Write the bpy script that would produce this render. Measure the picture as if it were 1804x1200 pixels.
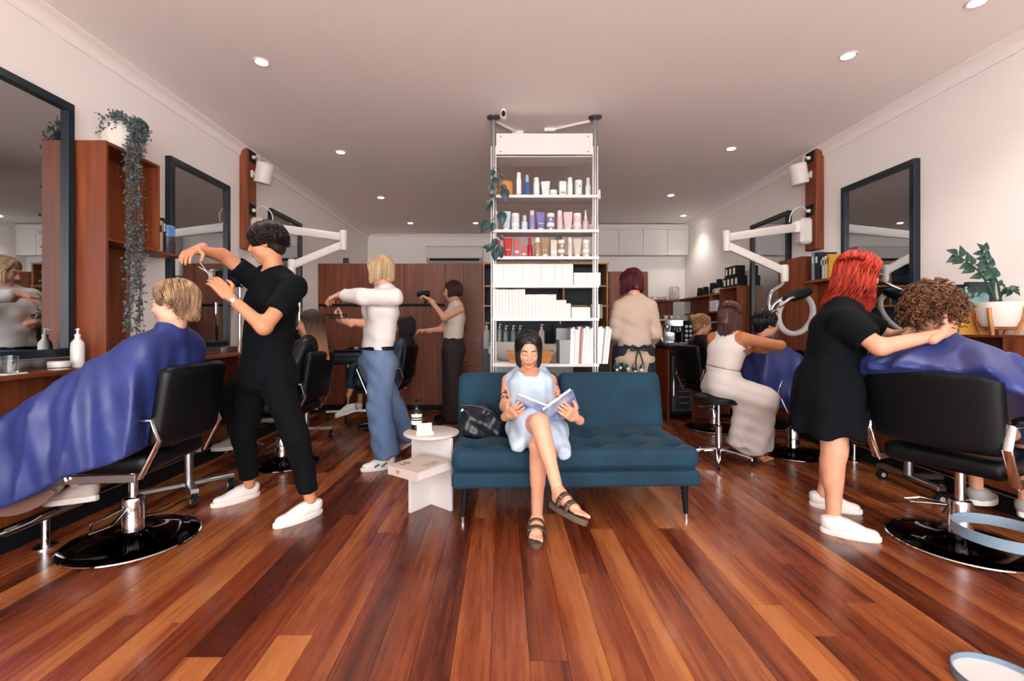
# ---------------------------------------------------------------- smooth solids: signed-distance primitives -> surface nets
def _vmat(M):
    return None if M is None else np.array(M, np.float32)
class Solid:
    def __init__(s): s.p = []
    def cap(s, a, b, ra, rb=None, k=0.02, flat=None, op='u', cut=0):
        """tapered capsule; flat=(dir, scale) squashes/widens along dir; cut&1 / cut&2 = flat end at a / b"""
        s.p.append(('c', np.array(a, np.float32), np.array(b, np.float32), ra, ra if rb is None else rb, k, flat, op, cut)); return s
    def ell(s, c, r, M=None, k=0.02, op='u'):
        """ellipsoid; M = 3x3 axes matrix (columns)"""
        r = (r, r, r) if isinstance(r, (int, float)) else r
        s.p.append(('e', np.array(c, np.float32), np.array(r, np.float32), None if M is None else np.array(M.to_3x3(), np.float32), 0, k, None, op, 0)); return s
    def box(s, c, d, rad, M=None, k=0.0, op='u'):
        s.p.append(('b', np.array(c, np.float32), np.array(d, np.float32) / 2, None if M is None else np.array(M.to_3x3(), np.float32), rad, k, None, op, 0)); return s
    def plane(s, c, n):
        """keep the side the normal points away from"""
        s.p.append(('p', np.array(c, np.float32), np.array(V(n).normalized(), np.float32), None, 0, 0, None, 'i', 0)); return s
    def bounds(s):
        lo = np.full(3, 1e9); hi = -lo
        for q in s.p:
            if q[7] != 'u': continue
            if q[0] == 'c':
                r = max(q[3], q[4]) * (max(1, q[6][1]) if q[6] else 1)
                lo = np.minimum(lo, np.minimum(q[1], q[2]) - r); hi = np.maximum(hi, np.maximum(q[1], q[2]) + r)
            elif q[0] in 'eb':
                r = q[2].max() if q[0] == 'e' else np.linalg.norm(q[2])
                if q[3] is None: rr = q[2]
                else: rr = np.abs(q[3]) @ q[2]
                lo = np.minimum(lo, q[1] - rr); hi = np.maximum(hi, q[1] + rr)
        return lo, hi
    def net(s, h, disp=None, smooth=0, lo=None, hi=None):
        l2, h2 = s.bounds(); lo = l2 if lo is None else np.maximum(l2, lo); hi = h2 if hi is None else np.minimum(h2, hi)
        lo = lo - 3.0 * h - 0.01; hi = hi + 3.0 * h + 0.01
        n = np.ceil((hi - lo) / h).astype(int) + 1
        D = np.full(n, 0.12, np.float32)
        ax = [(lo[i] + h * np.arange(n[i])).astype(np.float32) for i in range(3)]
        for t, A, B, C, r2, k, flat, op, cut in s.p:
            if t == 'p':
                d = sum((ax[i] - A[i]).reshape([-1 if j == i else 1 for j in range(3)]) * B[i] for i in range(3))
                D = np.maximum(D, d); continue
            if t == 'c':
                r = max(C, r2) * (max(1, flat[1]) if flat else 1); bl, bh = np.minimum(A, B) - r, np.maximum(A, B) + r
            else:
                rr = B if C is None else np.abs(C) @ B
                bl, bh = A - rr, A + rr
            m = k + 3 * h
            i0 = np.clip(np.floor((bl - m - lo) / h).astype(int), 0, n); i1 = np.clip(np.ceil((bh + m - lo) / h).astype(int) + 1, 0, n)
            if (i1 <= i0).any(): continue
            sl = tuple(slice(a, b) for a, b in zip(i0, i1))
            X = [ax[i][sl[i]].reshape([-1 if j == i else 1 for j in range(3)]) - A[i] for i in range(3)]
            if t == 'c':
                ba = (B - A).copy()
                sc = 1.0
                if flat is not None:
                    u = np.array(V(flat[0]).normalized(), np.float32); q = 1.0 / flat[1] - 1.0
                    dt = X[0] * u[0] + X[1] * u[1] + X[2] * u[2]
                    X = [X[i] + dt * (q * u[i]) for i in range(3)]; ba = ba + u * (q * float(ba @ u)); sc = min(1.0, flat[1])
                L = float(ba @ ba) + 1e-9
                tt = (X[0] * ba[0] + X[1] * ba[1] + X[2] * ba[2]) / L
                tc = np.clip(tt, 0, 1)
                d = np.sqrt((X[0] - tc * ba[0]) ** 2 + (X[1] - tc * ba[1]) ** 2 + (X[2] - tc * ba[2]) ** 2) - (C + (r2 - C) * tc)
                d = d * sc
                if cut & 1: d = np.maximum(d, -tt * math.sqrt(L))
                if cut & 2: d = np.maximum(d, (tt - 1) * math.sqrt(L))
            else:
                if C is not None: X = [X[0] * C[0, i] + X[1] * C[1, i] + X[2] * C[2, i] for i in range(3)]
                if t == 'e':
                    k0 = np.sqrt((X[0] / B[0]) ** 2 + (X[1] / B[1]) ** 2 + (X[2] / B[2]) ** 2)
                    k1 = np.sqrt((X[0] / B[0] ** 2) ** 2 + (X[1] / B[1] ** 2) ** 2 + (X[2] / B[2] ** 2) ** 2) + 1e-6
                    d = k0 * (k0 - 1) / k1
                else:
                    Q = [np.abs(X[i]) - (B[i] - r2) for i in range(3)]
                    d = np.sqrt(np.maximum(Q[0], 0) ** 2 + np.maximum(Q[1], 0) ** 2 + np.maximum(Q[2], 0) ** 2) + np.minimum(np.maximum(np.maximum(Q[0], Q[1]), Q[2]), 0) - r2
            E = D[sl]
            if op == 'u':
                o = np.minimum(E, d)
                if k > 0: hh = np.maximum(k - np.abs(E - d), 0) / k; o = o - hh * hh * (k * 0.25)
            else:
                d = -d; o = np.maximum(E, d)
                if k > 0: hh = np.maximum(k - np.abs(E - d), 0) / k; o = o + hh * hh * (k * 0.25)
            D[sl] = o
        if disp is not None: D = D + disp(*np.meshgrid(*ax, indexing='ij')).astype(np.float32)
        D[0] = D[-1] = 0.1; D[:, 0] = D[:, -1] = 0.1; D[:, :, 0] = D[:, :, -1] = 0.1
        return surface_net(D, lo, h, smooth)
def surface_net(D, lo, h, smooth=0):
    ins = D < 0; S = D.shape
    cn = [(i, j, k) for i in (0, 1) for j in (0, 1) for k in (0, 1)]
    sub = lambda A, c: A[c[0]:S[0] - 1 + c[0], c[1]:S[1] - 1 + c[1], c[2]:S[2] - 1 + c[2]]
    cnt = sum(sub(ins, c).astype(np.int8) for c in cn)
    act = (cnt > 0) & (cnt < 8); I = np.argwhere(act); n = len(I)
    idx = np.full(act.shape, -1, np.int32); idx[act] = np.arange(n)
    val = [sub(D, c)[act] for c in cn]
    acc = np.zeros((n, 3)); wt = np.zeros(n)
    for a in range(8):
        for b in range(a + 1, 8):
            if sum(abs(cn[a][i] - cn[b][i]) for i in range(3)) != 1: continue
            m = (val[a] < 0) != (val[b] < 0); t = val[a][m] / (val[a][m] - val[b][m])
            acc[m] += np.array(cn[a]) + t[:, None] * (np.array(cn[b]) - np.array(cn[a])); wt[m] += 1
    Vt = lo + h * (I + acc / wt[:, None]); quads = []
    for ax in range(3):
        a = [slice(None)] * 3; b = [slice(None)] * 3; a[ax] = slice(0, -1); b[ax] = slice(1, None)
        ch = ins[tuple(a)] != ins[tuple(b)]; E = np.argwhere(ch)
        o1, o2 = [(1, 2), (2, 0), (0, 1)][ax]
        ok = (E[:, o1] > 0) & (E[:, o2] > 0) & (E[:, o1] < S[o1] - 1) & (E[:, o2] < S[o2] - 1); E = E[ok]
        fl = ins[tuple(a)][tuple(E.T)]
        def cell(d1, d2):
            q = E.copy(); q[:, o1] -= d1; q[:, o2] -= d2; return idx[tuple(q.T)]
        q = np.stack([cell(1, 1), cell(0, 1), cell(0, 0), cell(1, 0)], 1)
        q[~fl] = q[~fl][:, ::-1]; quads.append(q)
    Q = np.concatenate(quads)
    for _ in range(smooth):
        s = np.zeros_like(Vt); c = np.zeros(n)
        for i in range(4):
            a, b = Q[:, i], Q[:, (i + 1) % 4]
            np.add.at(s, a, Vt[b]); np.add.at(c, a, 1); np.add.at(s, b, Vt[a]); np.add.at(c, b, 1)
        Vt = Vt * 0.4 + 0.6 * s / np.maximum(c, 1)[:, None]
    return Vt, Q
def solid(name, S, h, m, parent, w=False, disp=None, smooth=1, angle=None):
    Vt, Q = S.net(h, disp, smooth)
    return link(name, from_np(name, Vt, [Q]), m, parent, w=w, angle=angle)
def join_np(parts):
    vs = []; qs = []; b = 0
    for Vt, Q in parts: vs.append(Vt); qs.append(Q + b); b += len(Vt)
    return np.concatenate(vs), np.concatenate(qs)
import bpy, bmesh, math, random
import numpy as np
from mathutils import Vector, Matrix
for _o in list(bpy.data.objects): bpy.data.objects.remove(_o)
SC = bpy.context.scene
COL = SC.collection
RN = random.Random(11)
V = Vector
PI = math.pi
# ---------------------------------------------------------------- camera (16 mm, level, slightly shifted)
F, VX, VY, H = 800.0, 885.0, 578.0, 1.15
cam = bpy.data.cameras.new('camera'); cam.sensor_width = 36.0
cam.lens = F / 1804 * 36; cam.shift_x = (902 - VX) / 1804; cam.shift_y = -(600 - VY) / 1804
cam.clip_start = 0.05
camo = bpy.data.objects.new('camera', cam); COL.objects.link(camo)
camo.location = (0, 0, H); camo.rotation_euler = (PI / 2, 0, 0); SC.camera = camo
# ---------------------------------------------------------------- daylight, exposure
SC.view_settings.view_transform = 'Standard'; SC.view_settings.look = 'None'
SC.view_settings.gamma = 1.0; SC.view_settings.use_curve_mapping = False
SC.view_settings.exposure = 0.42
world = bpy.data.worlds.new('daylight'); SC.world = world; world.use_nodes = True
_bg = world.node_tree.nodes['Background']; _bg.inputs[0].default_value = (1.0, 0.972, 0.957, 1); _bg.inputs[1].default_value = 8.0
SC.cycles.max_bounces = 8; SC.cycles.diffuse_bounces = 5; SC.cycles.glossy_bounces = 4
SC.cycles.transmission_bounces = 6; SC.cycles.transparent_max_bounces = 8
SC.cycles.caustics_reflective = False; SC.cycles.caustics_refractive = False
SC.cycles.sample_clamp_indirect = 6.0
XL, XR, ZC = -2.58, 3.17, 2.93       # left wall, right wall, ceiling
YF, YB = -2.6, 8.7                   # shopfront, back wall

def P(px, py, d):                    # photo pixel at depth d -> point
    return V(((px - VX) * d / F, d, H - (py - VY) * d / F))
def FL(px, py, z=0.0):               # photo pixel on the horizontal plane at height z
    return P(px, py, F * (H - z) / (py - VY))
def lin(h):
    h = h.lstrip('#'); o = []
    for i in (0, 2, 4):
        c = int(h[i:i + 2], 16) / 255
        o.append(c / 12.92 if c <= 0.04045 else ((c + 0.055) / 1.055) ** 2.4)
    return (o[0], o[1], o[2], 1.0)
# ---------------------------------------------------------------- materials
MATS = {}
def mat(key, col='#808080', rough=0.5, metal=0.0, noise=0.0, nscale=40.0, bump=0.0, bscale=200.0, spec=0.5,
        sheen=0.0, coat=0.0, trans=0.0, sss=0.0, emit=None, estr=0.0, alpha=1.0, stretch=(1, 1, 1), col2=None, ior=1.45, aniso=0.0):
    if key in MATS: return MATS[key]
    m = bpy.data.materials.new(key); m.use_nodes = True
    nt = m.node_tree; b = nt.nodes['Principled BSDF']; I = b.inputs
    c = lin(col); I['Base Color'].default_value = c
    I['Roughness'].default_value = rough; I['Metallic'].default_value = metal
    I['Specular IOR Level'].default_value = spec; I['IOR'].default_value = ior
    if sheen: I['Sheen Tint'].default_value = tuple(0.6 * x + 0.25 for x in c[:3]) + (1,); I['Sheen Weight'].default_value = sheen; I['Sheen Roughness'].default_value = 0.4
    if coat: I['Coat Weight'].default_value = coat; I['Coat Roughness'].default_value = 0.08
    if trans: I['Transmission Weight'].default_value = trans
    if sss: I['Subsurface Weight'].default_value = sss; I['Subsurface Radius'].default_value = (0.02, 0.008, 0.005); I['Subsurface Scale'].default_value = 0.5
    if emit: I['Emission Color'].default_value = lin(emit); I['Emission Strength'].default_value = estr
    if alpha < 1: I['Alpha'].default_value = alpha
    if noise or bump or col2:
        tc = nt.nodes.new('ShaderNodeTexCoord'); mp = nt.nodes.new('ShaderNodeMapping')
        mp.inputs['Scale'].default_value = stretch
        nt.links.new(tc.outputs['Object'], mp.inputs[0])
    if noise or col2:
        n = nt.nodes.new('ShaderNodeTexNoise'); n.inputs['Scale'].default_value = nscale; n.inputs['Detail'].default_value = 5
        nt.links.new(mp.outputs[0], n.inputs['Vector'])
        r = nt.nodes.new('ShaderNodeValToRGB')
        if col2: a, z = c, lin(col2)
        else: a = tuple(x * (1 - noise) for x in c[:3]) + (1,); z = tuple(min(1, x * (1 + noise)) for x in c[:3]) + (1,)
        r.color_ramp.elements[0].color = a; r.color_ramp.elements[1].color = z
        r.color_ramp.elements[0].position = 0.34; r.color_ramp.elements[1].position = 0.66
        nt.links.new(n.outputs[0], r.inputs[0]); nt.links.new(r.outputs[0], I['Base Color'])
    if bump:
        n2 = nt.nodes.new('ShaderNodeTexNoise'); n2.inputs['Scale'].default_value = bscale; n2.inputs['Detail'].default_value = 3
        nt.links.new(mp.outputs[0], n2.inputs['Vector'])
        bp = nt.nodes.new('ShaderNodeBump'); bp.inputs['Strength'].default_value = bump; bp.inputs['Distance'].default_value = 0.003
        nt.links.new(n2.outputs[0], bp.inputs['Height']); nt.links.new(bp.outputs[0], I['Normal'])
    MATS[key] = m
    return m
def wood(key, dark, mid, light, axis=2, rough=0.35, rnd=0.0, scale=1.0, coat=0.0, bump=0.06, dist=0.6, fine=0.55):
    """long-grain timber; axis = grain direction; rnd = per-piece tone spread"""
    if key in MATS: return MATS[key]
    m = bpy.data.materials.new(key); m.use_nodes = True
    nt = m.node_tree; b = nt.nodes['Principled BSDF']; L = nt.links.new
    geo = nt.nodes.new('ShaderNodeNewGeometry'); oi = nt.nodes.new('ShaderNodeObjectInfo')
    mp = nt.nodes.new('ShaderNodeMapping'); s = [26 * scale] * 3; s[axis] = 1.3 * scale; mp.inputs['Scale'].default_value = s
    L(geo.outputs['Position'], mp.inputs[0])
    mul = nt.nodes.new('ShaderNodeVectorMath'); mul.operation = 'SCALE'; mul.inputs[0].default_value = (37, 53, 71); L(oi.outputs['Random'], mul.inputs['Scale'])
    add = nt.nodes.new('ShaderNodeVectorMath'); L(mp.outputs[0], add.inputs[0]); L(mul.outputs[0], add.inputs[1])
    n1 = nt.nodes.new('ShaderNodeTexNoise'); n1.inputs['Scale'].default_value = 1.0; n1.inputs['Detail'].default_value = 6; n1.inputs['Distortion'].default_value = dist
    L(add.outputs[0], n1.inputs['Vector'])
    n2 = nt.nodes.new('ShaderNodeTexNoise'); n2.inputs['Scale'].default_value = 0.16; n2.inputs['Detail'].default_value = 3
    L(add.outputs[0], n2.inputs['Vector'])
    mx = nt.nodes.new('ShaderNodeMath'); mx.operation = 'MULTIPLY_ADD'; mx.inputs[1].default_value = fine; L(n1.outputs[0], mx.inputs[0])
    h2 = nt.nodes.new('ShaderNodeMath'); h2.operation = 'MULTIPLY'; h2.inputs[1].default_value = 1 - fine; L(n2.outputs[0], h2.inputs[0]); L(h2.outputs[0], mx.inputs[2])
    last = mx
    if rnd:
        sb = nt.nodes.new('ShaderNodeMath'); sb.operation = 'SUBTRACT'; sb.inputs[1].default_value = 0.5; L(oi.outputs['Random'], sb.inputs[0])
        ad = nt.nodes.new('ShaderNodeMath'); ad.operation = 'MULTIPLY_ADD'; ad.inputs[1].default_value = rnd; L(sb.outputs[0], ad.inputs[0]); L(mx.outputs[0], ad.inputs[2]); last = ad
    r = nt.nodes.new('ShaderNodeValToRGB'); e = r.color_ramp.elements
    e[0].position = 0.3; e[0].color = lin(dark); e[1].position = 0.72; e[1].color = lin(light)
    x = e.new(0.5); x.color = lin(mid)
    L(last.outputs[0], r.inputs[0]); L(r.outputs[0], b.inputs['Base Color'])
    rr = nt.nodes.new('ShaderNodeMapRange'); rr.inputs['To Min'].default_value = rough * 0.8; rr.inputs['To Max'].default_value = rough * 1.25
    L(n1.outputs[0], rr.inputs[0]); L(rr.outputs[0], b.inputs['Roughness'])
    if coat: b.inputs['Coat Weight'].default_value = coat; b.inputs['Coat Roughness'].default_value = 0.12
    bp = nt.nodes.new('ShaderNodeBump'); bp.inputs['Strength'].default_value = bump; bp.inputs['Distance'].default_value = 0.002
    L(n1.outputs[0], bp.inputs['Height']); L(bp.outputs[0], b.inputs['Normal'])
    MATS[key] = m
    return m
M_wall = mat('wall_paint', '#f3eeeb', 0.75, bump=0.04, bscale=120)
M_ceil = mat('ceiling_paint', '#f6f1ee', 0.8)
M_floor = wood('floor_wood', '#4c1d0f', '#823d20', '#b26d3b', 1, 0.27, rnd=0.36, scale=2.2, coat=0.2, dist=0.1, fine=0.34)
M_gap = mat('floor_gap', '#5f2c17', 0.8)
M_wood = wood('joinery_wood', '#421a0c', '#76381b', '#9c562d', 2, 0.46)
M_woodh = wood('joinery_wood_flat', '#421a0c', '#76381b', '#9c562d', 1, 0.46)
M_woodl = wood('pale_edge_wood', '#8a5a38', '#ad7b4f', '#c8986a', 0, 0.45)
M_black = mat('black_frame', '#10212c', 0.32, noise=0.1)
M_blackm = mat('black_matte', '#070e14', 0.6, spec=0.3)
M_mirror = mat('mirror_glass', '#c9cdd0', 0.02, 1.0)
M_white = mat('white_enamel', '#dad7d4', 0.35)
M_whitem = mat('white_matte', '#d8d4d1', 0.6)
M_offw = mat('offwhite_plastic', '#d6d0cb', 0.4)
M_chrome = mat('chrome', '#dfe3e6', 0.08, 1.0)
M_alu = mat('brushed_aluminium', '#b9bdc0', 0.32, 1.0)
M_grey = mat('grey_metal', '#5f666b', 0.45, 0.6)
M_vinyl = mat('black_vinyl', '#060b10', 0.42, spec=0.35, bump=0.15, bscale=350)
M_glass = mat('clear_glass', '#f4f8f8', 0.02, trans=1.0, ior=1.45)
M_rubber = mat('black_rubber', '#0a0d10', 0.7)
# ---------------------------------------------------------------- mesh helpers
def from_np(name, Vt, faces_n):
    """numpy verts (n,3) + list of (face array (m,k)) -> mesh"""
    me = bpy.data.meshes.new(name)
    me.vertices.add(len(Vt)); me.vertices.foreach_set('co', np.asarray(Vt, np.float32).ravel())
    loops = []; starts = []; tot = 0
    for fa in faces_n:
        fa = np.asarray(fa, np.int32)
        if len(fa) == 0: continue
        k = fa.shape[1]; loops.append(fa.ravel()); starts.append(tot + np.arange(len(fa)) * k); tot += fa.size
    lp = np.concatenate(loops); st = np.concatenate(starts)
    me.loops.add(len(lp)); me.loops.foreach_set('vertex_index', lp)
    me.polygons.add(len(st)); me.polygons.foreach_set('loop_start', st.astype(np.int32))
    me.update(calc_edges=True); me.validate()
    return me
def root_of(o):
    while o.parent: o = o.parent
    return o
def link(name, me, m, parent=None, w=False, smooth=True, angle=0.6):
    if w and parent is not None:
        l = root_of(parent).location
        me.transform(Matrix.Translation(-l))
    o = bpy.data.objects.new(name, me); COL.objects.link(o)
    for x in (m if isinstance(m, (list, tuple)) else [m]): me.materials.append(x)
    if parent is not None: o.parent = parent
    if smooth:
        me.polygons.foreach_set('use_smooth', np.ones(len(me.polygons), bool))
        if angle: me.set_sharp_from_angle(angle=angle)
    return o
class MB:
    def __init__(s): s.v = []; s.f = []; s.mi = []; s.cur = 0
    def add(s, vs, fs, M=None):
        b = len(s.v)
        for p in vs: s.v.append(tuple(M @ V(p)) if M is not None else tuple(p))
        for f in fs: s.f.append(tuple(i + b for i in f)); s.mi.append(s.cur)
        return s
    def box(s, lo, hi, c=0.0, M=None):
        return s._box([min(a, b) for a, b in zip(lo, hi)], [max(a, b) for a, b in zip(lo, hi)], c, M)
    def _box(s, lo, hi, c, M):
        x0, y0, z0 = lo; x1, y1, z1 = hi
        c = min(c, 0.45 * min(x1 - x0, y1 - y0, z1 - z0))
        if c <= 0:
            vs = [(x, y, z) for x in (x0, x1) for y in (y0, y1) for z in (z0, z1)]
            return s.add(vs, [(0, 1, 3, 2), (4, 6, 7, 5), (0, 4, 5, 1), (2, 3, 7, 6), (0, 2, 6, 4), (1, 5, 7, 3)], M)
        vs = []; ix = {}
        for i, x in enumerate((x0, x1)):
            for j, y in enumerate((y0, y1)):
                for k, z in enumerate((z0, z1)):
                    sx, sy, sz = (1, -1)[i] * c, (1, -1)[j] * c, (1, -1)[k] * c
                    ix[i, j, k, 0] = len(vs); vs.append((x, y + sy, z + sz))
                    ix[i, j, k, 1] = len(vs); vs.append((x + sx, y, z + sz))
                    ix[i, j, k, 2] = len(vs); vs.append((x + sx, y + sy, z))
        fs = []
        q = [(0, 0), (1, 0), (1, 1), (0, 1)]
        for i in (0, 1):
            a = [ix[i, p, r, 0] for p, r in q]; fs.append(a if i else a[::-1])
            a = [ix[p, i, r, 1] for p, r in q]; fs.append(a[::-1] if i else a)
            a = [ix[p, r, i, 2] for p, r in q]; fs.append(a if i else a[::-1])
        for i in (0, 1):
            for j in (0, 1):
                e = [ix[i, j, 0, 0], ix[i, j, 1, 0], ix[i, j, 1, 1], ix[i, j, 0, 1]]; fs.append(e if i != j else e[::-1])
                e = [ix[i, 0, j, 0], ix[i, 1, j, 0], ix[i, 1, j, 2], ix[i, 0, j, 2]]; fs.append(e[::-1] if i != j else e)
                e = [ix[0, i, j, 1], ix[1, i, j, 1], ix[1, i, j, 2], ix[0, i, j, 2]]; fs.append(e if i != j else e[::-1])
                for k in (0, 1):
                    t = [ix[i, j, k, 0], ix[i, j, k, 1], ix[i, j, k, 2]]; fs.append(t if (i + j + k) % 2 else t[::-1])
        return s.add(vs, fs, M)
    def cbox(s, c, d, ch=0.0, M=None):
        return s.box([c[i] - d[i] / 2 for i in range(3)], [c[i] + d[i] / 2 for i in range(3)], ch, M)
    def tube(s, path, r, n=8, cap=True, closed=False, M=None, flat=None):
        path = [V(p) for p in path]; m = len(path)
        rs = r if isinstance(r, (list, tuple)) else [r] * m
        up = None; vs = []; fs = []
        for i, p in enumerate(path):
            if closed: t = path[(i + 1) % m] - path[i - 1]
            else: t = path[min(i + 1, m - 1)] - path[max(i - 1, 0)]
            t = t.normalized() if t.length > 1e-9 else V((0, 0, 1))
            if up is None:
                up = V((0, 0, 1)) if abs(t.z) < 0.9 else V((1, 0, 0))
                if flat is not None: up = V(flat[0])
            a = up - t * up.dot(t); a.normalize(); b = t.cross(a); up = a
            fx = flat[1] if flat is not None else 1.0
            for k in range(n):
                th = 2 * PI * k / n
                vs.append(p + (a * math.cos(th) * fx + b * math.sin(th)) * rs[i])
        L = m if closed else m - 1
        for i in range(L):
            j = (i + 1) % m
            for k in range(n):
                k2 = (k + 1) % n
                fs.append((i * n + k, i * n + k2, j * n + k2, j * n + k))
        if cap and not closed: fs.append(tuple(range(n))[::-1]); fs.append(tuple((m - 1) * n + k for k in range(n)))
        return s.add(vs, fs, M)
    def lathe(s, prof, n=24, M=None, c=(0, 0, 0), capb=True, capt=True):
        vs = []; fs = []; m = len(prof)
        for r, z in prof:
            for k in range(n):
                th = 2 * PI * k / n; vs.append((c[0] + r * math.cos(th), c[1] + r * math.sin(th), c[2] + z))
        for i in range(m - 1):
            for k in range(n):
                k2 = (k + 1) % n; fs.append((i * n + k, i * n + k2, (i + 1) * n + k2, (i + 1) * n + k))
        if capb: fs.append(tuple(range(n))[::-1])
        if capt: fs.append(tuple((m - 1) * n + k for k in range(n)))
        return s.add(vs, fs, M)
    def prism(s, poly, z0, z1, M=None):
        n = len(poly)
        a = sum(poly[i][0] * poly[(i + 1) % n][1] - poly[(i + 1) % n][0] * poly[i][1] for i in range(n))
        if a < 0: poly = poly[::-1]
        vs = [(x, y, z0) for x, y in poly] + [(x, y, z1) for x, y in poly]
        fs = [tuple(range(n))[::-1], tuple(range(n, 2 * n))] + [(i, (i + 1) % n, n + (i + 1) % n, n + i) for i in range(n)]
        return s.add(vs, fs, M)
    def loft(s, rings, closed=True, cap=(True, True), M=None):
        n = len(rings[0]); vs = [p for r in rings for p in r]; fs = []
        for i in range(len(rings) - 1):
            for k in range(n if closed else n - 1):
                k2 = (k + 1) % n; fs.append((i * n + k, i * n + k2, (i + 1) * n + k2, (i + 1) * n + k))
        if cap[0]: fs.append(tuple(range(n))[::-1])
        if cap[1]: fs.append(tuple((len(rings) - 1) * n + k for k in range(n)))
        return s.add(vs, fs, M)
    def ball(s, c, r, n=12, M=None):
        r = r if isinstance(r, (tuple, list)) else (r, r, r); rings = []
        for i in range(1, n // 2):
            t = PI * i / (n // 2)
            rings.append([(c[0] + r[0] * math.sin(t) * math.cos(2 * PI * k / n), c[1] + r[1] * math.sin(t) * math.sin(2 * PI * k / n), c[2] - r[2] * math.cos(t)) for k in range(n)])
        b = len(s.v); s.loft(rings, True, (False, False), M)
        m = (n // 2 - 1) * n
        s.add([(c[0], c[1], c[2] - r[2]), (c[0], c[1], c[2] + r[2])], [], M)
        for k in range(n):
            s.f.append((b + m, b + (k + 1) % n, b + k)); s.mi.append(s.cur)
            s.f.append((b + m + 1, b + m - n + k, b + m - n + (k + 1) % n)); s.mi.append(s.cur)
        return s
    def build(s, name, m, parent=None, w=False, smooth=True, angle=0.6):
        me = bpy.data.meshes.new(name); me.from_pydata(s.v, [], s.f); me.update()
        o = link(name, me, m, parent, w, smooth, angle)
        if any(s.mi): me.polygons.foreach_set('material_index', s.mi)
        return o
def tag(o, label=None, cat=None, group=None, kind=None):
    if label: o['label'] = label
    if cat: o['category'] = cat
    if group: o['group'] = group
    if kind: o['kind'] = kind
    return o
def thing(name, label, cat, loc=(0, 0, 0), rotz=0.0, group=None):
    o = bpy.data.objects.new(name, None); COL.objects.link(o); o.empty_display_size = 0.1
    o.location = loc; o.rotation_euler = (0, 0, rotz)
    return tag(o, label, cat, group)
def struct(name, mb, m, parent=None, **k):
    return tag(mb.build(name, m, parent, **k), kind=None if parent else 'structure')
def copy_tree(o, parent=None):
    c = o.copy(); COL.objects.link(c); c.parent = parent
    for ch in list(o.children): copy_tree(ch, c)
    return c
def place(o, loc, rotz=0.0, label=None, group=None, scale=None):
    o.location = loc; o.rotation_euler = (0, 0, rotz)
    if label: o['label'] = label
    if group: o['group'] = group
    if scale: o.scale = (scale,) * 3
    return o
def text(body, size, m, parent, M, name='lettering', extrude=0.0004, align='CENTER'):
    cu = bpy.data.curves.new('t', 'FONT'); cu.body = body; cu.size = size; cu.extrude = extrude; cu.align_x = align; cu.align_y = 'CENTER'
    cu.resolution_u = 2
    to = bpy.data.objects.new('t', cu); COL.objects.link(to)
    dg = bpy.context.evaluated_depsgraph_get(); me = bpy.data.meshes.new_from_object(to.evaluated_get(dg))
    bpy.data.objects.remove(to); me.transform(M)
    return link(name, me, m, parent, smooth=False)
def spline(pts, n=6, closed=False):
    pts = [V(p) for p in pts]; m = len(pts); out = []
    for i in range(m if closed else m - 1):
        if closed: p0, p1, p2, p3 = pts[i - 1], pts[i], pts[(i + 1) % m], pts[(i + 2) % m]
        else: p0, p1, p2, p3 = pts[max(i - 1, 0)], pts[i], pts[i + 1], pts[min(i + 2, m - 1)]
        for k in range(n):
            t = k / n
            out.append(0.5 * ((2 * p1) + (p2 - p0) * t + (2 * p0 - 5 * p1 + 4 * p2 - p3) * t * t + (3 * p1 - p0 - 3 * p2 + p3) * t ** 3))
    if not closed: out.append(pts[-1])
    return out
def frame(o, x=None, y=None, z=None):
    """matrix with origin o and given axes (two of three)"""
    if x is None: y, z = V(y).normalized(), V(z); x = y.cross(z).normalized(); z = x.cross(y)
    elif y is None: z, x = V(z).normalized(), V(x); y = z.cross(x).normalized(); x = y.cross(z)
    else: x, y = V(x).normalized(), V(y); z = x.cross(y).normalized(); y = z.cross(x)
    return Matrix(((x.x, y.x, z.x, o[0]), (x.y, y.y, z.y, o[1]), (x.z, y.z, z.z, o[2]), (0, 0, 0, 1)))
# ================================================================ ROOM SHELL
fo = struct('floor', MB().box((XL - 0.1, YF, -0.12), (XR + 0.1, YB + 0.1, -0.012)), M_gap)
_pm = MB().box((-0.5, -0.5, -0.012), (0.5, 0.5, 0.0)).build('plank', M_floor, fo, smooth=False).data
_first = fo.children[0]
pw = 0.1325; nrow = int(round((XR - XL) / pw)); pw = (XR - XL) / nrow
_cnt = 0
_me2 = MB().box((-0.5 * pw + 0.0008, -0.5, -0.012), (0.5 * pw - 0.0008, 0.5, 0.0)).build('plank', M_floor, smooth=False)
_meP = _me2.data; bpy.data.objects.remove(_me2)
_first.data = _meP; _used = False
for r in range(nrow):
    y = YF - RN.uniform(0, 1.2)
    while y < YB:
        L = RN.choice((1.35, 1.8, 1.8, 2.1, 2.5)); y0 = max(y, YF); y1 = min(y + L, YB)
        if y1 - y0 > 0.05:
            o = _first if not _used else _first.copy()
            if _used: COL.objects.link(o)
            _used = True; o.parent = fo
            o.location = (XL + (r + 0.5) * pw, (y0 + y1) / 2, 0); o.scale = (1, y1 - y0 - 0.0016, 1)
        y += L
struct('ceiling', MB().box((XL - 0.1, YF, ZC), (XR + 0.1, YB + 0.1, ZC + 0.1)), M_ceil, smooth=False)
struct('wall_left', MB().box((XL - 0.12, YF, 0), (XL, YB, ZC)), M_wall, smooth=False)
struct('wall_right', MB().box((XR, YF, 0), (XR + 0.12, YB, ZC)), M_wall, smooth=False)
struct('wall_back', MB().box((XL, YB, 0), (XR, YB + 0.12, ZC)), M_wall, smooth=False)
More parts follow.
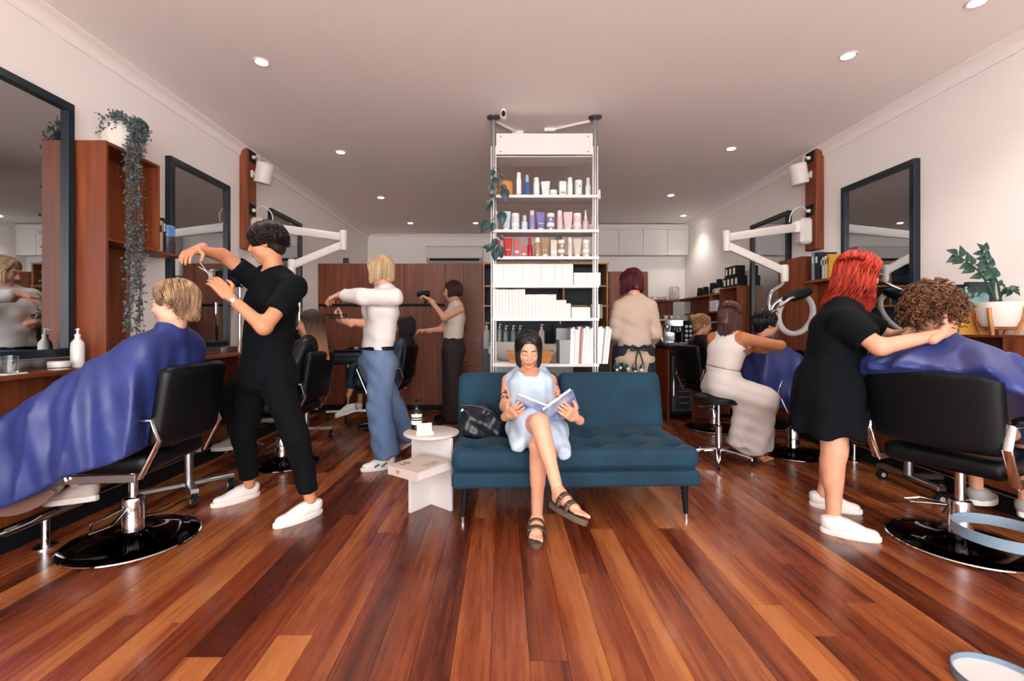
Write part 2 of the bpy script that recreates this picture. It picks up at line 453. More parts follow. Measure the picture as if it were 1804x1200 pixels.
# shopfront behind the viewpoint: low sill, header, glazing bars; daylight comes through it
fr = struct('wall_front', MB().box((XL, YF - 0.12, 0), (XR, YF, 0.4)).box((XL, YF - 0.12, 2.78), (XR, YF, ZC)), M_wall, smooth=False)
wf = MB()
for x in (XL + 0.03, -0.9, 0.35, 1.35, XR - 0.03): wf.box((x - 0.03, YF - 0.09, 0.4), (x + 0.03, YF - 0.03, 2.78))
struct('window_1', wf, M_black, smooth=False)
# cornice, cove profile
def cornice(name, a, b, inward):
    a, b, n = V(a), V(b), V(inward); s = 0.085
    pr = [(0, -s), (0.012, -s), (0.018, -s + 0.012)]
    for k in range(7):
        t = k / 6 * PI / 2
        pr.append((s - 0.018 - (s - 0.036) * math.cos(t), -s + 0.018 + (s - 0.036) * math.sin(t)))
    pr += [(s - 0.012, -0.012), (s, -0.012), (s, 0.0), (0, 0)]
    rings = [[p + n * u + V((0, 0, w)) for u, w in pr] for p in (a, b)]
    struct(name, MB().loft(rings), M_ceil)
cornice('trim_1', (XL, YF, ZC), (XL, YB, ZC), (1, 0, 0))
cornice('trim_2', (XR, YF, ZC), (XR, YB, ZC), (-1, 0, 0))
cornice('trim_3', (XL, YB, ZC), (XR, YB, ZC), (0, -1, 0))
# timber lining of the lower walls with a black plinth
def lining(side, y0, y1, n, nm):
    x = XL if side < 0 else XR; s = 1 if side < 0 else -1
    b = struct(nm, MB().box((x, y0, 0.0), (x + s * 0.012, y1, 0.9)), M_blackm, smooth=False)
    w = (y1 - y0) / n
    for i in range(n):
        MB().box((x + s * 0.012, y0 + i * w + 0.002, 0.13), (x + s * 0.03, y0 + (i + 1) * w - 0.002, 0.9), 0.001).build('panel', M_wood, b)
    MB().box((x + s * 0.0125, y0, 0.0), (x + s * 0.05, y1, 0.115), 0.004).build('plinth', M_blackm, b)
    MB().box((x + s * 0.05, y0, 0.109), (x + s * 0.054, y1, 0.117)).build('metal_edge', M_alu, b)
lining(-1, YF, 6.3, 11, 'trim_4')
lining(1, YF, 5.7, 10, 'trim_5')
# ---------------------------------------------------------------- ceiling downlights
M_glow = mat('downlight_glow', '#fff6ea', 0.5, emit='#fff1e0', estr=60.0)
DL = [(461, 109), (600, 268), (671, 348), (723, 393), (838, 393), (1494, 98), (1288, 262), (1182, 344), (1204, 380), (1722, 3)]
dl0 = thing('downlight', 'x', 'downlight')
MB().lathe([(0.036, 0.02), (0.036, 0.0), (0.04, -0.005), (0.05, -0.006), (0.055, 0.0)], 24, capb=False, capt=False).build('bezel', M_white, dl0)
MB().lathe([(0.0005, -0.001), (0.036, -0.001)], 24, capb=False, capt=False).build('lamp', M_glow, dl0)
_dlab = 'small round recessed downlight glowing in the white ceiling'
li = bpy.data.lights.new('downlight_beam', 'SPOT'); li.energy = 26; li.color = (1, 0.91, 0.82); li.spot_size = 1.9; li.spot_blend = 0.9; li.shadow_soft_size = 0.04
lo = bpy.data.objects.new('downlight_beam', li); COL.objects.link(lo); lo.location = (0, 0, -0.02); lo.parent = dl0
_near = ['over the man in black', 'over long-haired client, out from the left folding arm', 'over the jeans stylist, level with the shelving poles',
         'over timber cupboards, beside another downlight near the air conditioner', 'straight in front of the air conditioner and nearest it', 'over the floor between sofa and red-haired stylist', 'over the woman in white',
         'over the aisle in front of the white cupboards', 'in the corner between white cupboards and right wall', 'over the corner with the hoop stand']
for i, (px, py) in enumerate(DL):
    d = F * (ZC - H) / (VY - py); p = P(px, py, d)
    place(dl0 if i == 0 else copy_tree(dl0), (p.x, p.y, ZC), 0, 'round ceiling downlight ' + _near[i], 'recessed ceiling downlights')
# ================================================================ WALL JOINERY, MIRRORS
def bx(name, lo, hi, m, parent, c=0.0015, w=True, **k):
    return MB().box(lo, hi, c).build(name, m, parent, w=w, **k)
def wall_mirror(side, y0, y1, z0, z1, label):
    x = XL if side < 0 else XR; s = 1 if side < 0 else -1
    t = thing('wall_mirror', label, 'mirror', (x, (y0 + y1) / 2, z0), 0, 'framed mirrors on the side walls')
    b, d = 0.045, 0.05
    for nm, lo, hi in (('frame_rail', (0, y0, z1 - b), (d, y1, z1)), ('frame_rail', (0, y0, z0), (d, y1, z0 + b)),
                       ('frame_stile', (0, y0, z0 + b), (d, y0 + b, z1 - b)), ('frame_stile', (0, y1 - b, z0 + b), (d, y1, z1 - b))):
        bx(nm, (x + s * lo[0], lo[1], lo[2]), (x + s * hi[0], hi[1], hi[2]), M_black, t, 0.003)
    bx('mirror_pane', (x + s * 0.004, y0 + b, z0 + b), (x + s * 0.026, y1 - b, z1 - b), M_mirror, t, 0, smooth=False)
    return t
MT = 2.47
wall_mirror(-1, 1.93, 2.69, 0.985, MT, 'black framed wall mirror over the ledge with two white pump bottles')
wall_mirror(-1, 3.47, 4.23, 0.985, MT, 'black framed wall mirror behind the old books and blue tin')
wall_mirror(-1, 4.99, 5.75, 0.985, MT, 'black framed wall mirror beside the timber board with the folding arm, above long-haired client')
wall_mirror(1, 3.44, 4.19, 0.985, 2.44, 'black framed wall mirror behind red-haired stylist and the books')
wall_mirror(1, 4.97, 5.73, 0.985, 2.44, 'black framed wall mirror behind the folding arm and ring lamp')
# ledges
def ledge(side, y0, y1, label, z=0.92, d=0.19):
    x = XL if side < 0 else XR; s = 1 if side < 0 else -1
    t = thing('wall_ledge', label, 'shelf', (x, (y0 + y1) / 2, z - 0.03))
    bx('ledge_board', (x, y0, z - 0.025), (x + s * d, y1, z), M_woodh, t, 0.002)
    bx('back_strip', (x, y0, z), (x + s * 0.018, y1, z + 0.055), M_alu, t, 0.001)
    return t
ledge(-1, 0.5, 2.70, 'narrow timber wall ledge under mirror, holding white pump bottle and glass')
ledge(-1, 3.14, 4.6, 'narrow timber wall ledge under mirror behind the man in black')
ledge(-1, 4.75, 6.2, 'narrow timber wall ledge beside the black drawer trolley')
ledge(1, 1.5, 3.4, 'narrow timber wall ledge carrying magazines beside the potted plant', 0.945)
ledge(1, 3.42, 4.45, 'narrow timber wall ledge under mirror behind red-haired stylist')
ledge(1, 4.9, 5.74, 'narrow timber wall ledge under mirror behind the ring lamp')
# left open box unit with tall side panel
t = thing('wall_unit', 'tall reddish timber wall unit with open box and trailing plant on top', 'shelf unit', (XL, 2.92, 0.92))
xa, xb = XL, -2.363
bx('side_panel', (xa, 2.705, 0.92), (xb, 2.725, 2.27), M_wood, t)
bx('side_panel', (xa, 3.115, 1.69), (xb, 3.135, 2.27), M_wood, t)
bx('top_board', (xa, 2.725, 2.25), (xb, 3.115, 2.27), M_woodh, t)
bx('shelf_board', (xa, 2.725, 1.675), (xb, 3.115, 1.69), M_woodh, t)
bx('shelf_board', (xa, 3.115, 1.672), (xb - 0.03, 3.40, 1.69), M_woodh, t)
bx('back_panel', (xa, 2.725, 0.92), (xa + 0.012, 3.135, 2.25), M_wood, t)
# right wall: boxed units
t = thing('wall_unit', 'closed timber wall box with a shelf of books, behind the ring lamp', 'shelf unit', (XR, 4.6, 0.95))
bx('box_body', (XR, 4.52, 0.92), (XR - 0.19, 4.88, 1.865), M_wood, t)
bx('door', (XR - 0.19, 4.525, 0.93), (XR - 0.207, 4.875, 1.855), M_wood, t)
bx('shelf_board', (XR, 4.16, 1.585), (XR - 0.19, 4.52, 1.61), M_woodh, t)
bx('support_panel', (XR, 4.18, 0.92), (XR - 0.03, 4.52, 1.585), M_wood, t)
t = thing('wall_unit', 'open timber wall box under the stacked black coffee tins', 'shelf unit', (XR, 6.0, 0.95))
bx('side_panel', (XR, 5.76, 0.93), (XR - 0.19, 5.785, 1.69), M_wood, t)
bx('side_panel', (XR, 6.215, 0.95), (XR - 0.19, 6.24, 1.69), M_wood, t)
bx('top_board', (XR, 5.785, 1.668), (XR - 0.19, 6.215, 1.69), M_woodh, t)
bx('back_panel', (XR, 5.785, 0.95), (XR - 0.012, 6.215, 1.668), M_wood, t)
bx('shelf_board', (XR, 5.785, 1.35), (XR - 0.18, 6.215, 1.37), M_woodh, t)
t = thing('kitchen_shelf', 'long open timber wall shelf holding cups and glass jug', 'shelf', (XR, 6.9, 1.3))
bx('top_board', (XR, 6.24, 1.61), (XR - 0.2, 7.62, 1.635), M_woodh, t)
bx('bottom_board', (XR, 6.24, 1.36), (XR - 0.2, 7.4, 1.38), M_woodh, t)
bx('divider', (XR, 6.5, 1.38), (XR - 0.2, 6.52, 1.61), M_wood, t)
bx('back_panel', (XR, 6.24, 1.0), (XR - 0.014, 7.62, 1.61), M_wood, t)
# near right: low boxes on the ledge
t = thing('ledge_box', 'low timber box with open and closed bays under potted plant', 'box', (XR, 2.9, 0.945))
bx('top_board', (XR, 2.35, 1.092), (XR - 0.18, 3.30, 1.108), M_woodh, t)
bx('divider', (XR, 2.70, 0.945), (XR - 0.18, 2.715, 1.092), M_wood, t)
bx('divider', (XR, 3.285, 0.945), (XR - 0.18, 3.30, 1.092), M_wood, t)
bx('front_panel', (XR - 0.165, 2.35, 0.945), (XR - 0.18, 2.70, 1.092), M_wood, t)
bx('back_panel', (XR, 2.35, 0.945), (XR - 0.012, 3.285, 1.092), M_wood, t)
t = thing('book_box', 'small upright timber box carrying the row of books', 'box', (XR, 3.06, 1.108))
bx('side_panel', (XR, 2.90, 1.108), (XR - 0.18, 2.915, 1.232), M_wood, t)
bx('side_panel', (XR, 3.28, 1.108), (XR - 0.18, 3.295, 1.232), M_wood, t)
bx('top_board', (XR, 2.90, 1.232), (XR - 0.18, 3.40, 1.247), M_woodh, t)
# vertical timber boards that carry speaker and folding arm
def arm_board(side, label, z0=1.93):
    x = XL if side < 0 else XR; s = 1 if side < 0 else -1
    y0 = 4.45 if side < 0 else 4.47
    t = thing('timber_board', label, 'board', (x, y0, z0))
    bx('board', (x, y0, z0), (x + s * 0.08, y0 + 0.17, ZC), M_wood, t, 0.006)
    for z in (2.86, 2.33):
        bx('socket_plate', (x + s * 0.08, y0 + 0.035, z - 0.055), (x + s * 0.088, y0 + 0.135, z + 0.055), M_blackm, t, 0.002)
        p = V((x + s * 0.085, y0 + 0.085, z - 0.005))
        MB().lathe([(0.018, 0), (0.018, 0.02), (0.012, 0.035), (0.0, 0.035)], 12, M=frame(p, z=(s, 0, 0), x=(0, 1, 0))).build('plug', M_white, t, w=True)
    return t, V((x + s * 0.08, y0 + 0.085, 0)), s
def speaker(pt, s, label):
    c = V((pt.x + s * 0.13, pt.y - 0.02, 2.685))
    t = thing('speaker', label, 'speaker', (c.x, c.y, 2.58))
    tl = V((s * 0.2, -0.05, 1)).normalized(); Mt = frame(c, z=tl, x=(1, 0, 0))
    MB().lathe([(0.06, -0.1), (0.075, -0.098), (0.079, -0.09), (0.079, 0.09), (0.075, 0.098), (0.06, 0.1)], 28, M=Mt).build('body', M_offw, t, w=True)
    MB().lathe([(0.0795, 0.055), (0.0795, 0.075)], 28, M=Mt, capb=False, capt=False).build('trim_ring', M_white, t, w=True)
    MB().box((pt.x, pt.y - 0.03, 2.65), (pt.x + s * 0.02, pt.y + 0.03, 2.72), 0.004).box((pt.x + s * 0.015, pt.y - 0.012, 2.67), (pt.x + s * 0.07, pt.y + 0.012, 2.70), 0.003).build('bracket', M_white, t, w=True)
    MB().tube(spline([(pt.x + s * 0.035, pt.y, 2.855), (pt.x + s * 0.07, pt.y - 0.01, 2.87), (pt.x + s * 0.075, pt.y, 2.80), (pt.x + s * 0.07, pt.y, 2.73)], 5), 0.006, 6).build('cable', M_white, t, w=True)
_, bl, sl_ = arm_board(-1, 'vertical timber board from ceiling behind the man in black, carrying speaker')
_, br, sr_ = arm_board(1, 'vertical timber board from ceiling above red-haired stylist, carrying speaker and arm')
speaker(bl, 1, 'white cylinder speaker on the timber board behind the man in black')
speaker(br, -1, 'white cylinder speaker on the timber board above the ring lamp arm')
# folding arms
def folding_arm(pt, s, elbow, wrist, label):
    t = thing('folding_arm', label, 'arm', (pt.x, pt.y, 2.0))
    zc = 2.13; c = V((pt.x + s * 0.062, pt.y, zc))
    MB().box((c.x - 0.062, c.y - 0.055, zc - 0.14), (c.x + 0.062, c.y + 0.055, zc + 0.12), 0.025).build('motor_housing', M_offw, t, w=True)
    a = c + V((s * 0.07, 0, 0.03))
    MB().lathe([(0.045, -0.055), (0.05, -0.04), (0.05, 0.045), (0.04, 0.055)], 20, c=tuple(a)).build('swivel', M_white, t, w=True)
    def arm(p, q, r0, r1, nm):
        d = (q - p).normalized(); up = V((0, 0, 1)); sd = d.cross(up).normalized(); u2 = sd.cross(d)
        rings = []
        for k, tt in enumerate((0, 0.05, 0.5, 0.95, 1)):
            r = r0 + (r1 - r0) * tt; r *= (0.7 if k in (0, 4) else 1)
            o = p + (q - p) * tt
            rings.append([o + sd * r * 0.62 * cx + u2 * r * cy for cx, cy in ((-1, -0.6), (-0.6, -1), (0.6, -1), (1, -0.6), (1, 0.6), (0.6, 1), (-0.6, 1), (-1, 0.6))])
        return MB().loft(rings).build(nm, M_offw, t, w=True)
    arm(a, elbow + V((0, 0, 0.035)), 0.042, 0.036, 'upper_arm')
    MB().lathe([(0.03, -0.1), (0.036, -0.09), (0.036, 0.09), (0.03, 0.1)], 16, c=tuple(elbow)).build('elbow_joint', M_white, t, w=True)
    arm(elbow - V((0, 0, 0.035)), wrist, 0.034, 0.036, 'lower_arm')
    MB().lathe([(0.032, -0.1), (0.036, -0.08), (0.036, 0.04), (0.028, 0.06)], 16, c=tuple(wrist)).build('wrist_joint', M_white, t, w=True)
    MB().tube(spline([(pt.x + s * 0.03, pt.y, 2.325), (pt.x + s * 0.12, pt.y - 0.03, 2.36), (pt.x + s * 0.2, pt.y - 0.02, 2.3), tuple(a + V((s * 0.08, 0, 0.05)))], 6), 0.005, 6).build('cable', M_white, t, w=True)
    return t
folding_arm(bl, 1, P(605, 424, 4.5), P(514, 468, 4.35), 'white folding wall arm behind the man in black')
wr = P(1382, 478, 4.30)
fa = folding_arm(br, -1, P(1279, 425, 4.36), wr, 'white folding wall arm reaching over client with clipped hair')
# ring lamp hanging at the end of the right arm
t = thing('ring_lamp', 'chrome and grey ring hair processor lamp on curved tube beside dark timber', 'lamp', tuple(P(1400, 600, 4.3)))
MB().tube(spline([wr + V((0, 0, -0.1)), P(1376, 503, 4.28), P(1360, 515, 4.25), P(1355, 535, 4.22), P(1358, 548, 4.2), P(1366, 535, 4.18), P(1385, 524, 4.15), P(1404, 520, 4.12)], 6), 0.019, 12).build('curved_tube', M_chrome, t, w=True)
hc = P(1405, 520, 4.12)
MB().ball((0, 0, 0), (0.15, 0.07, 0.05), 16, M=frame(hc, x=(1, 0.1, 0.3), z=(-0.3, 0, 1))).build('lamp_head', M_blackm, t, w=True)
MB().tube([P(1372, 541, 4.08), P(1392, 527, 4.07), P(1412, 518, 4.07)], [0.012, 0.02, 0.008], 8).build('head_trim', M_chrome, t, w=True)
rc = P(1402, 553, 4.12); ra, rb = V((0.72, 0.35, 0.65)).normalized(), V((-0.38, 0.6, 0.5)).normalized()
ra = V((0.62, 0.25, 0.74)).normalized(); rb = V((-0.66, 0.1, 0.55)); rb = (rb - ra * rb.dot(ra)).normalized()
ring = [rc + ra * 0.21 * math.cos(k / 40 * 2 * PI) + rb * 0.145 * math.sin(k / 40 * 2 * PI) for k in range(40)]
ring_o = MB().tube(ring, 0.026, 10, closed=True).build('ring', mat('lamp_grey', '#b9b6b4', 0.45), t, w=True)
rn = ra.cross(rb); dots = MB()
for k in range(56):
    th = k / 56 * 2 * PI; q = rc + ra * 0.19 * math.cos(th) + rb * 0.127 * math.sin(th) + (rn if rn.y < 0 else -rn) * 0.02
    dots.ball(q, 0.0042, 6)
tag(dots.build('heater_dots', M_blackm, ring_o, w=True), kind='stuff')
# ================================================================ BACK OF THE ROOM
YBk = 6.35
t = thing('tall_cabinet', 'wall-wide run of dark red timber cupboards below the air conditioner', 'cabinet', (-1.4, YBk, 0))
X1 = (850 - VX) * YBk / F
bx('carcass', (XL + 0.002, YBk + 0.02, 0.0), (X1, YBk + 0.6, 2.05), M_wood, t)
bx('plinth', (XL + 0.002, YBk + 0.01, 0.0), (X1, YBk + 0.03, 0.07), M_blackm, t)
xs = [XL + 0.002, (640 - VX) * YBk / F, (712 - VX) * YBk / F, (784 - VX) * YBk / F, (817 - VX) * YBk / F, X1]
zsp = H - (538 - VY) * YBk / F
for i in range(3):
    bx('door', (xs[i] + 0.002, YBk, 0.075), (xs[i + 1] - 0.002, YBk + 0.02, zsp - 0.02), M_wood, t)
    bx('door', (xs[i] + 0.002, YBk, zsp + 0.02), (xs[i + 1] - 0.002, YBk + 0.02, 2.052), M_wood, t)
bx('finger_channel', (xs[0], YBk + 0.012, zsp - 0.02), (xs[3] + 0.1, YBk + 0.021, zsp + 0.02), M_blackm, t, 0)
bx('door', (xs[3] + 0.002, YBk, 0.075), (xs[4] - 0.002, YBk + 0.02, 2.052), M_wood, t)
zz = [2.052] + [H - (y - VY) * YBk / F for y in (585, 605, 645)] + [0.075]
for i in range(4):
    d = bx('door' if i in (0, 3) else 'drawer', (xs[4] + 0.002, YBk, zz[i + 1] + 0.002), (xs[5] - 0.002, YBk + 0.02, zz[i] - 0.002), M_wood, t)
    if i in (0, 2): MB().ball((xs[4] + 0.03, YBk - 0.008, zz[i + 1] + 0.05), 0.012, 8).build('knob', M_blackm, d, w=True)
tag(MB().box((-0.02, -0.005, 0), (0.06, 0.005, 0.075)).build('small_sign', mat('sign_green', '#1d3a36', 0.5)), 'tiny dark green sign standing on top of the timber cupboards', 'sign')
bpy.data.objects['small_sign'].location = P(607, 464, YBk + 0.05)
# open dark shelving with pale edges
t = thing('open_shelving', 'dark open shelving with pale timber edges behind the white display unit', 'shelf unit', (0.5, YBk, 0))
X2 = (1073 - VX) * YBk / F
M_dark = mat('dark_back', '#1f2f3a', 0.6, noise=0.1, nscale=4)
bx('back_panel', (X1, YBk + 0.35, 0.85), (X2, YBk + 0.37, 2.05), M_dark, t, 0)
for px in (852, 921, 993, 1070):
    x = (px - VX) * YBk / F; z0 = 0.86 if px in (852, 1070) else H - (539 - VY) * YBk / F
    bx('upright', (x - 0.012, YBk, z0), (x + 0.012, YBk + 0.36, 2.05), M_woodl, t)
for y in (464, 504, 539):
    z = H - (y - VY) * YBk / F
    bx('shelf_board', (X1, YBk + 0.002, z - 0.012), (X2, YBk + 0.36, z + 0.012), M_woodl, t)
bx('base_cabinet', (X1, YBk - 0.02, 0), (X2, YBk + 0.4, 0.86), mat('dark_base', '#1c2227', 0.4), t)
bx('towel_shelf', ((994 - VX) * 6.5 / F, YBk + 0.01, 1.035), ((1066 - VX) * 6.5 / F, YBk + 0.35, 1.058), M_dark, t)
# timber door panel to the right
t = thing('tall_cupboard', 'tall reddish timber cupboard panel behind the stylist in beige', 'cabinet', (1.8, YBk, 0))
X3 = 2.04
bx('carcass', (X2, YBk + 0.02, 0), (X3, YBk + 0.5, 1.94), M_wood, t)
bx('door', (X2 + 0.003, YBk, 0.08), ((X2 + X3) / 2 - 0.002, YBk + 0.02, 1.94), M_wood, t)
bx('door', ((X2 + X3) / 2 + 0.002, YBk, 0.08), (X3 - 0.003, YBk + 0.02, 1.94), M_wood, t)
# white cupboards high on the back right
Yc = 7.7
t = thing('white_cupboards', 'row of flat white cupboards hung just below the ceiling', 'cupboard', (2.0, Yc, 2.2))
xc = [(px - VX) * Yc / F for px in (990, 1045, 1090, 1133, 1176)] + [XR - 0.02]
zt, zb = ZC - 0.02, H + (VY - 449) * Yc / F
bx('carcass', (xc[0], Yc + 0.02, zb), (XR - 0.002, YB - 0.002, zt), M_whitem, t)
for i in range(5): bx('door', (xc[i] + 0.003, Yc, zb - 0.003), (xc[i + 1] - 0.003, Yc + 0.02, zt - 0.09), M_white, t, 0.002)
bx('filler', (xc[0], Yc, zt - 0.087), (XR - 0.002, Yc + 0.02, zt), M_whitem, t, 0.001)
struct('wall_nook', MB().box((1.0, 7.9, 0), (XR, 7.98, zb)), M_wall, smooth=False)
t = thing('splash_panel', 'timber splashback panel behind the espresso machine', 'panel', (2.6, 7.86, 0.9))
bx('panel', (X3 + 0.1, 7.87, 0.9), (XR - 0.21, 7.895, 1.63), M_wood, t)
bx('top_board', (X3 + 0.1, 7.65, 1.60), (XR - 0.001, 7.87, 1.63), M_woodh, t)
# coffee counter along the right wall
t = thing('coffee_counter', 'timber kitchen counter with black top and built-in wine fridge', 'counter', (2.5, 6.3, 0))
xf = (1176 - VX) * 5.75 / F
bx('body', (xf + 0.03, 5.79, 0.05), (XR - 0.005, 7.8, 0.88), M_wood, t)
bx('worktop', (xf, 5.75, 0.88), (XR - 0.005, 7.85, 0.92), M_blackm, t, 0.004)
bx('side_panel', (xf + 0.31, 5.755, 0.0), (xf + 0.6, 5.79, 0.88), M_wood, t)
bx('side_panel', (xf + 0.0, 5.755, 0.0), (xf + 0.03, 5.79, 0.88), M_wood, t)
f = thing('wine_fridge', 'small black glass-door fridge with bottles under coffee counter', 'fridge', (xf + 0.17, 5.74, 0.06))
bx('body', (xf + 0.035, 5.74, 0.06), (xf + 0.305, 5.785, 0.84), M_blackm, f)
bx('door_frame', (xf + 0.045, 5.722, 0.10), (xf + 0.295, 5.74, 0.80), M_grey, f)
bx('glass_panel', (xf + 0.075, 5.715, 0.13), (xf + 0.265, 5.7225, 0.77), mat('fridge_glass', '#27343b', 0.08, coat=0.6), f)
for k in range(7): bx('rack', (xf + 0.13, 5.708, 0.2 + k * 0.072), (xf + 0.255, 5.715, 0.215 + k * 0.072), M_alu, f)
MB().tube([(xf + 0.06, 5.70, 0.3), (xf + 0.06, 5.70, 0.66)], 0.007, 8).build('handle', M_chrome, f, w=True)
# air conditioner
pa, pb = P(752, 463, YB - 0.14), P(850, 434, YB - 0.14)
t = thing('air_conditioner', 'white split air conditioner high on the back wall above timber cupboards', 'air conditioner', ((pa.x + pb.x) / 2, YB, pa.z))
pr = [(YB, pa.z), (YB, pb.z), (YB - 0.17, pb.z), (YB - 0.2, pb.z - 0.03), (YB - 0.2, pa.z + 0.09), (YB - 0.13, pa.z + 0.01), (YB - 0.1, pa.z)]
Mx = Matrix(((0, 0, 1, 0), (1, 0, 0, 0), (0, 1, 0, 0), (0, 0, 0, 1)))
MB().prism(pr, pa.x, pb.x, Mx).build('housing', M_white, t, w=True)
MB().box((pa.x + 0.06, YB - 0.197, pa.z + 0.035), (pb.x - 0.06, YB - 0.155, pa.z + 0.075)).build('air_outlet', M_blackm, t, w=True)
MB().box((pa.x + 0.05, YB - 0.205, pa.z + 0.075), (pb.x - 0.05, YB - 0.19, pa.z + 0.088), 0.002).build('louvre', M_offw, t, w=True)
MB().box((pa.x + 0.03, YB - 0.203, pa.z + 0.2), (pb.x - 0.03, YB - 0.2, pa.z + 0.205)).build('front_seam', M_alu, t, w=True)
# ================================================================ SOFA
M_velvet = mat('teal_velvet', '#032b3d', 0.8, sheen=0.18, col2='#04384e', nscale=5, bump=0.15, bscale=500)
sofa = thing('sofa', 'teal velvet sofa with two back cushions and black tapered legs', 'sofa', (0.44, 2.66, 0), math.radians(2.0))
SW = 0.737
S = Solid().box((0, 0.40, 0.372), (2 * SW, 0.80, 0.135), 0.045)
btn = [(x, y) for y in (0.16, 0.40) for x in np.linspace(-0.60, 0.60, 6)]
def _tuft(X, Y, Z):
    d = np.zeros_like(X)
    for bx_, by_ in btn: d += 0.06 * np.exp(-((X - bx_) ** 2 + (Y - by_) ** 2) / 0.0035) + 0.008 * np.exp(-np.abs(Y - by_) / 0.02)*0.3 + 0.004 * np.exp(-np.abs(X - bx_) / 0.02)
    return d * (Z > 0.36)
solid('seat_cushion', S, 0.011, M_velvet, sofa, disp=_tuft, smooth=2)
solid('base', Solid().box((0, 0.40, 0.258), (2 * SW, 0.80, 0.098), 0.02), 0.012, M_velvet, sofa)
for i, (x0, x1) in enumerate(((-0.735, -0.002), (0.002, 0.76))):
    c = V(((x0 + x1) / 2, 0.72, 0.60)); ang = 0.22
    Mr = Matrix.Rotation(-ang, 4, 'X')
    S = Solid().box(c, (x1 - x0, 0.16, 0.43), 0.05, Mr)
    cx, cz = c.x, 0.64
    solid('back_cushion', S, 0.011, M_velvet, sofa, disp=lambda X, Y, Z, cx=cx, cz=cz: 0.022 * np.exp(-((X - cx) ** 2 + (Z - cz) ** 2) / 0.003) - 0.012 * np.exp(-((X - cx) ** 2 / 0.08 + (Z - cz) ** 2 / 0.03)), smooth=2)
for x, y in ((-0.66, 0.06), (0.66, 0.06), (-0.66, 0.72), (0.66, 0.72)):
    sx = -0.012 if x < 0 else 0.012
    lg = MB().tube([(x, y, 0.215), (x + sx, y, 0.03)], [0.022, 0.014], 14).build('leg', M_blackm, sofa)
    MB().tube([(x + sx, y, 0.032), (x + sx * 1.1, y, 0.0)], [0.015, 0.013], 14).build('metal_tip', M_chrome, lg)
# ================================================================ HANDBAG on sofa
hb = thing('handbag', 'slouchy black leather handbag resting against sofa back cushion', 'bag', tuple(P(850, 770, 3.0)))
M_leather = mat('black_leather', '#1a2026', 0.34, bump=0.35, bscale=60, noise=0.2, nscale=20)
c = P(848, 742, 3.05)
S = Solid().box(c + V((0, 0, -0.035)), (0.27, 0.13, 0.16), 0.05).cap(c + V((-0.09, 0.02, 0.04)), c + V((0.03, 0.02, 0.075)), 0.05, 0.035, 0.05).cap(c + V((0.1, 0, -0.02)), c + V((0.11, 0, -0.08)), 0.05, 0.05, 0.05)
solid('bag_body', S, 0.009, M_leather, hb, w=True, disp=lambda X, Y, Z: 0.006 * np.sin(X * 38 + Z * 55) + 0.004 * np.sin(X * 80 - Z * 30 + 1), smooth=1)
MB().tube(spline([c + V((-0.12, -0.03, 0.06)), c + V((-0.13, -0.06, 0.11)), c + V((-0.05, -0.06, 0.115)), c + V((0.06, -0.06, 0.08)), c + V((0.12, -0.05, 0.02))], 6), 0.009, 8, flat=((0, 0, 1), 1.3)).build('strap', M_leather, hb, w=True)
MB().lathe([(0.008, 0), (0.012, 0.003), (0.008, 0.006)], 12, M=frame(c + V((-0.125, -0.05, 0.085)), z=(0, -1, 0), x=(1, 0, 0))).build('buckle', M_chrome, hb, w=True)
# ================================================================ SIDE TABLE
tc = FL(760, 763, 0.462); tc.z = 0
st = thing('side_table', 'low white side table with round top on crossed slab legs', 'table', tuple(tc))
M_tab = mat('white_tabletop', '#d3cac4', 0.4)
MB().lathe([(0.17, 0.455), (0.178, 0.458), (0.181, 0.465), (0.178, 0.472), (0.17, 0.475)], 48).build('tabletop', M_tab, st)
for ang, h, nm in ((PI / 4 + 0.15, 0.292, 'low_slab'), (-PI / 4 + 0.1, 0.456, 'tall_slab')):
    Mr = Matrix.Rotation(ang, 4, 'Z')
    MB().box((-0.19, -0.011, 0.0), (0.19, 0.011, h), 0.002, Mr).build(nm, M_whitem, st)
# book on its lower slab
q = [FL(695, 806, 0.345), FL(735, 833, 0.345), FL(795, 812, 0.345)]
ux = (q[2] - q[1]); uy = (q[0] - q[1]); bw, bh = 0.29, 0.245
bk = thing('coffee_table_book', 'thick cream hardback book with the number 10 on its cover', 'book', (q[1].x, q[1].y, 0.292), math.atan2(ux.y, ux.x))
M_cream = mat('cream_cover', '#c9bcb1', 0.55); M_page = mat('paper', '#d9d5d2', 0.7, noise=0.05, nscale=300, stretch=(0.02, 0.02, 1)); M_ink = mat('ink', '#2a2523', 0.6)
MB().box((0, 0, 0), (bw, bh, 0.004), 0.001).box((0, 0, 0.049), (bw, bh, 0.053), 0.001).build('cover', M_cream, bk)
MB().box((-0.002, 0, 0.0), (0.004, bh, 0.053), 0.001).build('spine', M_cream, bk)
MB().box((0.004, 0.006, 0.004), (bw - 0.006, bh - 0.006, 0.049)).build('page_block', M_page, bk)
text('10', 0.075, M_ink, bk, Matrix.Translation((0.075, 0.185, 0.0535)))
text('THE NEW\nPROJECT', 0.028, mat('ink_pale', '#8d7f76', 0.6), bk, Matrix.Translation((0.165, 0.055, 0.0535)))
text('10', 0.03, M_ink, bk, frame(V((-0.0025, 0.16, 0.026)), x=(0, -1, 0), y=(0, 0, 1)))
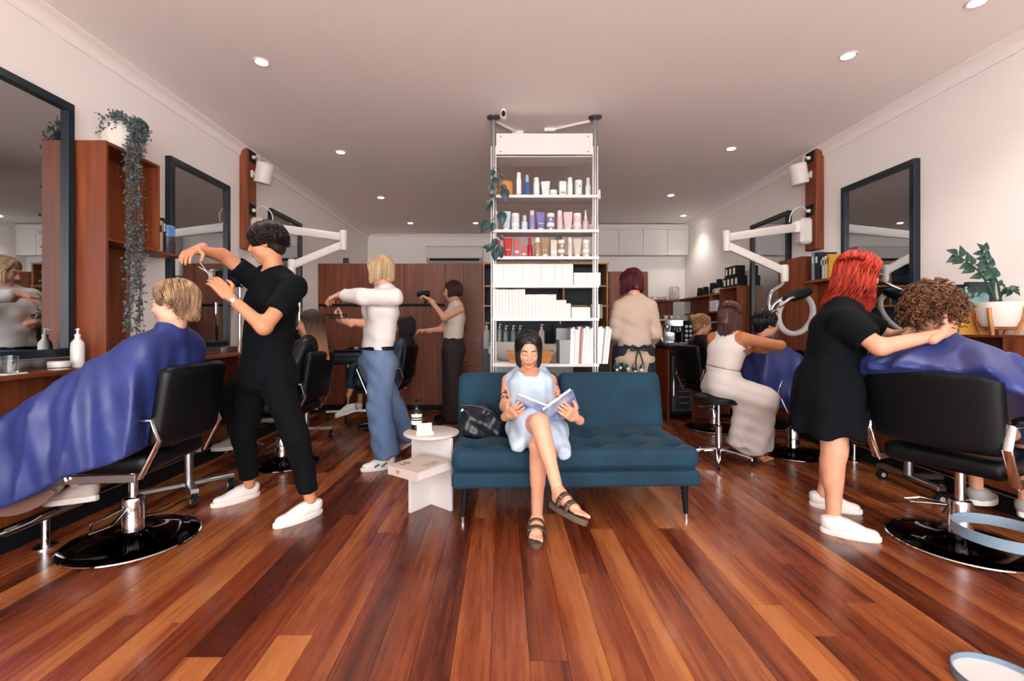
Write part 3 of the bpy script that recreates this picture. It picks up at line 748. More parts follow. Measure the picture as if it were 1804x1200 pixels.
# pump bottle and card holder on the tabletop
M_amber = mat('amber_glass', '#14100e', 0.08, coat=0.5); M_label = mat('label_paper', '#e8e4dd', 0.6)
def pump_bottle(loc, label, r=0.032, h=0.135, body=M_amber, lab=True, cap=M_blackm, group=None, name='pump_bottle', rot=0.6):
    t = thing(name, label, 'bottle', loc, rot, group)
    MB().lathe([(r * 0.9, 0), (r, 0.004), (r, h * 0.72), (r * 0.9, h * 0.82), (r * 0.45, h * 0.93), (r * 0.4, h)], 24).build('body', body, t)
    MB().lathe([(r * 0.46, h), (r * 0.46, h + r * 0.45), (r * 0.2, h + r * 0.5), (r * 0.14, h + r * 1.0), (r * 0.14, h + r * 1.2)], 16).build('collar', cap, t)
    MB().tube([(-r * 0.2, 0, h + r * 1.3), (r * 0.35, 0, h + r * 1.3), (r * 1.05, 0, h + r * 1.18)], [r * 0.24, r * 0.22, r * 0.12], 10).build('pump_head', cap, t)
    if lab:
        MB().lathe([(r * 1.01, h * 0.24), (r * 1.01, h * 0.72)], 24, capb=False, capt=False).build('label_band', M_label, t)
        for z in (0.42, 0.52): MB().lathe([(r * 1.02, h * z), (r * 1.02, h * (z + 0.06))], 24, capb=False, capt=False).build('label_stripe', M_blackm, t)
    return t
pump_bottle(tuple(FL(734, 756, 0.475)), 'dark pump bottle with white striped label on side table', 0.036, 0.145)
ch = thing('card_holder', 'small white card holder with a business card on side table', 'card holder', tuple(FL(748, 766, 0.475)), 0.35)
MB().box((-0.055, -0.02, 0), (0.055, 0.02, 0.012), 0.002).box((-0.055, -0.02, 0.012), (0.055, -0.015, 0.022), 0.001).build('base', M_white, ch)
MB().box((-0.048, -0.002, 0.0), (0.048, 0.0, 0.06), M=Matrix.Translation((0, 0, 0.012)) @ Matrix.Rotation(-0.25, 4, 'X')).build('card', M_page, ch)
# ================================================================ HYDRAULIC CHAIRS
def make_chair():
    t = thing('salon_chair', 'x', 'chair')
    MB().lathe([(0.29, 0.0), (0.305, 0.004), (0.307, 0.012), (0.295, 0.02), (0.2, 0.03), (0.09, 0.042), (0.06, 0.06)], 64).build('base_disc', mat('black_chrome', '#20262b', 0.06, 1.0), t)
    MB().lathe([(0.3065, 0.003), (0.311, 0.008), (0.3065, 0.014)], 64, capb=False, capt=False).build('rim', M_chrome, t)
    MB().lathe([(0.052, 0.045), (0.052, 0.22), (0.046, 0.235), (0.03, 0.24)], 24).build('pump_cylinder', M_chrome, t)
    MB().lathe([(0.022, 0.23), (0.022, 0.43)], 18).build('piston', M_chrome, t)
    MB().tube([(0, 0.05, 0.19), (-0.03, 0.2, 0.16), (0.02, 0.26, 0.15), (0.06, 0.2, 0.17), (0.02, 0.06, 0.19)], 0.006, 8).build('pump_lever', M_chrome, t)
    MB().lathe([(0.05, 0.395), (0.16, 0.42), (0.16, 0.43)], 20).build('seat_plate', M_blackm, t)
    solid('seat_cushion', Solid().box((0.01, 0, 0.475), (0.50, 0.50, 0.10), 0.04), 0.016, M_vinyl, t)
    S = Solid()
    for k in range(13):
        y = -0.228 + k * 0.038; x = -0.30 + 0.45 * y * y
        S.box((x - 0.02, y, 0.755), (0.072, 0.09, 0.40), 0.034, Matrix.Rotation(-0.15, 4, 'Y'), 0.03)
    solid('backrest', S, 0.014, M_vinyl, t)
    for s in (-1, 1):
        y = s * 0.275
        MB().tube([(-0.22, y, 0.42), (-0.31, y, 0.60), (-0.28, y, 0.70), (0.20, y, 0.70), (0.215, y, 0.69), (0.10, y, 0.42)], 0.011, 10, flat=((0, 1, 0), 1.9)).build('arm_frame', M_chrome, t)
        solid('arm_pad', Solid().box((-0.03, y, 0.716), (0.36, 0.055, 0.03), 0.012), 0.011, M_vinyl, t)
        MB().box((-0.2, y - 0.006, 0.40), (0.12, y + 0.006, 0.44), 0.003).build('side_plate', M_alu, t)
    return t
chair0 = make_chair()
CH = [((-2.0, 2.46), PI + 0.08, 'black vinyl hydraulic chair under the blond client with the blue cape'),
      ((-1.88, 3.88), PI + 0.02, 'black vinyl hydraulic chair under client with long straight hair'),
      ((-1.40, 5.35), PI - 0.05, 'black vinyl hydraulic chair under the client with dark bob near timber cupboards'),
      ((2.44, 2.42), 0.42, 'black vinyl hydraulic chair under curly-haired client'),
      ((2.66, 4.16), 0.0, 'black vinyl hydraulic chair under client with clipped-up dark hair'),
      ((2.42, 5.2), 0.1, 'black vinyl hydraulic chair beside the coffee counter and fridge')]
for i, (xy, a, lb) in enumerate(CH):
    place(chair0 if i == 0 else copy_tree(chair0), (xy[0], xy[1], 0), a, lb, 'hydraulic salon chairs')
# footrest posts near the left and right walls
def footrest(px, py, label):
    p = FL(px, py); t = thing('footrest', label, 'footrest', tuple(p))
    MB().lathe([(0.05, 0.0), (0.05, 0.006), (0.02, 0.01)], 24).build('flange', M_chrome, t)
    MB().lathe([(0.019, 0.008), (0.019, 0.15)], 16).build('post', M_chrome, t)
    MB().tube([(0, -0.2, 0.16), (0, 0.2, 0.16)], 0.019, 12).build('foot_bar', M_chrome, t)
footrest(80, 964, 'chrome floor footrest under sneakers of the blond client')
footrest(430, 811, 'chrome floor footrest behind legs of the man in black')
footrest(1505, 812, 'chrome floor footrest near red-haired stylist')
# ================================================================ TROLLEYS
def make_trolley():
    t = thing('salon_trolley', 'x', 'trolley')
    MB().lathe([(0.027, 0.1), (0.027, 0.72)], 20).build('column', M_alu, t)
    MB().box((-0.27, -0.028, 0.085), (0.27, 0.028, 0.115), 0.006).build('base_bar', M_alu, t)
    MB().box((-0.028, -0.22, 0.085), (0.028, 0.028, 0.115), 0.006).build('base_bar', M_alu, t)
    for x, y in ((-0.25, 0), (0.25, 0), (0, -0.2)):
        c = MB().box((x - 0.012, y - 0.02, 0.03), (x + 0.012, y + 0.012, 0.09), 0.004).build('caster', M_blackm, t)
        Mw = frame((x, y, 0.034), z=(1, 0, 0), x=(0, 1, 0))
        MB().lathe([(0.03, -0.02), (0.034, -0.017), (0.034, -0.006), (0.03, -0.003)], 20, M=Mw).lathe([(0.03, 0.003), (0.034, 0.006), (0.034, 0.017), (0.03, 0.02)], 20, M=Mw).build('wheel', M_rubber, c)
        MB().lathe([(0.017, -0.0215), (0.017, 0.0215)], 14, M=Mw).build('hub', M_white, c)
    MB().box((-0.17, -0.15, 0.70), (0.17, 0.15, 0.86), 0.012).build('drawer_box', M_blackm, t)
    MB().box((-0.18, -0.16, 0.86), (0.18, 0.16, 0.88), 0.006).build('top_tray', M_blackm, t)
    for z in (0.74, 0.80): MB().box((-0.16, -0.154, z), (0.16, -0.15, z + 0.045), 0.002).build('drawer', mat('black_gloss', '#161d23', 0.25), t)
    return t
tr0 = make_trolley()
TR = [((-2.12, 3.07), 0.75, 'aluminium trolley with black trays behind the blue cape and black chair back'),
      ((-2.05, 4.75), 0.1, 'aluminium trolley between long-haired client and jeans stylist'),
      ((-1.95, 5.75), 0.2, 'aluminium trolley with brush-filled black trays near timber cupboards'),
      ((2.88, 3.22), 1.5, 'aluminium trolley behind curly-haired client and red-haired stylist')]
for i, (xy, a, lb) in enumerate(TR):
    place(tr0 if i == 0 else copy_tree(tr0), (xy[0], xy[1], 0), a, lb, 'rolling salon trolleys')
t = thing('brush', 'red-handled hair brush lying on the black trolley tray', 'brush', (-1.97, 5.72, 0.88), 0.5)
MB().tube([(-0.1, 0, 0.012), (0.02, 0, 0.012)], 0.01, 8).build('handle', mat('red_plastic', '#a3262a', 0.4), t)
MB().tube([(0.02, 0, 0.016), (0.1, 0, 0.016)], 0.016, 10).build('bristles', M_blackm, t)
t = thing('hair_clip_dish', 'small white dish of clips on the black trolley tray', 'dish', (-1.88, 5.8, 0.88))
MB().lathe([(0.03, 0), (0.045, 0.025), (0.04, 0.025), (0.028, 0.005)], 20).build('dish', M_white, t)
# ================================================================ STOOL of the woman in white
p = FL(1266, 812); STX = p
t = thing('rolling_stool', 'round black rolling stool under the woman in white', 'stool', tuple(p))
solid('seat', Solid().ell((0, 0, 0.545), (0.205, 0.205, 0.05), k=0.0).plane((0, 0, 0.53), (0, 0, -1)), 0.012, M_vinyl, t)
MB().lathe([(0.195, 0.512), (0.203, 0.52), (0.2, 0.54)], 32).build('seat_rim', M_blackm, t)
MB().lathe([(0.026, 0.07), (0.026, 0.30), (0.014, 0.31), (0.014, 0.515)], 18).build('gas_column', M_chrome, t)
for k in range(5):
    a = k / 5 * 2 * PI + 0.5; dx, dy = math.cos(a), math.sin(a)
    lg = MB().tube([(dx * 0.02, dy * 0.02, 0.10), (dx * 0.15, dy * 0.15, 0.085), (dx * 0.26, dy * 0.26, 0.065)], [0.017, 0.016, 0.012], 10).build('leg', M_chrome, t)
    MB().lathe([(0.024, -0.012), (0.026, -0.006), (0.026, 0.006), (0.024, 0.012)], 16, M=frame((dx * 0.265, dy * 0.265, 0.026), z=(-dy, dx, 0), x=(dx, dy, 0))).build('caster', M_rubber, lg)
    MB().lathe([(0.008, 0.03), (0.008, 0.07)], 8, c=(dx * 0.262, dy * 0.262, 0)).build('caster_stem', M_chrome, lg)
MB().tube([(-0.02, 0, 0.49), (-0.12, -0.06, 0.485), (-0.2, -0.05, 0.48)], 0.006, 8).build('lever', M_chrome, t)
# ================================================================ blue-grey plant stand in the corner
t = thing('hoop_stand', 'blue-grey metal hoop stand with open top ring and white base tray', 'stand', (1.60, 1.45, 0))
M_bg = mat('powder_blue_grey', '#6f8698', 0.4)
def band(r, z0, z1, th=0.004): return MB().lathe([(r, z0), (r, z1), (r - th, z1), (r - th, z0), (r, z0)], 48, capb=False, capt=False)
band(0.122, 0.478, 0.512).build('top_ring', M_bg, t)
band(0.122, 0.004, 0.03).build('base_ring', M_bg, t)
MB().lathe([(0.118, 0.0), (0.118, 0.012)], 48).build('base_tray', M_white, t)
MB().box((0.1185, -0.02, 0.0), (0.1235, 0.02, 0.512), 0.001).build('upright', M_bg, t)
# ================================================================ FREE-STANDING WHITE DISPLAY SHELVING
YS = 3.83
su = thing('display_shelving', 'floor-to-ceiling white metal shelving on two aluminium poles behind sofa', 'shelf unit', (0.36, YS + 0.12, 0))
px2x = lambda px, d: (px - VX) * d / F
xa, xb = px2x(869.5, YS), px2x(1048.5, YS)
for x in (xa, xb):
    MB().lathe([(0.0165, 0), (0.0165, ZC - 0.012)], 18, c=(x, YS, 0)).build('pole', M_alu, su, w=True)
    for k in (-1, 1): bx('pole_track', (x + k * 0.019 - 0.004, YS - 0.012, 0.05), (x + k * 0.019 + 0.004, YS + 0.012, ZC - 0.25), M_white, su, 0.001)
    MB().lathe([(0.016, -0.03), (0.03, -0.02), (0.055, -0.008), (0.057, 0.0)], 28, c=(x, YS, ZC)).build('ceiling_flange', M_grey, su, w=True)
    MB().lathe([(0.04, 0), (0.04, 0.008), (0.017, 0.012)], 20, c=(x, YS, 0)).build('floor_foot', M_grey, su, w=True)
zs = lambda py, d=YS: H - (py - VY) * d / F
bx('top_fascia', (xa + 0.022, YS - 0.012, zs(273)), (xb - 0.022, YS + 0.004, zs(236)), M_white, su, 0.002)
for x in (xa + 0.06, xb - 0.06):
    for z in (zs(242), zs(268)): MB().lathe([(0.006, -0.015), (0.006, -0.012)], 8, M=frame((x, YS, z), z=(0, 1, 0), x=(1, 0, 0))).build('screw', M_grey, su, w=True)
bx('top_shelf', (xa + 0.022, YS - 0.01, zs(276) - 0.006), (xb - 0.022, YS + 0.21, zs(276)), M_white, su, 0.001)
SH = {}
for i, py in enumerate((346, 406.5, 453.5, 503, 561, 641)):
    z = zs(py); SH[i + 1] = z; dp = 0.22 if i < 4 else 0.30
    bx('shelf', (xa - 0.012, YS - 0.04, z - 0.022), (xb + 0.025, YS - 0.036, z + 0.003), M_white, su, 0.001)
    bx('shelf', (xa - 0.012, YS - 0.036, z - 0.008), (xb + 0.025, YS + dp, z), M_white, su, 0.001)
    for x in (xa - 0.012, xb + 0.025): bx('bracket', (x - 0.002, YS + 0.0, z - 0.05), (x + 0.002, YS + dp, z + 0.035), M_white, su, 0.0005)
YI = 3.925  # depth line of the goods
def prod_pos(px, sh): return (px2x(px, YI), YI, SH[sh])
def metre(p): return p * YI / F
def lathe_part(prof, nm, m, t, sx=1, sy=1, n=16):
    o = MB().lathe([(r, z) for r, z in prof], n, M=Matrix.Diagonal((sx, sy, 1, 1))).build(nm, m, t); return o
M_silver = mat('silver_cap', '#b9b1a8', 0.25, 0.8)
def product(px, sh, kind, wpx, hpx, col, lbl, capc='#e9e4df', group=None):
    m = mat('prod_' + col, col, 0.38, noise=0.02); cm = mat('prod_' + capc, capc, 0.35)
    w, h = metre(wpx), metre(hpx); r = w / 2
    t = thing(kind, lbl, {'squeeze_tube': 'tube', 'cosmetic_box': 'box', 'cream_jar': 'jar', 'plant_pot': 'pot'}.get(kind, 'bottle'), prod_pos(px, sh), RN.uniform(-0.15, 0.15), group or 'hair products on the display shelves')
    if kind == 'squeeze_tube':
        rings = []
        for k in range(7):
            f = k / 6; a = r * (0.78 + 0.22 * f); b = r * 0.62 * (1 - f) + 0.0025
            rings.append([(a * math.cos(q / 16 * 2 * PI), b * math.sin(q / 16 * 2 * PI), h * (0.22 + 0.78 * f)) for q in range(16)])
        MB().loft(rings).build('body', m, t)
        lathe_part([(r * 0.62, 0), (r * 0.64, 0.002), (r * 0.64, h * 0.22)], 'cap', cm, t, 1, 0.85)
        MB().box((-r * 0.55, -r * 0.62, h * 0.42), (r * 0.55, -r * 0.55, h * 0.44)).build('print_line', M_label, t)
    elif kind == 'cosmetic_box':
        MB().box((-r, -r * 0.8, 0), (r, r * 0.8, h), 0.0012).build('carton', m, t)
        MB().box((-r * 0.7, -r * 0.8 - 0.0006, h * 0.3), (r * 0.7, -r * 0.8, h * 0.42)).build('print_line', M_label if col.startswith('#b') or col.startswith('#c2') else M_silver, t)
    elif kind == 'cream_jar':
        for q in ((0, 1) if hpx > 24 else (0,)):
            hh = h / 2 if hpx > 24 else h; z0 = q * hh
            lathe_part([(r * 0.92, z0), (r, z0 + 0.004), (r, z0 + hh * 0.6)], 'body', m, t)
            lathe_part([(r * 1.0, z0 + hh * 0.62), (r * 1.0, z0 + hh * 0.97), (r * 0.95, z0 + hh)], 'lid', cm, t)
            MB().box((-0.006, -r - 0.001, z0 + hh * 0.22), (0.006, -r * 0.97, z0 + hh * 0.45)).build('badge', M_silver, t)
    elif kind == 'spray_bottle':
        lathe_part([(r * 0.93, 0), (r, 0.004), (r, h * 0.62), (r * 0.6, h * 0.7)], 'body', m, t)
        lathe_part([(r * 0.62, h * 0.7), (r * 0.6, h * 0.97), (r * 0.5, h)], 'cap', cm, t)
    elif kind == 'dropper_bottle':
        lathe_part([(r * 0.93, 0), (r, 0.004), (r, h * 0.5), (r * 0.4, h * 0.58)], 'body', m, t)
        lathe_part([(r * 0.42, h * 0.58), (r * 0.42, h * 0.75)], 'collar', cm, t)
        lathe_part([(r * 0.3, h * 0.75), (r * 0.22, h * 0.97), (r * 0.12, h)], 'bulb', M_label, t)
    else:
        lathe_part([(r * 0.93, 0), (r, 0.004), (r, h * 0.74), (r * 0.85, h * 0.78)], 'body', m, t)
        lathe_part([(r * 0.82, h * 0.78), (r * 0.82, h * 0.98), (r * 0.75, h)], 'cap', cm, t)
        lathe_part([(r * 0.95, h * 0.16), (r * 1.01, h * 0.165), (r * 1.01, h * 0.19), (r * 0.95, h * 0.195)], 'band', M_silver, t)
    return t
PR = [ # shelf 1
 (914, 1, 'tall_bottle', 9, 47, '#ecebe9', 'tallest slim white bottle beside the orange pot'),
 (928.7, 1, 'spray_bottle', 9, 43, '#2f5fa8', 'clear blue-printed spray bottle on the upper goods shelf', '#9fb9d8'),
 (945, 1, 'tall_bottle', 11, 38, '#d9e3e2', 'pale mint bottle next to blue-printed spray bottle'),
 (961, 1, 'squeeze_tube', 16, 32, '#d5dfe0', 'pale mint squeeze tube on the upper goods shelf'),
 (975, 1, 'cream_jar', 13, 16, '#d9dfe0', 'small single pale jar on the upper goods shelf'),
 (990.7, 1, 'cosmetic_box', 12, 31, '#d5dedd', 'plain pale mint carton on the upper goods shelf'),
 (1004, 1, 'tall_bottle', 10, 38, '#d2e0de', 'mint bottle between pale carton and stacked mint jars'),
 (1019, 1, 'cream_jar', 13, 33, '#d4dedc', 'two stacked pale mint jars on the upper goods shelf'),
 (1036, 1, 'spray_bottle', 10, 38, '#d9dfde', 'pale spray bottle beside the small end carton'),
 (1050.7, 1, 'cosmetic_box', 12, 16, '#e0e3e2', 'small low pale carton at the end of the upper goods shelf'),
 # shelf 2
 (874, 2, 'tall_bottle', 8, 38, '#c9d6e2', 'pale blue bottle half hidden by trailing leaves'),
 (892, 2, 'squeeze_tube', 16, 38, '#c6d3de', 'pale blue squeeze tube on the middle goods shelf'),
 (908, 2, 'cream_jar', 14, 34, '#cbd5e2', 'two stacked pale blue jars'),
 (924, 2, 'spray_bottle', 11, 31, '#bccbe0', 'short light blue bottle with beige cap', '#d6c6bd'),
 (937.5, 2, 'tall_bottle', 10, 39, '#8d88b4', 'lavender bottle with silver cap', '#cfc9c6'),
 (952.5, 2, 'squeeze_tube', 16, 37, '#7a76ad', 'purple squeeze tube'),
 (970, 2, 'cream_jar', 14, 34, '#837fae', 'two stacked purple jars'),
 (986, 2, 'tall_bottle', 10, 39, '#d8b9bd', 'pink bottle beside stacked purple jars'),
 (1000.5, 2, 'squeeze_tube', 16, 37, '#dcbcbd', 'pink squeeze tube'),
 (1017, 2, 'cream_jar', 14, 34, '#dcbfc4', 'two stacked pink jars'),
 (1031.6, 2, 'dropper_bottle', 11, 40, '#d5aeb7', 'pink dropper bottle'),
 (1044, 2, 'dropper_bottle', 10, 30, '#eadcd8', 'small white dropper bottle at the shelf end'),
 # shelf 3
 (879, 3, 'spray_bottle', 8, 33, '#c4302f', 'red bottle behind trailing leaves', '#d8423b'),
 (894.5, 3, 'squeeze_tube', 16, 37, '#c23a33', 'red squeeze tube', '#c23a33'),
 (910, 3, 'cosmetic_box', 9, 34, '#b93634', 'tall slim red carton'),
 (923, 3, 'cosmetic_box', 8, 23, '#bb3836', 'short red carton'),
 (933.5, 3, 'spray_bottle', 9, 37, '#a8202a', 'dark red spray bottle', '#b52a30'),
 (946.7, 3, 'tall_bottle', 11, 37, '#a98a68', 'gold bottle with white cap'),
 (960, 3, 'squeeze_tube', 15, 36, '#a38263', 'gold brown squeeze tube'),
 (975, 3, 'cosmetic_box', 11, 33, '#cdbfae', 'beige carton between gold tube and brown jars'),
 (988.7, 3, 'cream_jar', 13, 33, '#9c8468', 'two stacked brown jars'),
 (1004, 3, 'tall_bottle', 9, 37, '#cfc3b4', 'slim beige bottle'),
 (1017, 3, 'squeeze_tube', 15, 36, '#c9bdb1', 'pale beige squeeze tube'),
 (1032.7, 3, 'cream_jar', 14, 33, '#cfc6ba', 'two stacked pale beige jars'),
 (1049, 3, 'tall_bottle', 9, 36, '#dad5cf', 'white bottle at the end of the red and beige shelf')]
for q in PR:
    lb = q[6] if len(q[6].split()) > 5 else q[6] + (' on the middle goods shelf' if q[1] == 2 else ' on the lower goods shelf')
    product(q[0], q[1], q[2], q[3], q[4], q[5], lb, q[7] if len(q) > 7 else '#e9e4df')
t = thing('plant_pot', 'orange wooden pot on the upper goods shelf with trailing plant', 'pot', prod_pos(890, 1))
M_orange = mat('orange_wood', '#cf8a45', 0.45, noise=0.12, nscale=10)
MB().lathe([(0.055, 0), (0.064, 0.006), (0.066, 0.14), (0.06, 0.148), (0.052, 0.148), (0.05, 0.06)], 32, capt=True).build('pot', M_orange, t)
# trailing plant over the left pole
M_leafd = mat('dark_leaf', '#27454a', 0.4, col2='#1a3036', nscale=14); M_stem = mat('stem', '#3c4a44', 0.6)
tp = thing('trailing_vine', 'dark-leaved trailing vine hanging over the left aluminium pole', 'plant', tuple(P(871, 345, 3.80)))
MB().tube(spline([P(890, 318, 3.9), P(876, 298, 3.84), P(868, 300, 3.79), P(873, 340, 3.77), P(871, 380, 3.77), P(866, 400, 3.77), P(872, 450, 3.77)], 7), 0.0035, 6).build('stem', M_stem, tp, w=True)
def leaf_mesh():
    vs = []; fs = []; n = 8
    for i in range(n + 1):
        f = i / n; wd = 0.36 * math.sin(PI * min(1, f * 1.02) ** 0.75) * (1 - 0.25 * f) + 0.005
        for k in (-1, -0.5, 0, 0.5, 1): vs.append((wd * k, f, 0.16 * abs(k) * wd * 2 - 0.25 * f * f))
    for i in range(n):
        for k in range(4): a = i * 5 + k; fs.append((a, a + 1, a + 6, a + 5))
    return vs, fs
lv, lf = leaf_mesh()
_l = MB().add(lv, lf).build('leaf', M_leafd, tp); LEAF = _l.data; bpy.data.objects.remove(_l)
def add_leaf(parent, pos, d, up, size, m=None, w=True, mesh=None):
    o = bpy.data.objects.new('leaf', mesh or LEAF); COL.objects.link(o); o.parent = parent
    Mx = frame(V(pos) - (root_of(parent).location if w else V((0, 0, 0))), y=d, z=up) @ Matrix.Scale(size, 4)
    o.matrix_local = Mx; return o
for px, py, dx, dz, sz in ((872, 300, -.6, -.6, .07), (880, 306, .5, -.5, .06), (873, 312, -.1, -1, .11), (868, 325, -.5, -.9, .07), (888, 332, .15, -1, .12), (884, 325, .5, -.8, .08), (866, 352, -.5, -.8, .1), (872, 345, -.6, .1, .06), (883, 372, .1, -1, .13), (860, 388, -.5, -.9, .12), (870, 392, -.2, -1, .08), (874, 420, -.3, -.9, .09), (868, 430, -.6, -.7, .09), (878, 432, .3, -1, .12), (872, 440, 0, -1, .1), (880, 415, .6, -.6, .06), (862, 436, -.7, .1, .06)):
    add_leaf(tp, P(px, py, 3.76), V((dx, RN.uniform(-.2, .1), dz)), V((RN.uniform(-.3, .3), -1, 0.2)), sz)
# white cartons on shelf 4 and 5
def carton(px0, px1, py0, py1, sh, lb, m=mat('carton_white', '#dad7d5', 0.5), depth=0.2, name='carton', cat='box', grp='white cartons on the display shelves', lift=0.0, back=0.0):
    d = YS + 0.005 + back
    x0, x1 = px2x(px0, YS), px2x(px1, YS); h = (py1 - py0) * YS / F
    t = MB().box((-(x1 - x0) / 2 + 0.0004, 0, 0), ((x1 - x0) / 2 - 0.0004, depth, h), 0.001).build(name, m)
    t.location = ((x0 + x1) / 2, d - 0.03, SH[sh] + lift)
    tag(t, lb, cat, grp)
    return t
e4 = [868, 887, 906, 920, 934, 953, 977, 990, 1009]
for a, b in zip(e4, e4[1:]): carton(a, b, 466, 503, 4, 'plain square white carton in the packed upper row of cartons')
for a, b in ((1010, 1033), (1033, 1057)): carton(a, b, 481, 503, 4, 'lower plain white carton at the end of the upper carton row')
def slim(a, b, n, top, lb):
    for k in range(n): carton(a + (b - a) * k / n, a + (b - a) * (k + 1) / n, top + RN.uniform(0, .6), 561, 5, lb)
slim(868, 925, 10, 510, 'slim white carton of the tallest set in the lower carton row')
slim(925, 979.5, 9, 519, 'slim white carton of the second tallest set in the lower carton row')
slim(979.5, 997, 3, 528.5, 'slim white carton of the shorter third set in the lower carton row')
carton(997, 1005, 535, 561, 5, 'small white carton at the low end of the stepped row')
carton(1006, 1039, 551.5, 561, 5, 'flat white carton lying under another one')
carton(1006, 1039, 541.5, 551.5, 5, 'flat white carton lying on top of another one', lift=9.5 * YS / F)
M_brown = mat('brown_cover', '#6d6258', 0.5)
for a, b, m, lb in ((1041, 1045, M_brown, 'thin brown book beside the flat white cartons'), (1045, 1049, mat('tan_cover', '#8f8574', 0.5), 'thin tan book beside the flat white cartons'), (1050.5, 1057, M_white, 'white book in front of the right pole'), (1057, 1062, M_brown, 'brown book at the very end of the lower carton row')):
    carton(a, b, 536, 561, 5, lb, m, 0.17, 'book', 'book', 'books on the carton shelf', back=0.03)
# bottom shelf: planter tray, magazine file, magazines
t = thing('wooden_tray', 'boat-shaped light wooden tray behind head of the reading woman', 'tray', (px2x(933, YI), YI, SH[6]))
M_lwood = wood('light_tray_wood', '#8a5528', '#b5763c', '#cb914f', 0, 0.5)
def tr_ring(w, d, z): return [(-w, -d, z), (w, -d, z), (w, d, z), (-w, d, z)]
MB().loft([tr_ring(0.165, 0.06, 0), tr_ring(0.205, 0.085, 0.105), tr_ring(0.195, 0.075, 0.105), tr_ring(0.16, 0.055, 0.01)], cap=(True, True)).build('tray', M_lwood, t, smooth=False)
bxm = mat('file_grey', '#8f9498', 0.45)
t = thing('magazine_file', 'grey metal magazine file on the bottom display shelf', 'magazine file', (px2x(996, YI), YI, SH[6]))
MB().box((-0.065, -0.09, 0), (-0.06, 0.12, 0.2), 0.001).box((0.06, -0.09, 0), (0.065, 0.12, 0.2), 0.001).box((-0.065, 0.115, 0), (0.065, 0.12, 0.3), 0.001).box((-0.065, -0.09, 0), (0.065, -0.085, 0.2), 0.001).box((-0.065, -0.09, 0), (0.065, 0.12, 0.004)).build('shell', bxm, t)
MC = ['#ecebea', '#e5e3e2', '#c9c7c6', '#eeeeee', '#e6e3e1', '#e8e6e3', '#8c9298', '#f0efee', '#dfd4c8', '#eaeaea', '#cfd3d6', '#f2f1f0']
for k in range(22):
    px = 1004 + k * 3.05; hgt = (0.305 + 0.012 * math.sin(k * 1.7)) * (1 if k > 3 else 0.97)
    t = thing('magazine', ('red-spined magazine among the pale ones on the bottom shelf' if k == 5 else 'grey-spined thin magazine in the packed row on the bottom shelf' if k % 12 in (2, 6) else 'pale-spined thin magazine in the packed row on the bottom shelf'), 'magazine', (px2x(px, YS), YS + 0.0, SH[6]), 0, 'magazines on the bottom display shelf')
    Mt = Matrix.Rotation(0.03 + 0.0035 * k, 4, 'Y')
    MB().box((0, 0, 0), (0.0125, 0.225, hgt), 0.001, Mt).build('pages', M_page, t)
    MB().box((-0.0008, -0.002, 0), (0.0133, 0.002, hgt + 0.002), 0.0004, Mt).build('spine', mat('mag' + (MC[k % 12] if k != 5 else '#b23a3c'), MC[k % 12] if k != 5 else '#b23a3c', 0.4), t)
for k in range(3):
    o = MB().cbox((0, 0, 0.003), (0.13, 0.18, 0.004), 0.001).build('leaflet', M_page); o.location = (px2x(884, YI), YI - 0.03, SH[6] + k * 0.0045); o.rotation_euler = (0, 0, 0.1 - k * 0.12)
    tag(o, 'loose paper leaflet lying in a thin pile beside wooden tray', 'leaflet', 'leaflets on the bottom display shelf')
# things on the ceiling by the shelving
def at_ceiling(px, py): return P(px, py, F * (ZC - H) / (VY - py))
t = thing('security_camera', 'small white security camera with black lens on ceiling by the pole', 'camera', (px2x(887, 3.67), 3.67, ZC))
p = P(887, 203, 3.67)
MB().box((p.x - 0.022, p.y - 0.035, p.z - 0.035), (p.x + 0.022, p.y + 0.035, p.z + 0.045), 0.014).build('body', M_white, t, w=True)
MB().lathe([(0.014, 0), (0.016, 0.002), (0.014, 0.004)], 16, M=frame((p.x, p.y - 0.035, p.z - 0.004), z=(0, -1, 0), x=(1, 0, 0)) @ Matrix.Diagonal((1, 1.6, 1, 1))).build('lens', M_blackm, t, w=True)
MB().tube([(p.x, p.y, p.z + 0.03), (p.x, p.y + 0.03, ZC)], 0.012, 8).build('mount', M_white, t, w=True)
for a, b, lb in (((872, 212), (912, 233), 'thin white cable conduit running from the left pole on ceiling'), ((1040, 212), (968, 228), 'thin white cable conduit running from the right pole on ceiling')):
    pa_, pb_ = at_ceiling(*a), at_ceiling(*b)
    t = thing('cable_conduit', lb, 'conduit', tuple((pa_ + pb_) / 2))
    MB().tube([pa_ + V((0, 0, -0.008)), pb_ + V((0, 0, -0.008))], 0.011, 8).build('conduit', M_white, t, w=True)
    MB().box((pb_.x - 0.05, pb_.y - 0.035, ZC - 0.03), (pb_.x + 0.05, pb_.y + 0.035, ZC), 0.003).build('junction_box', M_white, t, w=True)
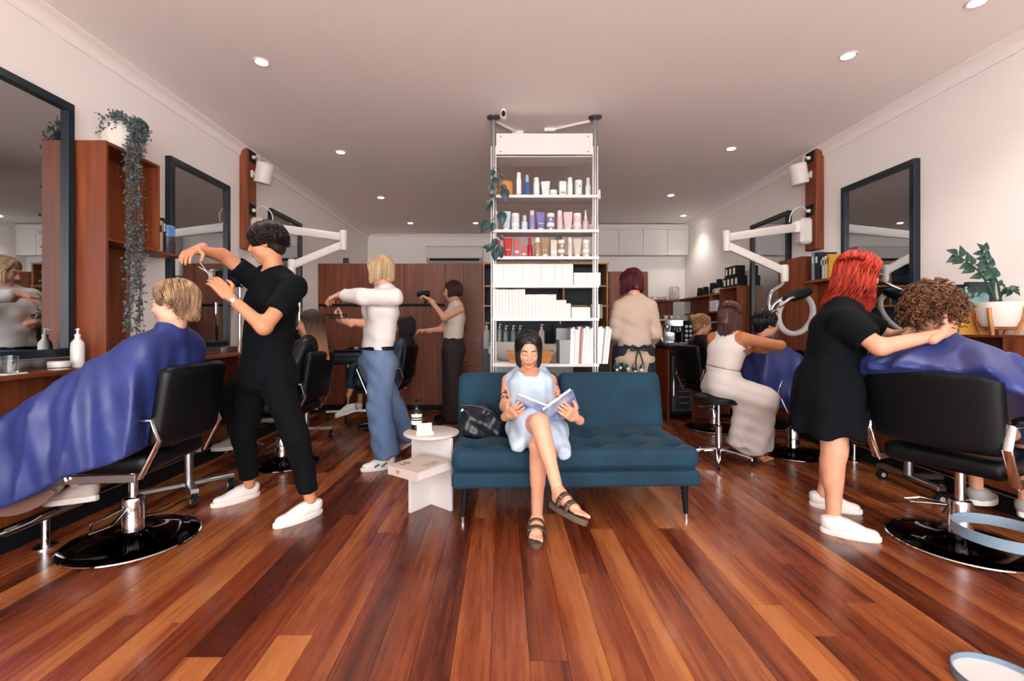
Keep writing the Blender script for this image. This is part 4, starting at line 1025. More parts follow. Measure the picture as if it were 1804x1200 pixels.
# ================================================================ PEOPLE: library
SK = dict(fair='#d9a184', warm='#c98b68', tan='#b9764f', pale='#e0b296')
def skin(kind): return mat('skin_' + kind, SK[kind], 0.5, sss=0.12, noise=0.05, nscale=25, bump=0.04, bscale=400)
M_lip = mat('lip', '#a9544c', 0.4); M_eye = mat('eye_white', '#e8e4e0', 0.2); M_iris = mat('iris', '#2a1a12', 0.2)
def lerp(a, b, t): return a + (b - a) * t
class Pose: pass
def pose(**k):
    p = Pose()
    for a, b in k.items(): setattr(p, a, V(b) if isinstance(b, (tuple, list, Vector)) else b)
    p.lat = (p.sl - p.sr).normalized(); p.hlat = (p.hl - p.hr).normalized()
    p.up = (p.nek - p.pel).normalized(); p.fw = p.lat.cross(p.up).normalized(); p.hfw = p.hlat.cross(V((0, 0, 1))).normalized()
    if not hasattr(p, 'g'): p.g = 1.0
    if not hasattr(p, 'hu'): p.hu = V((0, 0, 1))
    p.Mh = frame(p.hed, y=p.fd, z=p.hu - p.fd.normalized() * p.hu.dot(p.fd.normalized()))
    p.wai = lerp(p.pel, p.nek, 0.38) if not hasattr(p, 'wai') else p.wai
    p.che = lerp(p.pel, p.nek, 0.68) if not hasattr(p, 'che') else p.che
    return p
def torso(S, p, e=0.0, k=0.05, bust=0.0, top=True):
    g = p.g
    S.cap(p.pel, p.wai, 0.112 * g + e, 0.094 * g + e, k, flat=(p.hlat, 1.42))
    S.cap(p.wai, p.che, 0.094 * g + e, 0.105 * g + e, k, flat=(p.lat, 1.38))
    S.cap(lerp(p.hl, p.hr, 0.15) - p.hfw * 0.03, lerp(p.hl, p.hr, 0.85) - p.hfw * 0.03, 0.105 * g + e, None, k)
    if top:
        S.cap(p.che, lerp(p.che, p.nek, 0.7), 0.105 * g + e, 0.07 * g + e, k, flat=(p.lat, 1.45))
        S.cap(lerp(p.sl, p.sr, 0.08), lerp(p.sl, p.nek, 0.75), 0.047 * g + e, 0.05 * g + e, k); S.cap(lerp(p.sr, p.sl, 0.08), lerp(p.sr, p.nek, 0.75), 0.047 * g + e, 0.05 * g + e, k)
    if bust:
        for s in (-1, 1): S.ell(p.che + p.lat * 0.072 * s * g + p.fw * 0.075 * g + p.up * 0.0, (0.062 * bust + e,) * 3, k=0.04)
    return S
def arm(S, p, s, e=0.0, a=0.0, b=2.0, k=0.025, cut=0, g=None):
    """arm s in 'l','r' from param a to b (0 shoulder,1 elbow,2 wrist)"""
    g = g or p.g ** 0.5
    P0, P1, P2 = getattr(p, 's' + s), getattr(p, 'e' + s), getattr(p, 'w' + s)
    if a < 1:
        q = min(b, 1); r0, r1 = 0.051 * g, 0.039 * g
        S.cap(lerp(P0, P1, a), lerp(P0, P1, q), lerp(r0, r1, a) + e, lerp(r0, r1, q) + e, k, cut=cut if b <= 1 else 0)
    if b > 1:
        f = max(a - 1, 0); q = b - 1; r0, r1 = 0.041 * g, 0.026 * g
        S.cap(lerp(P1, P2, f), lerp(P1, P2, q), lerp(r0, r1, f) + e, lerp(r0, r1, q) + e, k, cut=cut)
    return S
def leg(S, p, s, e=0.0, b=2.0, k=0.03, g=None):
    g = g or p.g ** 0.6
    h, kn, an = getattr(p, 'h' + s), getattr(p, 'k' + s), getattr(p, 'a' + s)
    S.cap(h, kn, 0.086 * g + e, 0.054 * g + e, k)
    if b > 1:
        d = (an - kn).normalized(); bk = -(p.hfw - d * p.hfw.dot(d))
        S.cap(kn, an, 0.05 * g + e, 0.033 * g + e, k); S.cap(lerp(kn, an, 0.18) + bk * 0.018, lerp(kn, an, 0.5) + bk * 0.012, 0.046 * g + e, 0.038 * g + e, k)
    return S
def hand(S, w, d, n, t, curl=(0.35, 0.5, 0.35), s=1.0, k=0.006):
    d = V(d).normalized(); n = V(n); n = (n - d * n.dot(d)).normalized(); t0 = d.cross(n); t = t0 if t0.dot(V(t)) > 0 else -t0
    w = V(w)
    Mx = Matrix((t, d, n)).transposed()
    S.cap(w - d * 0.06, w + d * 0.012, 0.028 * s, 0.025 * s, 0.01)
    S.box(w + d * 0.05 * s, (0.078 * s, 0.092 * s, 0.03 * s), 0.0145 * s, Mx, 0.015)
    for i, (o, L) in enumerate(((0.029, 0.070), (0.010, 0.079), (-0.010, 0.073), (-0.028, 0.058))):
        b = w + d * (0.09 - 0.004 * abs(i - 1.3)) * s + t * o * s; a = 0.0; dd = (d + t * (o * 1.5)).normalized()
        for j, f in enumerate((0.46, 0.30, 0.24)):
            a += curl[j]; dr = dd * math.cos(a) + n * math.sin(a); q = b + dr * L * f * s
            S.cap(b, q, (0.0092 - 0.0008 * j) * s, (0.0086 - 0.0008 * j) * s, 0.003); b = q
    b = w + d * 0.028 * s + t * 0.03 * s
    for dr, L, r in ((d * 0.55 + t * 0.75 + n * 0.35, 0.04, 0.0125), (d * 0.85 + t * 0.3 + n * 0.45, 0.032, 0.0105), (d * 0.95 + t * 0.0 + n * 0.5, 0.024, 0.009)):
        q = b + dr.normalized() * L * s; S.cap(b, q, r * s, r * 0.9 * s, 0.006); b = q
    return S
def head(S, p, s=1.0, lids=False, neck=True):
    M = p.Mh; T = lambda x, y, z: M @ V((x * s, y * s, z * s))
    E = lambda c, r, k=0.02, op='u': S.ell(T(*c), tuple(q * s for q in r), M, k, op)
    E((0, -0.015, 0.035), (0.073, 0.092, 0.083)); E((0, 0.025, -0.022), (0.06, 0.066, 0.085), 0.03)
    E((0, 0.058, -0.092), (0.024, 0.022, 0.02), 0.03)
    for x in (-1, 1):
        E((x * 0.036, 0.055, -0.022), (0.024, 0.026, 0.024), 0.03); E((x * 0.045, 0.012, -0.068), (0.018, 0.035, 0.022), 0.03)
    S.cap(T(-0.032, 0.076, 0.03), T(0.032, 0.076, 0.03), 0.011 * s, None, 0.018)
    for x in (-1, 1): E((x * 0.031, 0.1, 0.008), (0.016, 0.016, 0.011), 0.012, 's')
    if lids:
        for x in (-1, 1): E((x * 0.031, 0.078, 0.008), (0.0145, 0.013, 0.0115), 0.004)
    S.cap(T(0, 0.086, 0.02), T(0, 0.108, -0.022), 0.0075 * s, 0.0115 * s, 0.012)
    for x in (-1, 1): E((x * 0.0115, 0.098, -0.027), (0.0085, 0.009, 0.0075), 0.006)
    E((0, 0.083, -0.058), (0.024, 0.014, 0.014), 0.012)
    for x in (-1, 1):
        E((x * 0.077, -0.008, -0.003), (0.0085, 0.02, 0.032), 0.006); E((x * 0.087, -0.004, 0.0), (0.006, 0.011, 0.02), 0.004, 's')
    if neck: S.cap(T(0, -0.022, -0.05), p.nek, 0.05 * s, 0.058 * s, 0.025)
    return S
def make_body(root, p, sk, hands, h=0.011, hh=0.0055, hs=1.0, arms='lr', legs='lr', bust=0.0, lids=False, foot=None):
    """one continuous body: trunk and limbs, finer head and hands in the same mesh"""
    S = torso(Solid(), p, 0, bust=bust); S.cap(p.nek, p.nek + (p.hed - p.nek) * 0.5, 0.052, 0.048, 0.03)
    for s in arms: arm(S, p, s)
    for s in legs: leg(S, p, s)
    parts = [S.net(h, None, 1)]
    parts.append(head(Solid(), p, hs, lids).net(hh, None, 1))
    for (s, d, n, t, curl) in hands:
        parts.append(hand(Solid(), getattr(p, 'w' + s), d, n, t, curl, 1.0 * hs).net(min(hh, 0.0045), None, 1))
    if foot:
        for f in foot: parts.append(f.net(0.005, None, 1))
    Vt, Q = join_np(parts)
    return link('body', from_np('body', Vt, [Q]), skin(sk), root, w=True, angle=None)
def face_bits(root, p, brow='#2a1b14', s=1.0, closed=False, lips='#a9544c'):
    M = p.Mh; T = lambda x, y, z: M @ V((x * s, y * s, z * s)); mb_ = mat('brow_' + brow, brow, 0.7)
    for x in (-1, 1):
        if not closed:
            e = MB().ball((0, 0, 0), 0.0118 * s, 12, M=Matrix.Translation(T(x * 0.031, 0.076, 0.008))).build('eye', M_eye, root, w=True)
            MB().ball((0, 0, 0), 0.006 * s, 10, M=Matrix.Translation(T(x * 0.031, 0.0835, 0.008))).build('iris', M_iris, e, w=True)
        MB().tube([T(x * 0.046, 0.077, 0.004 if closed else 0.014), T(x * 0.031, 0.092 if closed else 0.089, 0.001 if closed else 0.0185), T(x * 0.016, 0.084, 0.004 if closed else 0.013)], 0.0019 * s, 6).build('eyelash', mb_, root, w=True)
        MB().tube([T(x * 0.05, 0.076, 0.03), T(x * 0.034, 0.089, 0.037), T(x * 0.014, 0.09, 0.031)], [0.0015 * s, 0.0034 * s, 0.003 * s], 6).build('eyebrow', mb_, root, w=True)
    S = Solid()
    S.ell(T(0, 0.0955, -0.0535), (0.0205 * s, 0.0062 * s, 0.0042 * s), M, 0.003).ell(T(0, 0.0955, -0.0625), (0.0175 * s, 0.0065 * s, 0.005 * s), M, 0.001)
    solid('lips', S, 0.0028, mat('lip_' + lips, lips, 0.4), root, w=True)
# ---------------------------------------------------------------- hair
def hair_mat(c1, c2, rough=0.42): return mat('hair_' + c1 + c2, c1, rough, col2=c2, nscale=55, stretch=(1, 1, 0.12), spec=0.4)
def strand_mesh(paths, r0, taper=0.35, ns=4):
    """paths (n,m,3) -> thin tapered tubes"""
    n, m, _ = paths.shape; t = np.gradient(paths, axis=1); t /= np.linalg.norm(t, axis=2, keepdims=True) + 1e-9
    ref = np.where(np.abs(t[:, :, 2:3]) < 0.9, np.array([0, 0, 1.0]), np.array([1.0, 0, 0])); a = np.cross(t, ref); a /= np.linalg.norm(a, axis=2, keepdims=True) + 1e-9
    b = np.cross(t, a); w = (1 - (1 - taper) * np.linspace(0, 1, m) ** 1.5)[None, :, None]; rr = np.asarray(r0).reshape(-1, 1, 1) * w
    vs = np.stack([paths + rr * (a * math.cos(2 * PI * k / ns) + b * math.sin(2 * PI * k / ns)) for k in range(ns)], 2)
    idx = np.arange(n * m * ns).reshape(n, m, ns); nx = np.roll(idx, -1, 2)
    Q = np.stack([idx[:, :-1], nx[:, :-1], nx[:, 1:], idx[:, 1:]], -1).reshape(-1, 4)
    return vs.reshape(-1, 3), Q
def hair(root, p, m, L=0.2, n=500, s=1.0, line=55, part=0.0, fringe=0.0, vol=0.012, flare=0.0, wave=0.0, r=0.0035, seed=1, down=(0, 0, -1), back=0.0, cut=None, name='hair', ease=0.7, ragged=6):
    """strands laid over the skull from the parting, then hanging L metres from ear level; line = hairline half angle (deg)"""
    rg = np.random.RandomState(seed); m_ = 14; M = np.array(p.Mh)
    az = rg.uniform(-180, 180, n); side = np.where(az >= 0, 1.0, -1.0)
    layer = rg.uniform(0.25, 1.0, n)
    endaz = np.where(np.abs(az) < line, side * (line + rg.uniform(0, 1, n) ** 1.5 * 55), az)
    fr = np.zeros(n, bool)
    if fringe > 0: fr = (np.abs(az) < line * 0.95); endaz = np.where(fr, az, endaz)
    t = np.linspace(0, 1, m_)[None, :]
    ph_end = np.radians(np.where(fr, 64 + rg.uniform(-1, 0.6, n) * ragged, 98 + rg.uniform(-1.0, 0.7, n) * ragged))
    tt = np.minimum(t / 0.55, 1.0)
    Ae = np.radians(endaz)
    jit = rg.uniform(-0.12, 0.12, n)
    u0 = np.stack([part * 10 + 0.05 * side * rg.uniform(-0.6, 1.4, n), 0.18 + 0.55 * np.cos(np.radians(az) * 0.9) + jit, np.ones(n)], -1); u0 /= np.linalg.norm(u0, axis=1, keepdims=True)
    u1 = np.stack([np.sin(ph_end) * np.sin(Ae), np.sin(ph_end) * np.cos(Ae), np.cos(ph_end)], -1)
    om = np.arccos(np.clip((u0 * u1).sum(1), -0.999, 0.999))[:, None]
    dirs = (np.sin((1 - tt) * om) / np.sin(om))[:, :, None] * u0[:, None, :] + (np.sin(tt * om) / np.sin(om))[:, :, None] * u1[:, None, :]
    lf_ = (layer * np.ones(n))[:, None] * np.minimum(1, 0.8 + tt * 0.6) * np.where(fr[:, None], 1 - 0.8 * tt, 1.0)
    rx, ry, rz = 0.075 + vol * lf_, 0.094 + vol * lf_, 0.085 + vol * lf_
    x = rx * dirs[:, :, 0]; y = -0.015 + ry * dirs[:, :, 1]; z = 0.035 + rz * dirs[:, :, 2]; A = Ae[:, None]
    fall = np.maximum(t - 0.55, 0) / 0.45
    Ls = np.where(fr, fringe, L * rg.uniform(0.93, 1.02, n))[:, None]
    if cut is not None: Ls = Ls * cut(np.radians(np.abs(endaz)))[:, None]
    x = x + np.sin(A) * flare * fall; y = y + np.cos(A) * flare * fall - back * fall ** 1.2 * (np.abs(endaz) > 40)[:, None]
    if wave:
        phs = rg.uniform(0, 6.28, n)[:, None]; x = x + wave * np.sin(phs + fall * 9) * (0.3 + fall); y = y + wave * np.cos(phs * 1.3 + fall * 8) * (0.3 + fall)
    Pl = np.stack([x, y, z], -1) * s
    W = Pl @ M[:3, :3].T + M[:3, 3]
    W = W + np.array(V(down).normalized())[None, None, :] * (fall * Ls)[:, :, None]
    W = W + rg.normal(0, 0.0012, (n, 1, 3))
    cap = Solid(); T = lambda a, b, c: p.Mh @ V((a * s, b * s, c * s))
    cap.ell(T(0, -0.02, 0.037), ((0.074 + vol * 0.45) * s, (0.09 + vol * 0.45) * s, (0.083 + vol * 0.6) * s), p.Mh, 0.01)
    cap.cap(T(0, -0.06, 0.0), T(0, -0.06, -0.04 if L < 0.1 else -0.07), 0.05 * s, 0.045 * s, 0.02, flat=(p.Mh.to_3x3() @ V((1, 0, 0)), 1.25))
    fp = T(0, 0.045, 0.045); fn = p.Mh.to_3x3() @ V((0, 0.8, -0.6)); cap.plane(fp, fn)
    parts = [cap.net(0.008, None, 1), strand_mesh(W, r * (0.6 + 0.8 * rg.rand(n)))]
    Vt, Q = join_np(parts)
    return link(name, from_np(name, Vt, [Q]), m, root, w=True, angle=None)
# ---------------------------------------------------------------- shoes and feet
def sneaker(root, heel, toe, up=(0, 0, 1), m=None, sole=None, lace=None, L=None, s=1.0):
    m = m or mat('shoe_white', '#e9e6e2', 0.55, bump=0.1); sole = sole or mat('shoe_sole', '#efedea', 0.5)
    heel, toe = V(heel), V(toe); d = (toe - heel); L = L or d.length; M = frame(heel, y=d, z=up); W = 0.047 * s
    out = []
    for k in range(28):
        a = 2 * PI * k / 28; yy = 0.5 - 0.5 * math.cos(a); f = 1 if a < PI else -1
        wd = W * (math.sin(PI * min(1, max(0.0, yy)) ** 0.8) ** 0.42) * (0.8 + 0.28 * math.sin(yy * 2.6 - 0.4))
        out.append((f * wd, yy * L))
    so = Solid(); T = lambda x, y, z: M @ V((x, y * L, z))
    so.cap(T(0, 0.13, 0.062), T(0, 0.42, 0.055), 0.034 * s, 0.037 * s, 0.03).cap(T(0, 0.42, 0.05), T(0, 0.85, 0.036), 0.039 * s, 0.034 * s, 0.03, flat=(M.to_3x3() @ V((0, 0, 1)), 0.72))
    so.cap(T(0, 0.17, 0.05), T(0, 0.16, 0.088), 0.036 * s, 0.038 * s, 0.03, cut=2); so.cap(T(0, 0.3, 0.07), T(0, 0.6, 0.052), 0.03 * s, 0.026 * s, 0.025)
    so.plane(T(0, 0, 0.018), M.to_3x3() @ V((0, 0, -1)))
    sh = solid('shoe', so, 0.0065, m, root, w=True)
    mid = [(x * 1.03, y) for x, y in out]
    MB().loft([[M @ V((x * 0.97, L / 2 + (y - L / 2) * 0.98, 0)) for x, y in out], [M @ V((x * 1.04, L / 2 + (y - L / 2) * 1.02, 0.006)) for x, y in out], [M @ V((x * 1.04, L / 2 + (y - L / 2) * 1.02, 0.027)) for x, y in out], [M @ V((x * 0.98, y, 0.03)) for x, y in out]]).build('sole', sole, sh, w=True)
    lc = lace or mat('lace', '#f2f0ee', 0.7)
    for k in range(4):
        y = 0.40 + k * 0.075; z = 0.092 - k * 0.0085
        MB().tube([T(-0.022, y, z - 0.012), T(0, y + 0.01, z), T(0.022, y, z - 0.012)], 0.003, 6).build('lace', lc, sh, w=True)
    return sh
def bare_foot(an, heel, toe, s=1.0):
    an, heel, toe = V(an), V(heel), V(toe); d = toe - heel; L = d.length; up = an - heel; M = frame(heel, y=d, z=up); T = lambda x, y, z: M @ V((x, y * L, z))
    S = Solid().cap(an, T(0, 0.17, 0.055), 0.034 * s, 0.034 * s, 0.02).cap(T(0, 0.13, 0.03), T(0, 0.3, 0.035), 0.03 * s, 0.032 * s, 0.02).cap(T(0, 0.25, 0.045), T(0, 0.68, 0.022), 0.03 * s, 0.024 * s, 0.02, flat=(M.to_3x3() @ V((1, 0, 0)), 1.35))
    for i, x in enumerate((-0.026, -0.010, 0.005, 0.018, 0.030)):
        r = 0.0115 if i == 0 else 0.0085
        S.cap(T(x * 0.9, 0.66, 0.02), T(x * 1.1, 0.97 - 0.035 * i, 0.013), r * s, r * 0.95 * s, 0.003)
    return S, M, L
# ---------------------------------------------------------------- draped capes
def cape(root, rings, m, n=96, folds=9, amp=0.02, seed=3, sub=7, name='cape', thick=0.004, hem=None):
    """rings: (centre, half axis A, half axis B) from neck to hem"""
    rg = random.Random(seed); C = [[V(c), V(a), V(b)] for c, a, b in rings]
    cs, As, Bs = spline([c for c, _, _ in C], sub), spline([a for _, a, _ in C], sub), spline([b for _, _, b in C], sub)
    ph = [rg.uniform(0, 6.28) for _ in range(6)]; out = []
    for i, (c, a, b) in enumerate(zip(cs, As, Bs)):
        t = i / (len(cs) - 1); rr = []
        for k in range(n):
            th = 2 * PI * k / n; f = t ** 1.3
            w = amp * f * (math.sin(folds * th + ph[0] + 0.8 * math.sin(2 * th + t * 2)) + 0.6 * math.sin((folds * 0.6 // 1) * th + ph[1] + t * 1.5) + 0.35 * math.sin(folds * 2.0 // 1 * th + ph[2] - t * 3))
            w += 0.15 * amp * math.sin(5 * th + ph[3]) * math.sin(t * 9 + ph[4])
            e = a * math.cos(th) + b * math.sin(th); l = e.length + 1e-6
            q = c + e * (1 + w / l)
            if hem is not None: q = hem(q, t, th)
            rr.append(q)
        out.append(rr)
    o = MB().loft(out, True, (False, False)).build(name, m, root, w=True, angle=None)
    md = o.modifiers.new('thickness', 'SOLIDIFY'); md.thickness = thick; md.offset = -1
    return o
M_cape = mat('blue_cape', '#303f80', 0.42, noise=0.06, nscale=8, bump=0.25, bscale=30, sheen=0.15, col2='#28356f')
M_capeb = mat('black_cape', '#070d14', 0.45, bump=0.25, bscale=30)
M_blk = mat('black_cotton', '#050a0f', 0.9, spec=0.2, bump=0.2, bscale=40)
def hull_planes(pts):
    bm = bmesh.new()
    for q in pts: bm.verts.new(q)
    r = bmesh.ops.convex_hull(bm, input=bm.verts); c = V((0, 0, 0))
    for q in pts: c += V(q)
    c /= len(pts); out = []
    bm.normal_update()
    for f in bm.faces:
        n = f.normal.copy(); d = n.dot(f.verts[0].co)
        if n.dot(c) > d: n, d = -n, -d
        if not any((n - n2).length < 0.05 and abs(d - d2) < 0.004 for n2, d2 in out): out.append((n, d))
    bm.free(); return out
def drape(root, p, m, hem_f, hem_b, f, extra=(), seed=1, n=9, amp=0.016, h=0.011, name='cape', wide=1.0, side=0.36, kdrop=0.5, spread=0.03, hi0=0.06):
    """salon cape: taut between neck, shoulders, elbows and knees, then hanging to a tilted hem"""
    f = V(f).normalized(); lat = V((0, 0, 1)).cross(f); pts = []
    sph = lambda c, r: [V(c) + V(q) * r for q in ((1, 0, 0), (-1, 0, 0), (0, 1, 0), (0, -1, 0), (.7, .7, 0), (-.7, .7, 0), (.7, -.7, 0), (-.7, -.7, 0), (0, 0, 1), (.5, .5, .7), (-.5, .5, .7), (.5, -.5, .7), (-.5, -.5, .7))]
    pts += sph(p.nek + V((0, 0, 0.0)), 0.075)
    for s, sg in (('l', 1), ('r', -1)):
        sh, el, kn = (getattr(p, q + s) for q in 'sek'); o = lat * sg
        pts += sph(sh, 0.082) + sph(el, 0.088) + sph(kn, 0.1)
        pts += sph(kn + f * spread + o * 0.02 - V((0, 0, kdrop)), 0.09)
        pts += sph(V((p.pel.x, p.pel.y, 0.30)) + o * (side - 0.07) + f * 0.05, 0.07) + sph(V((p.pel.x, p.pel.y, 0.72)) + o * (side - 0.05) + f * 0.12, 0.05)
    pts += sph(V((p.pel.x, p.pel.y, 0.3)) - f * 0.06, 0.09)
    pts += [V(q) for q in extra]
    pl = hull_planes(pts)
    lo = np.min([list(q) for q in pts], 0) - 0.05; hi = np.max([list(q) for q in pts], 0) + 0.05
    nn_ = np.ceil((hi - lo) / h).astype(int) + 1; ax = [(lo[i] + h * np.arange(nn_[i])).astype(np.float32) for i in range(3)]
    X, Y, Z = np.meshgrid(*ax, indexing='ij'); D = np.full(X.shape, -9, np.float32); kk = 0.03
    for q, d in pl:
        e = q.x * X + q.y * Y + q.z * Z - np.float32(d); g = np.maximum(kk - np.abs(D - e), 0) / kk; D = np.maximum(D, e) + g * g * (kk * 0.2)
    # collar hollow and gathered shoulders
    cx, cy, zt = p.pel.x + f.x * 0.15, p.pel.y + f.y * 0.15, p.nek.z
    rg = random.Random(seed); ph = [rg.uniform(0, 6.28) for _ in range(6)]
    th = np.arctan2(Y - cy, X - cx); a = np.clip((zt - hi0 - Z) / 0.42, 0.0, 1.0) ** 0.8
    cr = np.abs(np.sin(n * 0.5 * th + ph[0] + 0.6 * np.sin(3 * th + ph[1]) + 1.5 * (zt - Z))) ** 0.8
    D = D + amp * a * (2.6 * cr - 2.1) + amp * 0.6 * a * np.sin(1.7 * n * th + ph[2] + 6 * Z) + amp * 0.35 * np.sin(17 * (X * f.y - Y * f.x) + 24 * Z + ph[3]) * np.sin(13 * X + ph[4])
    # neck collar
    ck = V(p.nek) + V((0, 0, 0.05)); rr = np.sqrt((X - ck.x) ** 2 + (Y - ck.y) ** 2); col = np.maximum(rr - 0.068, np.maximum(Z - ck.z, ck.z - 0.1 - Z)); g = np.maximum(0.03 - np.abs(D - col), 0) / 0.03; D = np.minimum(D, col) - g * g * 0.0075
    kf = lerp(p.kl, p.kr, 0.5) + f * 0.1; kf.z = hem_f; bk = V((p.pel.x, p.pel.y, hem_b)) - f * 0.15
    sl = (bk - kf).normalized(); nv = sl.cross(lat); nv = nv if nv.z < 0 else -nv
    D = np.maximum(D, (nv.x * (X - kf.x) + nv.y * (Y - kf.y) + nv.z * (Z - kf.z)) + 0.012 * np.sin(5 * th + ph[5]))
    D = D.astype(np.float32); D[0] = D[-1] = 0.1; D[:, 0] = D[:, -1] = 0.1; D[:, :, 0] = D[:, :, -1] = 0.1
    Vt, Q = surface_net(D, lo, h, 1)
    return link(name, from_np(name, Vt, [Q]), m, root, w=True, angle=0.9)
def sandal(root, M, L, m=None, s=1.0):
    m = m or mat('brown_leather', '#4b3a33', 0.5, bump=0.2); so = mat('cork_sole', '#5a4a40', 0.8)
    T = lambda x, y, z: M @ V((x, y * L, z)); out = []
    for k in range(26):
        a = 2 * PI * k / 26; yy = 0.5 - 0.5 * math.cos(a); fs = 1 if a < PI else -1
        wd = 0.045 * (max(0, math.sin(PI * yy ** 0.85)) ** 0.4) * (0.82 + 0.25 * math.sin(yy * 2.6 - 0.4)); out.append((fs * wd, -0.03 + yy * 1.09))
    sl = MB().loft([[T(x * 0.97, y, -0.026) for x, y in out], [T(x * 1.03, y, -0.022) for x, y in out], [T(x * 1.03, y, -0.004) for x, y in out], [T(x, y, 0.0) for x, y in out]]).build('sandal', so, root, w=True)
    for y, hz in ((0.36, 0.078), (0.60, 0.056)):
        r0, r1 = [], []
        for k in range(13):
            a = PI * k / 12; x, z = 0.047 * math.cos(a), -0.004 + hz * math.sin(a) ** 0.8 * 0.95
            r0.append(T(x, y - 0.06, z + 0.004)); r1.append(T(x, y + 0.06, z - 0.003))
        o = MB().loft([r0, r1], closed=False, cap=(False, False)).build('strap', m, sl, w=True); md = o.modifiers.new('t', 'SOLIDIFY'); md.thickness = 0.004
        MB().tube([T(0.036 + dx, y + dy, hz * 0.62) for dx, dy in ((-0.01, -0.05), (0.008, -0.05), (0.008, 0.05), (-0.01, 0.05))], 0.0025, 6, closed=True).build('buckle', M_chrome, sl, w=True)
    return sl
# ================================================================ PEOPLE
# --- man in black, standing, cutting the blond client's hair
J = pose(pel=P(468, 655, 2.88), nek=P(482, 482, 2.88), hed=P(470, 430, 2.87), fd=(-1, -0.2, -0.22), hu=(0.1, 0, 1), g=1.06,
         sl=P(519, 506, 2.72), sr=P(450, 494, 3.0), el=P(465, 577, 2.55), wl=P(405, 523, 2.52), er=P(392, 450, 2.85), wr=P(347, 440, 2.66),
         hl=P(485, 668, 2.80), hr=P(448, 668, 2.96), kl=P(522, 772, 2.76), kr=P(430, 765, 2.98), al=P(547, 880, 2.76), ar=P(440, 853, 3.04))
man = thing('person', 'man in black T-shirt and trousers with white sneakers, styling the blond client', 'person', (J.al.x - 0.3, 2.86, 0))
make_body(man, J, 'warm', [('l', P(372, 488, 2.5) - J.wl, (-0.2, 0.6, -0.6), (0.3, -0.4, 0.8), (0.3, 0.4, 0.3)), ('r', P(318, 452, 2.52) - J.wr, (0, -0.3, -1), (0.3, -0.8, 0.2), (0.35, 0.5, 0.3))])
face_bits(man, J, '#15100e')
hair(man, J, hair_mat('#120e0f', '#241a17'), L=0.04, n=1100, line=44, fringe=0.045, vol=0.03, wave=0.012, r=0.0032, seed=5, ragged=26, part=0.03, cut=lambda a: 0.1 + 0.6 * np.clip((a - 1.9) / 0.6, 0, 1))
S = torso(Solid(), J, 0.022); arm(S, J, 'l', 0.022, 0, 0.62, cut=2); arm(S, J, 'r', 0.022, 0, 0.62, cut=2)
S.cap(J.pel + V((0, 0, -0.08)), J.pel, 0.13, 0.13, 0.04, flat=(J.hlat, 1.25)); S.plane(J.pel + V((0, 0, -0.1)), (0, 0, -1)); S.ell(J.nek + J.fw * 0.05 + V((0, 0, 0.055)), (0.075, 0.085, 0.05), k=0.01, op='s')
solid('t_shirt', S, 0.012, M_blk, man, w=True, disp=lambda X, Y, Z: 0.004 * np.sin(X * 40 + Z * 25) * np.sin(Z * 30 + Y * 20))
S = Solid().cap(J.pel + V((0, 0, 0.03)), J.pel + V((0, 0, -0.04)), 0.13, 0.125, 0.04, flat=(J.hlat, 1.25))
for s in 'lr':
    h_, k_, a_ = getattr(J, 'h' + s), getattr(J, 'k' + s), getattr(J, 'a' + s)
    S.cap(h_, k_, 0.1, 0.075, 0.03).cap(k_, lerp(k_, a_, 0.88), 0.075, 0.058, 0.03, cut=2)
solid('trousers', S, 0.012, mat('black_trousers', '#05080d', 0.9, bump=0.2, bscale=60, spec=0.2), man, w=True, disp=lambda X, Y, Z: 0.003 * np.sin(Z * 50 + X * 30))
sneaker(man, FL(567, 903), FL(478, 934), (0, 0, 1), L=0.30); sneaker(man, FL(457, 872), FL(362, 899), (0, 0, 1), L=0.30)
wd = (P(372, 488, 2.5) - J.wl).normalized()
MB().lathe([(0.03, -0.009), (0.034, -0.009), (0.034, 0.009), (0.03, 0.009), (0.03, -0.009)], 24, M=frame(J.wl - wd * 0.03, z=wd, x=(0, 0, 1)), capb=False, capt=False).build('watch', M_chrome, man, w=True)
t = thing('hair_scissors', 'steel hair scissors held above blond hair by the man in black', 'scissors', tuple(P(345, 465, 2.5)))
MB().tube([P(352, 462, 2.48), P(372, 488, 2.46)], [0.002, 0.005], 6).build('blade', M_chrome, t, w=True)
MB().tube([P(350, 470, 2.47), P(374, 484, 2.47)], [0.002, 0.005], 6).build('blade', M_chrome, t, w=True)
# --- blond client in blue cape
J = pose(pel=(-1.95, 2.45, 0.60), nek=(-1.80, 2.47, 1.13), hed=P(307, 536, 2.46), fd=(-1, -0.12, -0.14), hu=(-0.05, 0, 1), g=0.85,
         sl=(-1.81, 2.29, 1.05), sr=(-1.81, 2.65, 1.05), el=(-1.92, 2.22, 0.80), wl=(-2.15, 2.33, 0.75), er=(-1.92, 2.70, 0.80), wr=(-2.15, 2.6, 0.75),
         hl=(-1.98, 2.36, 0.60), hr=(-1.98, 2.54, 0.60), kl=(-2.36, 2.28, 0.64), kr=(-2.36, 2.48, 0.64), al=P(88, 838, 2.28), ar=P(135, 852, 2.42))
cl = thing('person', 'blond client with layered hair seated in dark blue cape and beige sneakers', 'person', (-2.0, 2.45, 0))
make_body(cl, J, 'pale', [('l', (-1, 0.2, 0), (0, 0, -1), (0, 1, 0), (0.3, 0.3, 0.2)), ('r', (-1, -0.2, 0), (0, 0, -1), (0, -1, 0), (0.3, 0.3, 0.2))], bust=0.8)
face_bits(cl, J, '#8a6a4c')
